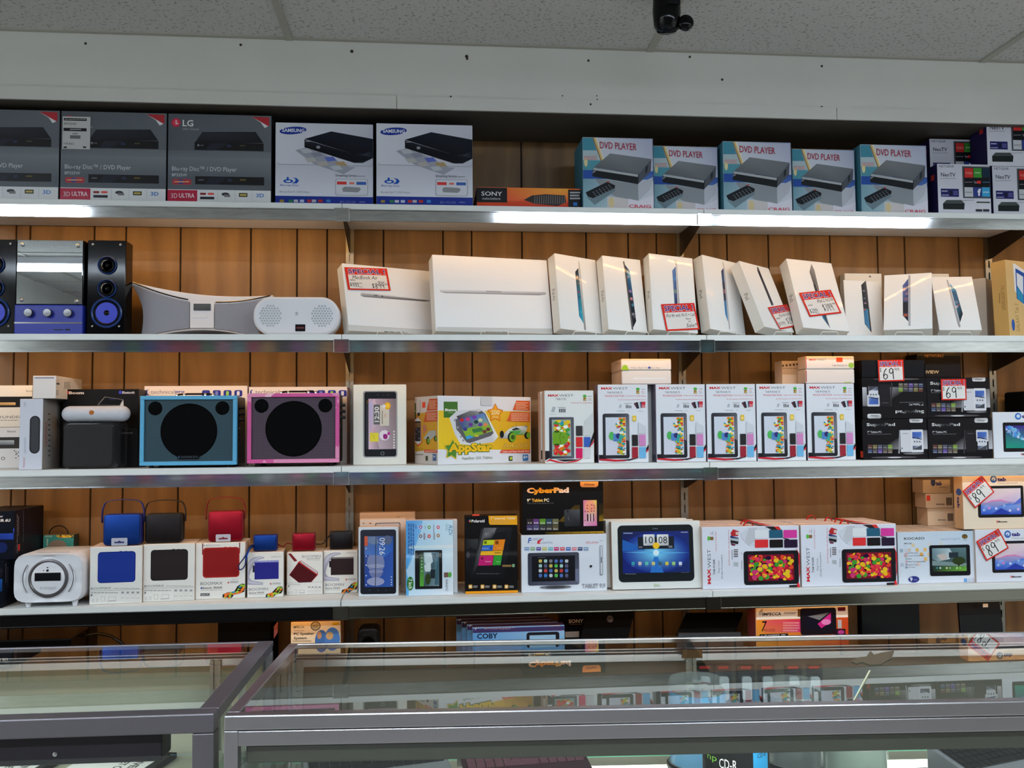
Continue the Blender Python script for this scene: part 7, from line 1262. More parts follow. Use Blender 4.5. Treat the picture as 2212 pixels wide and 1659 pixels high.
# --- white cartons lying on their long side with sweets on the screen
def maxh(x0, yt, yb, x1, label, yw=0.0):
    pass
BEAN = [(206, 30, 60), (206, 30, 60), (226, 60, 70), (230, 190, 40), (230, 180, 30), (60, 150, 50), (40, 16, 50), (200, 50, 110), (220, 70, 40)]
b = Box((at(1517, 1200, -0.300).x, -0.300, z4+0.0005), at(1727.5, 1200, -0.3).x-at(1517, 1200, -0.3).x, at(1620, 1137, -0.3).z-z4, 0.055, front=(216, 220, 232), side=(206, 190, 180), top=(232, 204, 186)); b.zoom(1490, 1060, 4.706)
maxlogo(b, 180, 596, 214, 950, rot=1, k=0.45); b.text('TAB-9160K', 236, 694, 258, 856, (70, 72, 80), rot=1, bold=0.02); b.text('Dual Core', 284, 712, 302, 834, (80, 82, 90), rot=1); b.text('(Doble Procesador)', 318, 650, 338, 896, (80, 82, 90), rot=1); b.text('Android 4.2 Jelly Bean', 258, 412, 274, 614, (206, 90, 96), rot=1); b.text('Bundled package with Jelly Bean Series', 390, 398, 406, 756, (206, 96, 100), rot=1)
b.ell(178, 462, 206, 508, (90, 180, 70)); b.rect(206, 468, 240, 502, (130, 100, 60)); b.text('4.2', 206, 422, 222, 446, (206, 90, 90), rot=1); b.fine(228, 412, 238, 450, (140, 140, 144), vert=True)
b.poly([(414, 430), (440, 392), (500, 412), (490, 462), (424, 462)], (176, 44, 50)); b.rect(466, 418, 496, 448, (216, 190, 186)); b.poly([(412, 455), (498, 480), (490, 500), (412, 478)], (50, 60, 110)); b.poly([(412, 482), (498, 488), (496, 512), (412, 500)], (170, 184, 190)); b.poly([(414, 502), (496, 516), (490, 545), (414, 528)], (40, 38, 42)); b.poly([(416, 530), (468, 545), (456, 560), (424, 556)], (110, 50, 70))
for i in range(5): b.rect(446, 596+i*17, 490, 604+i*17, (60, 50, 48))
b.fine(424, 600, 436, 700, (120, 120, 124), vert=True); b.poly([(448, 724), (492, 728), (490, 772), (444, 762)], (176, 184, 190)); b.fine(520, 625, 528, 650, (130, 130, 134), vert=True); b.fine(522, 710, 532, 798, (130, 130, 134), vert=True)
b.poly([(512, 440), (600, 372), (700, 366), (800, 380), (800, 560), (600, 560), (540, 500)], (206, 210, 220)); b.poly([(600, 380), (680, 375), (670, 500), (600, 560), (560, 500)], (190, 194, 202))
b.poly([(760, 362), (858, 362), (945, 440), (945, 480), (1010, 490), (1010, 520), (900, 440), (830, 398)], (40, 36, 40)); b.poly([(850, 362), (905, 362), (945, 420), (945, 440)], (206, 50, 46))
for (x, y, c) in ((660, 398, (222, 226, 230)), (806, 398, (40, 90, 116)), (952, 398, (206, 60, 150)), (660, 496, (214, 50, 52)), (810, 496, (28, 24, 26)), (958, 496, (40, 26, 50))): b.rect(x, y, x+136, y+82, c, r=0.05)
b.poly([(1080, 580), (1118, 650), (1126, 760), (1118, 850), (1110, 900), (1108, 760)], (196, 44, 54)); b.poly([(1010, 960), (1090, 955), (1100, 982), (1010, 982)], (40, 36, 40)); b.poly([(1086, 930), (1106, 930), (1122, 982), (1092, 982)], (206, 44, 50))
b.rect(548, 610, 1104, 952, (28, 28, 32), r=0.05); b.rect(592, 648, 1058, 914, (120, 20, 40)); b.dots(592, 648, 1058, 914, 185, 15, 25, BEAN, seed=21, asp=1.15)
b.face('top'); b._put([(0.190, 0.0548), (0.214, 0.0548), (0.226, 0.001), (0.200, 0.001)], [(0, 3, 2, 1)], (34, 30, 32)); b._put([(0.214, 0.0548), (0.236, 0.0548), (0.250, 0.001), (0.226, 0.001)], [(0, 3, 2, 1)], (206, 44, 40)); b.face('front')
b.build('sweets_tablet_carton', 'gloss', 'white sideways carton with sweets on the tablet screen, nearer the blue clock carton', 'box', 'white sideways cartons with sweets pictured'); J1 = b
hang = lambda bx, u, c=1: None
M['redtab'] = mat('red_bow', (206, 36, 30), 0.4)
J = []
for (x, Y, lab) in ((1731, -0.302, 'white sideways carton with sweets on the tablet screen, beside the pale blue carton'),):
    J.append(place_copy(J1, Xof(x, 1200, Y), Y, z4+0.0006, lab))
g = random.Random(8)
for i in range(1, 4):
    for q, bx, nm in ((0, J1.M.translation.x, 'nearer the blue clock carton'), (1, J[0].matrix_world.translation.x, 'beside the pale blue carton')):
        Y = -0.30+0.058*i; place_copy(J1, bx+(g.uniform(-0.003, 0.001) if q == 0 else g.uniform(0.001, 0.003))-0.002*(i if q else 0), Y, z4+0.0006, '%s sideways carton in the file behind the sweets carton %s' % (['', 'second', 'third', 'hindmost'][i], nm))
zq = z4+J1.h+0.0008
for (x, Y, s_) in ((1617, -0.292, 1.0), (1607, -0.235, 0.7), (1824, -0.292, 0.9), (1811, -0.235, 0.8), (1790, -0.18, 0.8), (1753, -0.12, 1.0)):
    X = Xof(x, 1130, Y); o = MB().tube([(X-0.018*s_, Y, zq), (X-0.010*s_, Y, zq+0.013*s_), (X, Y, zq+0.017*s_), (X+0.010*s_, Y, zq+0.012*s_), (X+0.016*s_, Y, zq)], 0.0016, n=6, flat=4.0).build('carton_loop', 'redtab', smooth=True)
    tag(o, 'red carrying loop standing up from %s' % {1617: 'the front left sweets carton', 1607: 'the second left sweets carton', 1824: 'the front right sweets carton', 1811: 'the second right sweets carton', 1790: 'the third right sweets carton', 1753: 'the hindmost right sweets carton'}[x], 'carrying loop', 'red loops on the sweets cartons')
# --- pale blue carton
b = Box((1.8877, -0.290, z4+0.0005), 0.2775, 0.1769, 0.22, front=(200, 212, 226), side=(130, 140, 160), top=(216, 196, 176)); b.zoom(1900, 1010, 5.721)
b.full([(196, 210, 224), (186, 204, 220), (222, 226, 236), (214, 220, 230)]); b.text('KOCASO', 302, 860, 556, 892, (76, 84, 84), bold=0.03); b.text('Android 4.0 Tablet PC', 750, 870, 996, 894, (130, 144, 160)); b.text('M9100', 304, 928, 396, 950, (90, 96, 104), bold=0.02); b.ell(1016, 822, 1088, 880, (90, 80, 50)); b.rect(1020, 848, 1086, 872, (120, 90, 40)); b.fine(1030, 890, 1080, 902, (120, 130, 140))
for (x, y, c) in ((394, 938, (214, 196, 160)), (345, 998, (200, 186, 176)), (444, 995, (216, 176, 110)), (542, 992, (220, 180, 116)), (300, 1000, (196, 200, 214)), (250, 1005, (150, 170, 184)), (496, 1050, (216, 160, 80)), (590, 1050, (222, 196, 160)), (548, 1108, (222, 180, 110)), (300, 1062, (190, 170, 180)), (460, 1170, (222, 200, 196)), (258, 1180, (176, 190, 206)), (590, 930, (206, 206, 204)), (738, 925, (206, 206, 200)), (292, 945, (196, 206, 220)), (1040, 1370, (110, 160, 216)), (1090, 1370, (190, 200, 216)), (1140, 1366, (196, 196, 206))): b.rect(x, y, x+40, y+44, c, r=0.1)
for i, (y, c) in enumerate(((1056, (206, 130, 140)), (1090, (190, 150, 90)), (1126, (110, 160, 130)), (1162, (206, 70, 80)), (1196, (110, 80, 130)), (1232, (70, 60, 96)))): b.ell(318, y-12, 342, y+12, c, n=14); b.ell(324, y-6, 336, y+6, (214, 220, 230), n=10)
for t, y, x1 in (('Surf The Internet', 1044, 474), ('Supports Wi-Fi 802.11b/g/n', 1080, 548), ('Email', 1116, 392), ('Watch Your Favourite Movies', 1150, 566), ('Listen to Music', 1188, 466), ('Play Games', 1222, 440)): b.text(t, 350, y, x1, y+18, (110, 110, 120))
b.ell(352, 1340, 488, 1420, (44, 50, 120)); b.text('9', 372, 1354, 404, 1406, (226, 228, 236), bold=0.03); b.text('inch', 420, 1376, 460, 1392, (150, 156, 196), bold=0.02)
b.rect(616, 955, 1116, 1335, (18, 18, 22), r=0.05); b.rect(646, 992, 1070, 1278, [(60, 90, 100), (90, 120, 124), (40, 60, 30), (20, 30, 34)]); b.poly([(646, 996), (860, 996), (900, 1060), (860, 1130), (720, 1160), (646, 1130)], [(110, 140, 150), (170, 190, 196), (150, 170, 176), (190, 204, 206), (130, 150, 156), (90, 116, 124)]); b.poly([(700, 1080), (800, 1060), (840, 1120), (760, 1150)], (190, 176, 170)); b.poly([(646, 1150), (1070, 1180), (1070, 1216), (646, 1210)], (120, 140, 140)); b.ell(895, 1100, 1055, 1200, (44, 60, 26)); b.rect(965, 1180, 985, 1215, (30, 34, 20)); b.rect(852, 1046, 968, 1112, (36, 46, 56)); b.rect(646, 1218, 1070, 1280, [(30, 40, 44), (90, 150, 60), (110, 170, 60), (20, 24, 30)]); 
for (x, c) in ((700, (60, 130, 150)), (740, (200, 206, 206)), (820, (220, 200, 150)), (860, (150, 160, 160)), (945, (190, 220, 150)), (985, (150, 200, 90))): b.ell(x-6, 1228, x+18, 1252, c, n=10)
b.face('top')
for i in range(6):
    for j in range(3): b._put([(0.03+j*0.06, 0.02+i*0.03), (0.075+j*0.06, 0.02+i*0.03), (0.075+j*0.06, 0.028+i*0.03), (0.03+j*0.06, 0.028+i*0.03)], [(0, 1, 2, 3)], (170, 140, 116))
b.build('pale_blue_tablet_carton', 'print', 'pale blue wide tablet carton with a 9 inch blue oval and stormy screen', 'box'); KB = b
# --- white cartons with 89 price signs
def ptabart(b, ox, oy):
    P = lambda pts: [(x+ox, y+oy) for x, y in pts]
    def r(x0, y0, x1, y1, c, **k): b.rect(x0+ox, y0+oy, x1+ox, y1+oy, c, **k)
    b.ell(1366+ox, 98+oy, 1448+ox, 190+oy, (60, 100, 170)); b.ell(1384+ox, 118+oy, 1432+ox, 164+oy, (200, 210, 226)); b.poly(P([(1388, 184), (1402, 140), (1412, 140), (1402, 190)]), (60, 100, 170)); b.text('tab', 1454+ox, 122+oy, 1562+ox, 168+oy, (54, 48, 120), bold=0.05); b.text('9" Personal touch screen tablet', 1458+ox, 182+oy, 1706+ox, 198+oy, (120, 100, 90))
    r(1212, 225, 1782, 616, (28, 26, 28), r=0.04); r(1252, 258, 1746, 578, [(216, 196, 196), (214, 206, 220), (40, 70, 180), (50, 80, 180)]); b.poly(P([(1252, 262), (1740, 262), (1744, 440), (1500, 400), (1252, 440)]), [(220, 200, 196), (224, 208, 214), (190, 180, 220), (214, 180, 206), (216, 190, 206)]); b.poly(P([(1270, 450), (1380, 405), (1500, 395), (1640, 440), (1500, 415), (1380, 425)]), (214, 130, 180)); b.poly(P([(1252, 470), (1330, 460), (1440, 490), (1600, 440), (1746, 470), (1746, 578), (1252, 578)]), [(80, 120, 210), (150, 170, 226), (90, 130, 210), (60, 110, 200), (130, 160, 220), (40, 70, 180), (40, 80, 190)]); b.poly(P([(1380, 578), (1500, 500), (1620, 560), (1560, 578)]), (40, 60, 160)); b.poly(P([(1640, 460), (1744, 370), (1744, 440)]), (90, 110, 200))
    for (x, y, c) in ((1290, 525, (150, 190, 230)), (1355, 500, (214, 130, 190)), (1440, 505, (200, 210, 240)), (1610, 530, (210, 206, 236)), (1712, 515, (226, 190, 230)), (1540, 470, (150, 180, 226))): b.ell(x-16+ox, y-16+oy, x+16+ox, y+16+oy, c, n=12)
    b.text('2', 1440+ox, 656+oy, 1466+ox, 680+oy, (200, 50, 50), bold=0.05); b.text('Boom', 1466+ox, 658+oy, 1576+ox, 678+oy, (60, 56, 58), bold=0.05)
b = fb(2108.5, 2262, 1143, 1257, 0.20, front=(216, 220, 230), side=(190, 176, 164), top=(230, 206, 180)); b.zoom(1900, 1010, 5.721); ptabart(b, 175, 680)
b.build('white_price_carton', 'print', 'lower white tablet carton at the right end, with an 89 price sign', 'box', 'white tablet cartons with 89 price signs'); T1 = b
zt1 = z4+T1.h+0.0012; Y = T1.M.translation.y+0.006
b = Box((Xof(2081, 1100, Y), Y, zt1), T1.w, at(2150, 1026, Y).z-zt1, 0.055, front=(232, 214, 190), side=(206, 170, 130)); b.zoom(1900, 1010, 5.721); ptabart(b, 0, 0)  # warm light from above is painted into this white card's colour
b.face('left'); b.ell(945, 258, 1012, 345, (60, 90, 150)); b.text('tab', 960, 360, 990, 500, (54, 50, 110), rot=3, bold=0.04); b.build('white_price_carton', 'print', 'upper white tablet carton lit warm from above, with a tilted 89 price sign', 'box', 'white tablet cartons with 89 price signs'); T2 = b
sign(T1, z_(1900, 1010, 5.721, 1195, 912), z_(1900, 1010, 5.721, 1470, 752), z_(1900, 1010, 5.721, 1336, 1148), price('89'), 'tilted special price sign reading 89.99 on the lower right carton', off=0.006)
sign(T2, z_(1900, 1010, 5.721, 1022, 294), z_(1900, 1010, 5.721, 1262, 92), z_(1900, 1010, 5.721, 1204, 484), price('89'), 'steeply tilted special price sign reading 89.99 on the upper right carton', off=0.006)
zk = z4+KB.h+0.0012; zz = zk
for i, (x0, x1, yt, yb) in enumerate(((2003, 2062, 1092, 1130), (2000, 2061, 1060, 1092), (1995, 2059, 1031, 1060))):
    Y = -0.12-0.004*i; h = at(2030, yt, Y).z-at(2030, yb, Y).z
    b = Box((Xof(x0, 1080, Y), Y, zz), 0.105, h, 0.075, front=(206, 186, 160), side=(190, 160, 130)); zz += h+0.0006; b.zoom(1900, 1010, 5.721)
    if i == 2: b.ell(632, 130, 690, 230, (60, 76, 120)); b.text('tab', 692, 170, 768, 222, (60, 60, 120), bold=0.05); b.fine(740, 238, 830, 250, (90, 70, 60))
    if i == 1: b.rect(580, 344, 626, 410, (222, 70, 50)); b.rect(822, 370, 896, 466, (110, 96, 84)); b.fine(700, 440, 805, 470, (110, 96, 84))
    if i == 0: b.rect(840, 566, 912, 660, (110, 96, 84)); b.fine(720, 636, 820, 660, (110, 96, 84))
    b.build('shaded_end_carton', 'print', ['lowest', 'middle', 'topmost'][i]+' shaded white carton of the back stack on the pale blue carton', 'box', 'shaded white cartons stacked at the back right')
# ================================================================ lowest shelf (seen above the counters)
z5 = ZS[4]
b = sbox(4, 628, 735.6, 1343, Y=-0.27, d=0.13, front=(238, 212, 176), side=(150, 110, 80), top=(110, 70, 50)); b.zoom(600, 1290, 2.765)
b.text('IMPECCA', 92, 172, 158, 186, (70, 60, 50), bold=0.02, shear=0.2); b.ell(196, 144, 256, 200, (90, 86, 80)); b.ell(202, 150, 250, 194, (190, 170, 130)); b.fine(208, 164, 244, 182, (90, 80, 70), rows=2); b.fine(96, 196, 160, 204, (190, 150, 110)); b.text('PC Speaker', 96, 210, 218, 230, (30, 26, 30), bold=0.02); b.text('System', 96, 236, 174, 256, (30, 26, 30), bold=0.02); b.rect(325, 152, 362, 166, (226, 180, 20)); b.ell(222, 195, 300, 330, (70, 110, 170)); b.ell(280, 180, 372, 320, (80, 126, 190)); b.ell(236, 205, 262, 250, (190, 140, 100)); b.ell(288, 206, 332, 254, (200, 160, 110)); b.line([(90, 262), (200, 261)], 3, (120, 90, 60))
b.build('speaker_set_carton', 'print', 'tan lit carton picturing two round blue speakers on the lowest shelf', 'box')
def dk(name, x0, x1, yt, Y, d, label, cat, m='black', group=None, bev=0.004, h0=0.0, rz=0.0):
    X0, X1 = Xof(x0, yt+20, Y), Xof(x1, yt+20, Y); H = at((x0+x1)/2, yt, Y).z-z5
    o = MB().box(0, 0, h0, X1-X0, d, H).build(name, m, bevel=bev, loc=(X0, Y, z5+0.0006)); o.rotation_euler[2] = rz; return tag(o, label, cat, group)
Y = -0.24; X = Xof(796, 1360, Y); e = empty('black_speaker', (X, Y, z5), 0, 'black rounded speaker between the tan carton and the blue cartons', 'speaker'); H = at(796, 1358, Y).z-z5
MB().prism(rrect(-0.036, 0.0006, 0.036, H, 0.02, 8), 0, 0.09).build('body', 'black', parent=e, bevel=0.006, smooth=True); MB().lathe((0, -0.0005, H-0.05), [(0.024, 0.001), (0.022, -0.003), (0.0001, -0.002)], n=24, axis='y').build('cone', 'blackgloss', parent=e, smooth=True); MB().prism(rrect(-0.018, H-0.024, 0.012, H-0.016, 0.003), -0.004, -0.001).build('badge', 'chromeball', parent=e)
b = sbox(4, 1021, 1220, 1353, Y=-0.28, d=0.045, front=(110, 160, 210), side=(120, 120, 150), top=(60, 40, 80)); b.zoom(600, 1290, 2.765)
b.rect(1165, 206, 1716, 270, [(90, 150, 206), (150, 190, 226), (130, 180, 220), (90, 150, 206)]); b.text('COBY', 1190, 216, 1314, 248, (20, 30, 60), bold=0.03); b.rect(1486, 208, 1682, 300, (30, 28, 34), r=0.08); b.rect(1504, 226, 1660, 300, (150, 190, 220)); b.text('KYROS', 1625, 190, 1694, 202, (200, 60, 90)); b.rect(1165, 180, 1716, 206, (60, 50, 96)); b.fine(1520, 164, 1684, 174, (210, 170, 120)); b.text('7"', 1176, 176, 1200, 196, (200, 190, 196), bold=0.02); b.fine(1232, 178, 1420, 192, (150, 140, 150), rows=2)
b.build('blue_tablet_carton', 'print', 'front light blue tablet carton on the lowest shelf, in the file beside the black SONY lettered one'.replace('SONY lettered one', 'device'), 'box', 'light blue and purple cartons in a file'); CB = b
for i in range(1, 4): place_copy(CB, CB.M.translation.x-0.016*i, -0.28+0.047*i, z5+0.0006, '%s blue and purple carton of the file on the lowest shelf' % ['', 'second', 'third', 'hindmost'][i])
b = sbox(4, 1216, 1300, 1322, Y=-0.16, d=0.1, front=(14, 12, 14), side=(10, 10, 12)); b.zoom(600, 1290, 2.765); b.text('SONY', 1738, 132, 1826, 154, (214, 206, 196), bold=0.02); b.fine(1745, 158, 1815, 166, (120, 100, 90)); b.rect(1716, 205, 1800, 240, (190, 190, 190)); b.build('black_carton', 'gloss', 'black carton with white capital lettering half behind the folded black player', 'box')
def slab(name, px4, Ya, Yb, label, cat, m='black', th=0.012, extra=None):
    """leaning flat device from four picture corners (tl, tr, br, bl): lower edge at Ya, upper edge at Yb"""
    tl, tr = at(*px4[0], Yb), at(*px4[1], Yb); br, bl = at(*px4[2], Ya), at(*px4[3], Ya)
    if 'open' not in name: bl = tl+(bl-tl)*((tl.z-z5-0.004)/(tl.z-bl.z)); br = tr+(br-tr)*((tr.z-z5-0.004)/(tr.z-br.z))
    n = (br-bl).cross(tl-bl).normalized(); bk = [p-n*(-th if n.y > 0 else th) for p in (tl, tr, br, bl)]
    c0 = (bl+br)/2; vs = [p-c0 for p in (tl, tr, br, bl)]+[p-c0 for p in bk]
    o = MB().add(vs, [(0, 1, 2, 3), (7, 6, 5, 4), (0, 4, 5, 1), (1, 5, 6, 2), (2, 6, 7, 3), (3, 7, 4, 0)]).build(name, m, bevel=0.003, loc=c0); return tag(o, label, cat)
o = slab('folded_player', [(1266, 1321), (1372, 1317), (1352, 1400), (1250, 1402)], -0.30, -0.22, 'black folded portable player standing beside the file of blue cartons', 'player', m='matteblack')
q = at(1316, 1336, -0.232); attach(MB().lathe((q.x, q.y-0.012, q.z), [(0.012, 0.0), (0.010, -0.004), (0.006, 0.001), (0.0001, -0.001)], n=20, axis='y').build('speaker_button', 'greyring', smooth=True), o)
slab('open_player', [(1482, 1323), (1605, 1322), (1585, 1366), (1461, 1368)], -0.28, -0.10, 'black open portable player tilted back, left of the pink and yellow carton', 'player', m='matteblack')
slab('dock_player', [(1465, 1366), (1600, 1364), (1615, 1420), (1455, 1422)], -0.32, -0.29, 'black lower half standing under the tilted back portable player', 'player', m='black')
b = sbox(4, 1633, 1833, 1308, Y=-0.29, d=0.08, front=(216, 170, 140), side=(130, 60, 60)); b.zoom(1300, 1290, 2.4254)
b.rect(810, 42, 1290, 112, (240, 226, 210)); b.rect(810, 112, 1295, 280, [(230, 140, 40), (206, 70, 30), (190, 60, 40), (226, 150, 60)]); b.rect(850, 118, 1060, 185, [(226, 90, 90), (214, 30, 90), (206, 30, 110), (226, 120, 60)]); b.text('IMPECCA', 842, 80, 938, 96, (30, 26, 26), bold=0.03, shear=0.2)
for k in range(3): b.line([(824+k*8, 95), (826+k*8, 78), (842, 62+k*8)], 3, (60, 50, 50))
b.text('7', 836, 126, 866, 180, (30, 14, 20), shear=0.2); b.text('POUCES', 848, 166, 908, 180, (120, 20, 60)); b.fine(950, 128, 1035, 182, (236, 150, 150), rows=4); b.rect(826, 192, 976, 215, (30, 24, 28)); b.text('LECTEUR', 836, 196, 968, 212, (200, 190, 190), bold=0.03); b.rect(1026, 62, 1050, 102, (120, 80, 40)); b.rect(1236, 52, 1276, 72, (100, 24, 34)); b.fine(955, 76, 1020, 90, (150, 120, 100), rows=2)
b.rect(1040, 56, 1228, 196, (26, 20, 26), r=0.07); b.rect(1066, 74, 1206, 168, (24, 20, 34)); b.poly([(1130, 140), (1200, 80), (1200, 130), (1150, 162)], (206, 40, 130)); b.poly([(1080, 100), (1190, 80), (1140, 120)], (120, 120, 120)); b.ell(1150, 115, 1200, 145, (236, 130, 190)); b.rect(1236, 118, 1256, 162, (190, 180, 180)); b.rect(1218, 166, 1276, 200, (40, 20, 30)); b.ell(1235, 172, 1270, 194, (190, 60, 130))
b.build('player_carton_pink', 'gloss', 'orange and pink player carton on the lowest shelf under the sweets cartons', 'box'); b.o.name = 'player_carton'
dk('upright_monitor', 1859, 1987, 1304, -0.26, 0.03, 'black upright screen with thin green outline beside the orange and pink carton', 'screen', 'blackgloss')
o = slab('upright_player', [(2070, 1297), (2160, 1296), (2172, 1400), (2078, 1402)], -0.29, -0.26, 'dark blue upright player with a small white sticker at the right end', 'player')
q = at(2132, 1309, -0.30); st = MB().box(q.x-0.009, -0.292, q.z-0.006, q.x+0.009, -0.2905, q.z+0.006).build('sticker', 'whitewire'); attach(st, o)
dk('flat_amplifier', -60, 152, 1383, -0.30, 0.24, 'glossy black flat box with warm reflections at the left end of the lowest shelf', 'amplifier', 'blackgloss')
dk('black_case', 470, 585, 1343, -0.22, 0.16, 'black case at the joint of the lowest shelf beside the tan carton', 'case', 'matteblack')
q = at(594, 1362, -0.25); o = MB().add([(0, 0, 0), (0.012, 0.004, 0.02), (0.012, 0.004, 0.055), (0.0, 0, 0.04)], [(0, 1, 2, 3)]).build('paper_slip', mat('pink_paper', (150, 80, 84), 0.6), loc=(q.x-0.006, -0.235, q.z-0.03)); o.modifiers.new('t', 'SOLIDIFY').thickness = 0.0006; tag(o, 'small pink paper slip sticking up beside the black case', 'paper slip')
arc = [at(x, y, -0.18) for x, y in ((152, 1400), (162, 1384), (185, 1373), (212, 1368), (240, 1374), (262, 1388), (275, 1402))]
tag(MB().tube(arc, 0.005, n=8).build('black_cable', 'black', smooth=True), 'black cable arching up behind the left counter', 'cable')
q = at(365, 1070, 0.0)

# ================================================================ glass display counters in front
M['cream'] = mat('cream_case_back', (168, 168, 148), 0.6); M['housing'] = mat('dark_light_housing', (52, 48, 54), 0.45, 0.3); M['greyback'] = mat('grey_case_back', (96, 93, 84), 0.5, 0.2)
M['casetube'] = mat('case_lamp_tube', (255, 255, 255), 0.4, emit=(250, 250, 235), estr=3.0)
def case(name, O, rz, Lx, D, label, frame, fw, back, group):
    e = empty(name, (O[0], O[1], 0), rz, label, 'display case', group); T = 1.018
    def part(nm, m, *bs, **k):
        mb = MB()
        for q in bs: mb.box(*q)
        return mb.build(nm, m, parent=e, **k)
    fh = 0.026 if fw < 0.03 else 0.034
    part('front_rail', frame, (0, 0, T-fh, Lx, fw, T), bevel=0.003); (back == 'cream') or part('lower_front_rail', frame, (fw, 0.004, T-fh*2-0.002, Lx-fw, fw*0.8, T-fh-0.002), bevel=0.002)
    part('back_rail', frame, (0, D-0.008, T-0.012, Lx, D, T), bevel=0.002)
    for x in (0, Lx-fw): part('side_rail', frame, (x, fw, T-0.022, x+fw, D-0.0085, T), bevel=0.002)
    for x in (0, Lx-fw*1.1): part('front_post', frame, (x, 0.001, 0.08, x+fw*1.1, fw*1.1, T-fh-0.0005), bevel=0.002)
    for x in (0, Lx-0.02): part('back_post', frame, (x, D-0.02, 0.08, x+0.02, D-0.001, T-0.023), bevel=0.002)
    part('glass_top', 'glass', (fw*0.75, fw*0.75, T-0.0075, Lx-fw*0.75, D-0.014, T-0.0015)); part('front_glass', 'glass', (fw, 0.006, 0.1, Lx-fw, 0.011, T-fh*2-0.003))
    part('side_glass', 'glass', (Lx-0.012, fw*1.2, 0.1, Lx-0.007, D-0.022, T-0.024)); part('side_glass', 'glass', (0.007, fw*1.2, 0.1, 0.012, D-0.022, T-0.024))
    part('plinth', 'housing', (0, 0.0, 0, Lx, D, 0.08)); part('floor_panel', 'cream', (0.01, 0.012, 0.081, Lx-0.01, D-0.01, 0.10))
    part('back_door', back, (0.02, D-0.012, 0.10, Lx*0.52, D-0.008, T-0.05)); part('back_door', back, (Lx*0.5, D-0.006, 0.10, Lx-0.02, D-0.002, T-0.05))
    part('door_track', 'brushed', (0.02, D-0.045, T-0.040, Lx-0.02, D-0.043, T-0.028), (0.02, D-0.033, T-0.040, Lx-0.02, D-0.031, T-0.024), (0.02, D-0.022, T-0.040, Lx-0.02, D-0.020, T-0.020), (0.02, D-0.045, T-0.043, Lx-0.02, D-0.018, T-0.040))
    sh = part('glass_shelf', 'glass', (0.02, 0.05, 0.765, Lx-0.02, D-0.053, 0.771)); part('glass_shelf_edge', 'glassedge', (0.02, D-0.0525, 0.765, Lx-0.02, D-0.0515, 0.771))
    for x in ((0.03, 0.918, Lx-0.05) if back == 'greyback' else (Lx-0.12,)):
        s_ = part('slotted_standard', 'steel', (x-0.012, D-0.052, 0.1, x-0.004, D-0.046, T-0.03), (x+0.004, D-0.052, 0.1, x+0.012, D-0.046, T-0.03), (x-0.004, D-0.047, 0.1, x+0.004, D-0.046, T-0.03), *[(x-0.004, D-0.052, z_0, x+0.004, D-0.046, z_0+0.020) for z_0 in [0.12+0.034*i for i in range(24)]])
    return e, part
CG = 'glass display cases in front of the shelves'
A2 = -math.radians(3.5)
e2, part2 = case('display_case', (-0.076, -1.684), A2, 2.3, 0.535, 'long glass display case with aluminium front rail in front of the shelves', 'brushed', 0.022, 'greyback', CG)
part2('lamp_housing', 'greyback', (0.03, 0.03, 0.925, 2.25, 0.075, 0.958), bevel=0.004); part2('lamp_tube', 'casetube', (0.1, 0.44, 0.742, 2.2, 0.46, 0.756), bevel=0.004)
part2('joint_bracket', mat('brown_bracket', (96, 70, 44), 0.45, 0.6), (0.895, 0.470, 0.985, 0.941, 0.478, 1.003)); 
e1, part1 = case('display_case', (-1.895, -1.632), -0.02, 1.80, 0.55, 'left glass display case with wide dull metal frame and cream interior', 'brushed2', 0.034, 'cream', CG)
part1('lamp_housing', 'housing', (0.1, 0.04, 0.925, 1.70, 0.10, 0.983), bevel=0.004); MB().lathe((1.52, 0.039, 0.945), [(0.005, 0), (0.004, -0.003), (0.0001, -0.004)], n=12, axis='y').build('screw', 'chromeball', parent=e1, smooth=True)
area('case_lamp_light', (0.95, -1.30, 0.735), 1.8, 0.03, 1.3, (1, 1, 0.92), rot=(PI-0.6, 0, A2)); area('case_lamp_light', (-1.0, -1.53, 0.915), 1.5, 0.03, 1.6, (1, 1, 0.9), rot=(0.5, 0, 0)); area('case_lamp_light', (0.95, -1.66, 0.915), 1.9, 0.03, 2.4, (0.95, 1, 0.95), rot=(0.6, 0, A2))
zs = 0.772
# torn tape and crack on the glass top
def onglass(pts, name, m, label, cat, th=0.0004):
    P = [onz(x, y, 1.0182) for x, y in pts]; c0 = P[0].copy(); o = MB().add([p-c0 for p in P], [tuple(range(len(P)))]).build(name, m, loc=c0); s_ = o.modifiers.new('t', 'SOLIDIFY'); s_.thickness = th; s_.offset = 0; return tag(o, label, cat)
onglass([(1838, 1428), (1856, 1420), (1872, 1418), (1880, 1406), (1888, 1414), (1904, 1410), (1932, 1405), (1926, 1422), (1916, 1426), (1904, 1434), (1880, 1436), (1862, 1430), (1850, 1433)], 'torn_tape', mat('brown_tape', (84, 72, 54), 0.7), 'torn piece of brown tape stuck on the glass top of the long display case', 'tape')
onglass([(1877, 1448), (1881, 1448), (1846, 1512), (1843, 1512)], 'glass_scratch', mat('white_scratch', (190, 190, 160), 0.6), 'pale scratch line on the glass top below the torn tape', 'scratch')
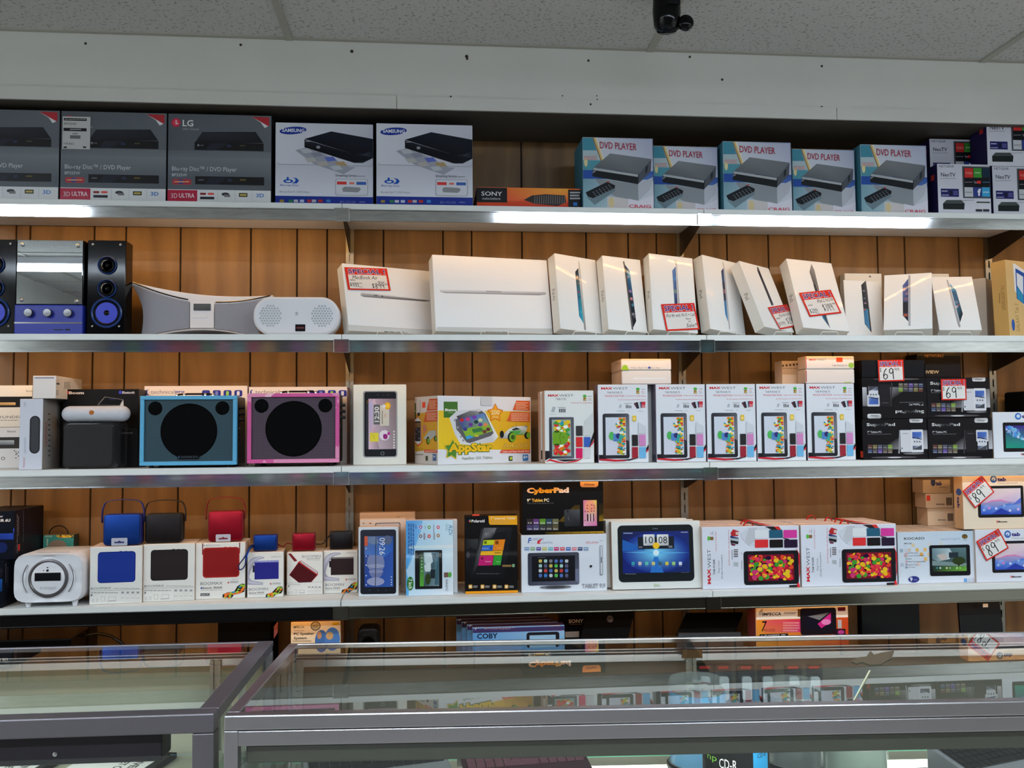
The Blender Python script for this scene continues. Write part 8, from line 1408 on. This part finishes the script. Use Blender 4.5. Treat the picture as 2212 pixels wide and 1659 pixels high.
# keyboards and notebooks on the glass shelf
def notebook(pc, w_, d, rz, label, body, keys, lid=None, tilt=0.12, cat='notebook', name='notebook'):
    e = empty(name, (pc[0], pc[1], zs), rz, label, cat); sl = math.tan(tilt)
    b_ = MB(); vs = [(-w_/2, -d, 0.0006), (w_/2, -d, 0.0006), (w_/2, 0, 0.0006), (-w_/2, 0, 0.0006), (-w_/2, -d, 0.014), (w_/2, -d, 0.014), (w_/2, 0, 0.014+d*sl), (-w_/2, 0, 0.014+d*sl)]
    b_.add(vs, [(0, 3, 2, 1), (4, 5, 6, 7), (0, 1, 5, 4), (1, 2, 6, 5), (2, 3, 7, 6), (3, 0, 4, 7)]); b_.build('base', body, parent=e, bevel=0.003)
    k = MB(); cw = (w_-0.02)/13
    for r_ in range(5):
        for c_ in range(13):
            if r_ == 4 and 3 < c_ < 8 and c_ != 4: continue
            x0 = -w_/2+0.01+c_*cw+0.001; x1 = x0+cw*(4 if (r_ == 4 and c_ == 4) else 1)-0.002; y1 = -0.012-r_*0.0175; y0 = y1-0.0155; za, zb2 = 0.0145+(d+y0)*sl, 0.0145+(d+y1)*sl
            k.add([(x0, y0, za), (x1, y0, za), (x1, y1, zb2), (x0, y1, zb2), (x0, y0, za+0.003), (x1, y0, za+0.003), (x1, y1, zb2+0.003), (x0, y1, zb2+0.003)], [(4, 5, 6, 7), (0, 1, 5, 4), (1, 2, 6, 5), (2, 3, 7, 6), (3, 0, 4, 7)])
    k.build('keyboard', keys, parent=e)['kind'] = 'stuff'
    if lid:
        MB().box(-w_/2, 0.0, 0, w_/2, 0.008, lid[1]).build('lid', lid[0], parent=e, bevel=0.003, loc=(0, 0.002, 0.014+d*sl)).rotation_euler = (-lid[2], 0, 0)
    return e
M['keyblack'] = mat('black_keys', (20, 22, 24), 0.35); M['plum'] = mat('plum_plastic', (44, 18, 28), 0.3); M['darkgrey'] = mat('dark_grey_plastic', (40, 42, 44), 0.4)
q = onz(800, 1640, 0.80); notebook((q.x, q.y+0.03), 0.30, 0.17, 0.22, 'black notebook keyboard turned slightly, left on the glass shelf of the long case', mat('mid_grey_plastic', (104, 106, 108), 0.4), 'keyblack', tilt=0.22)
q = onz(1120, 1625, 0.80); notebook((q.x, q.y+0.02), 0.27, 0.17, 0.10, 'plum coloured notebook lying open in the long case', 'plum', mat('plum_keys', (84, 50, 60), 0.4), ('plum', 0.05, 1.3), tilt=0.2)
q = onz(2110, 1625, 0.80); notebook((q.x, q.y+0.02), 0.26, 0.17, 0.30, 'silver framed black keyboard at the right of the long case', 'silver', 'keyblack', tilt=0.24)
# disc spindles
M['clear'] = mat('clear_plastic', (215, 225, 225), 0.08, alpha=0.16, spec=0.8); M['cdlabel'] = mat('blue_disc_wrap', (60, 150, 200), 0.4); M['disc'] = mat('disc_silver', (170, 176, 160), 0.12, 0.9); M['discdark'] = mat('disc_stack', (60, 64, 60), 0.3, 0.5)
def spindle(px, py, z, dist_Y, label, wrap, name='disc_spindle', h=0.15):
    X = at(px, py, dist_Y).x; e = empty(name, (X, dist_Y, zs), 0, label, 'disc spindle', 'disc spindles in the long case')
    MB().lathe((0, 0, 0), [(0.068, 0.0006), (0.068, 0.008), (0.064, 0.012), (0.0001, 0.012)], n=36).build('base', 'black', parent=e, smooth=True)
    MB().lathe((0, 0, 0), [(0.060, 0.0125), (0.060, h-0.025), (0.0075, h-0.025)], n=36).build('disc_stack', wrap, parent=e, smooth=True)
    MB().lathe((0, 0, 0), [(0.059, h-0.0245), (0.059, h-0.022), (0.020, h-0.022), (0.018, h-0.0245)], n=36).build('top_disc', 'disc', parent=e, smooth=True)
    MB().lathe((0, 0, 0), [(0.0075, h-0.0245), (0.0075, h-0.012), (0.0001, h-0.010)], n=16).build('hub', 'black', parent=e, smooth=True)
    MB().lathe((0, 0, 0), [(0.0645, 0.0125), (0.0635, h-0.012), (0.058, h), (0.012, h), (0.010, h-0.008), (0.0001, h-0.008)], n=40).build('cover', 'clear', parent=e, smooth=True)
    return e
spindle(1506, 1500, 0, -1.345, 'disc spindle with pale blue wrap at the back of the long case', 'cdlabel', h=0.188)
spindle(1714, 1500, 0, -1.36, 'disc spindle topped by a bright clear disc behind the front spindles', 'discdark', h=0.178)
sp = spindle(1588, 1640, 0, -1.52, 'front disc spindle with black and blue paper label marked CD-R', 'discdark', h=0.128)
spindle(1846, 1620, 0, -1.53, 'front disc spindle with an empty looking clear domed cover', mat('green_tinted_discs', (70, 96, 76), 0.25, 0.5), h=0.128)
# the CD-R label: a curved paper band round the front of its spindle
def band(e, r, z0, z1, a0, a1, c, name, n=16):
    m = MB(); vs = []
    for i in range(n+1):
        a = a0+(a1-a0)*i/n; vs += [(r*math.sin(a), -r*math.cos(a), z0), (r*math.sin(a), -r*math.cos(a), z1)]
    m.add(vs, [(2*i, 2*i+2, 2*i+3, 2*i+1) for i in range(n)], c); return m.build(name, 'print', parent=e)
band(sp, 0.0656, 0.015, 0.112, -1.6, 0.21, (14, 16, 18), 'paper_label'); band(sp, 0.0656, 0.015, 0.112, 0.21, 0.89, (40, 130, 180), 'paper_label')['label'] = 'blue paper label'; band(sp, 0.0656, 0.015, 0.112, 0.89, 1.8, (14, 16, 18), 'paper_label')
def wraptext(e, t, a0, a1, z0, z1, c, r=0.0660, bold=0.0):
    vs, fs = glyphs(t, bold); xs = [v[0] for v in vs]; ys = [v[1] for v in vs]; V = []
    for x, y in vs:
        a = a0+(x-min(xs))/(max(xs)-min(xs))*(a1-a0); V.append((r*math.sin(a), -r*math.cos(a), z0+(y-min(ys))/(max(ys)-min(ys))*(z1-z0)))
    MB().add(V, fs, c).build('label_print', 'print', parent=e)
wraptext(sp, 'CD-R', -0.80, -0.28, 0.078, 0.096, (226, 228, 230)); wraptext(sp, 'hp', -1.25, -0.88, 0.084, 0.100, (110, 170, 60)); wraptext(sp, 'CD-R', 0.36, 0.74, 0.098, 0.106, (20, 30, 40)); 
m = MB(); vs = [(0.0662*math.sin(0.55), -0.0662*math.cos(0.55), 0.060)]
for i in range(20): a = 2*PI*i/20; t = 0.55+0.20*math.cos(a); vs.append((0.0664*math.sin(t), -0.0664*math.cos(t), 0.060+0.0155*math.sin(a)))
m.add(vs, [(0, i+1, (i+1) % 20+1) for i in range(20)], (236, 190, 40)).build('label_spot', 'print', parent=sp); wraptext(sp, '50', 0.43, 0.67, 0.054, 0.066, (30, 30, 20), r=0.0667)
# white tablet-case packs in the left case
def pack(cx_, cy_, rz, w_, d, label, lines):
    o = empty('tablet_case_pack', (cx_, cy_, 0.835), rz, label, 'pack', 'tablet case packs in the left case')
    MB().box(-w_/2, -d/2, 0, w_/2, d/2, 0.012).build('sleeve', 'black', parent=o, bevel=0.002)
    MB().box(-w_/2, -d/2+0.02, 0.0125, w_/2*0.8, d/2*0.9, 0.0135).build('white_card', 'shelf', parent=o)
    for i, t in enumerate(lines):
        vs, fs = glyphs(t, 0.02); xs = [v[0] for v in vs]; ys = [v[1] for v in vs]; L_ = d*0.62; hh = 0.017; x0 = w_*0.30-i*0.028
        V = [(x0-hh+(y-min(ys))/(max(ys)-min(ys))*hh, d*0.36-(x-min(xs))/(max(xs)-min(xs))*L_*(1 if i == 0 else 0.85), 0.0138) for x, y in vs]
        MB().add(V, fs, (60, 58, 58)).build('card_lettering', 'print', parent=o)
part1('pack_stand', 'cream', (0.9, 0.13, 0.80, 1.74, 0.36, 0.834))
p = onz(30, 1652, 0.85); pack(p.x-0.02, -1.42, -0.25, 0.15, 0.2, 'white fronted tablet case pack cut off at the bottom left corner', ['UNIVERSAL', 'TABLET CASE'])
p = onz(255, 1650, 0.85); pack(p.x-0.01, -1.42, -0.25, 0.17, 0.2, 'white fronted tablet case pack under the dark lamp housing', ['UNIVERSAL', 'TABLET CASE'])
# little price flag hanging on a thread at the black shelf's end, loose wire at the carton
q = at(735, 1306, -0.332); o = MB().tube([at(741, 1283, -0.30), at(737, 1295, -0.335), at(735, 1308, -0.343)], 0.0007, n=5).build('loose_wire', 'black'); tag(o, 'short thin loose wire hanging over the shelf edge at the joint', 'wire')

for i, x in enumerate((1522, 1562, 1611, 1656, 1713, 1758)):
    q = at(x, 1437, -1.235); o = empty('hanging_pack', (q.x, -1.235, q.z-0.085), A2, 'small red headed pack hanging in the long case, %s of six from the brown bracket' % ['first', 'second', 'third', 'fourth', 'fifth', 'last'][i], 'pack', 'small red headed packs hanging in the long case')
    MB().box(-0.02, 0, 0, 0.02, 0.006, 0.085).build('card', 'darkgrey', parent=o); MB().box(-0.012, -0.0008, 0.077, 0.012, -0.0001, 0.083).build('header', 'redtab', parent=o); MB().prism(rrect(-0.011, 0.008, 0.011, 0.06, 0.005), -0.008, -0.0001).build('blister', 'dotgrey', parent=o)
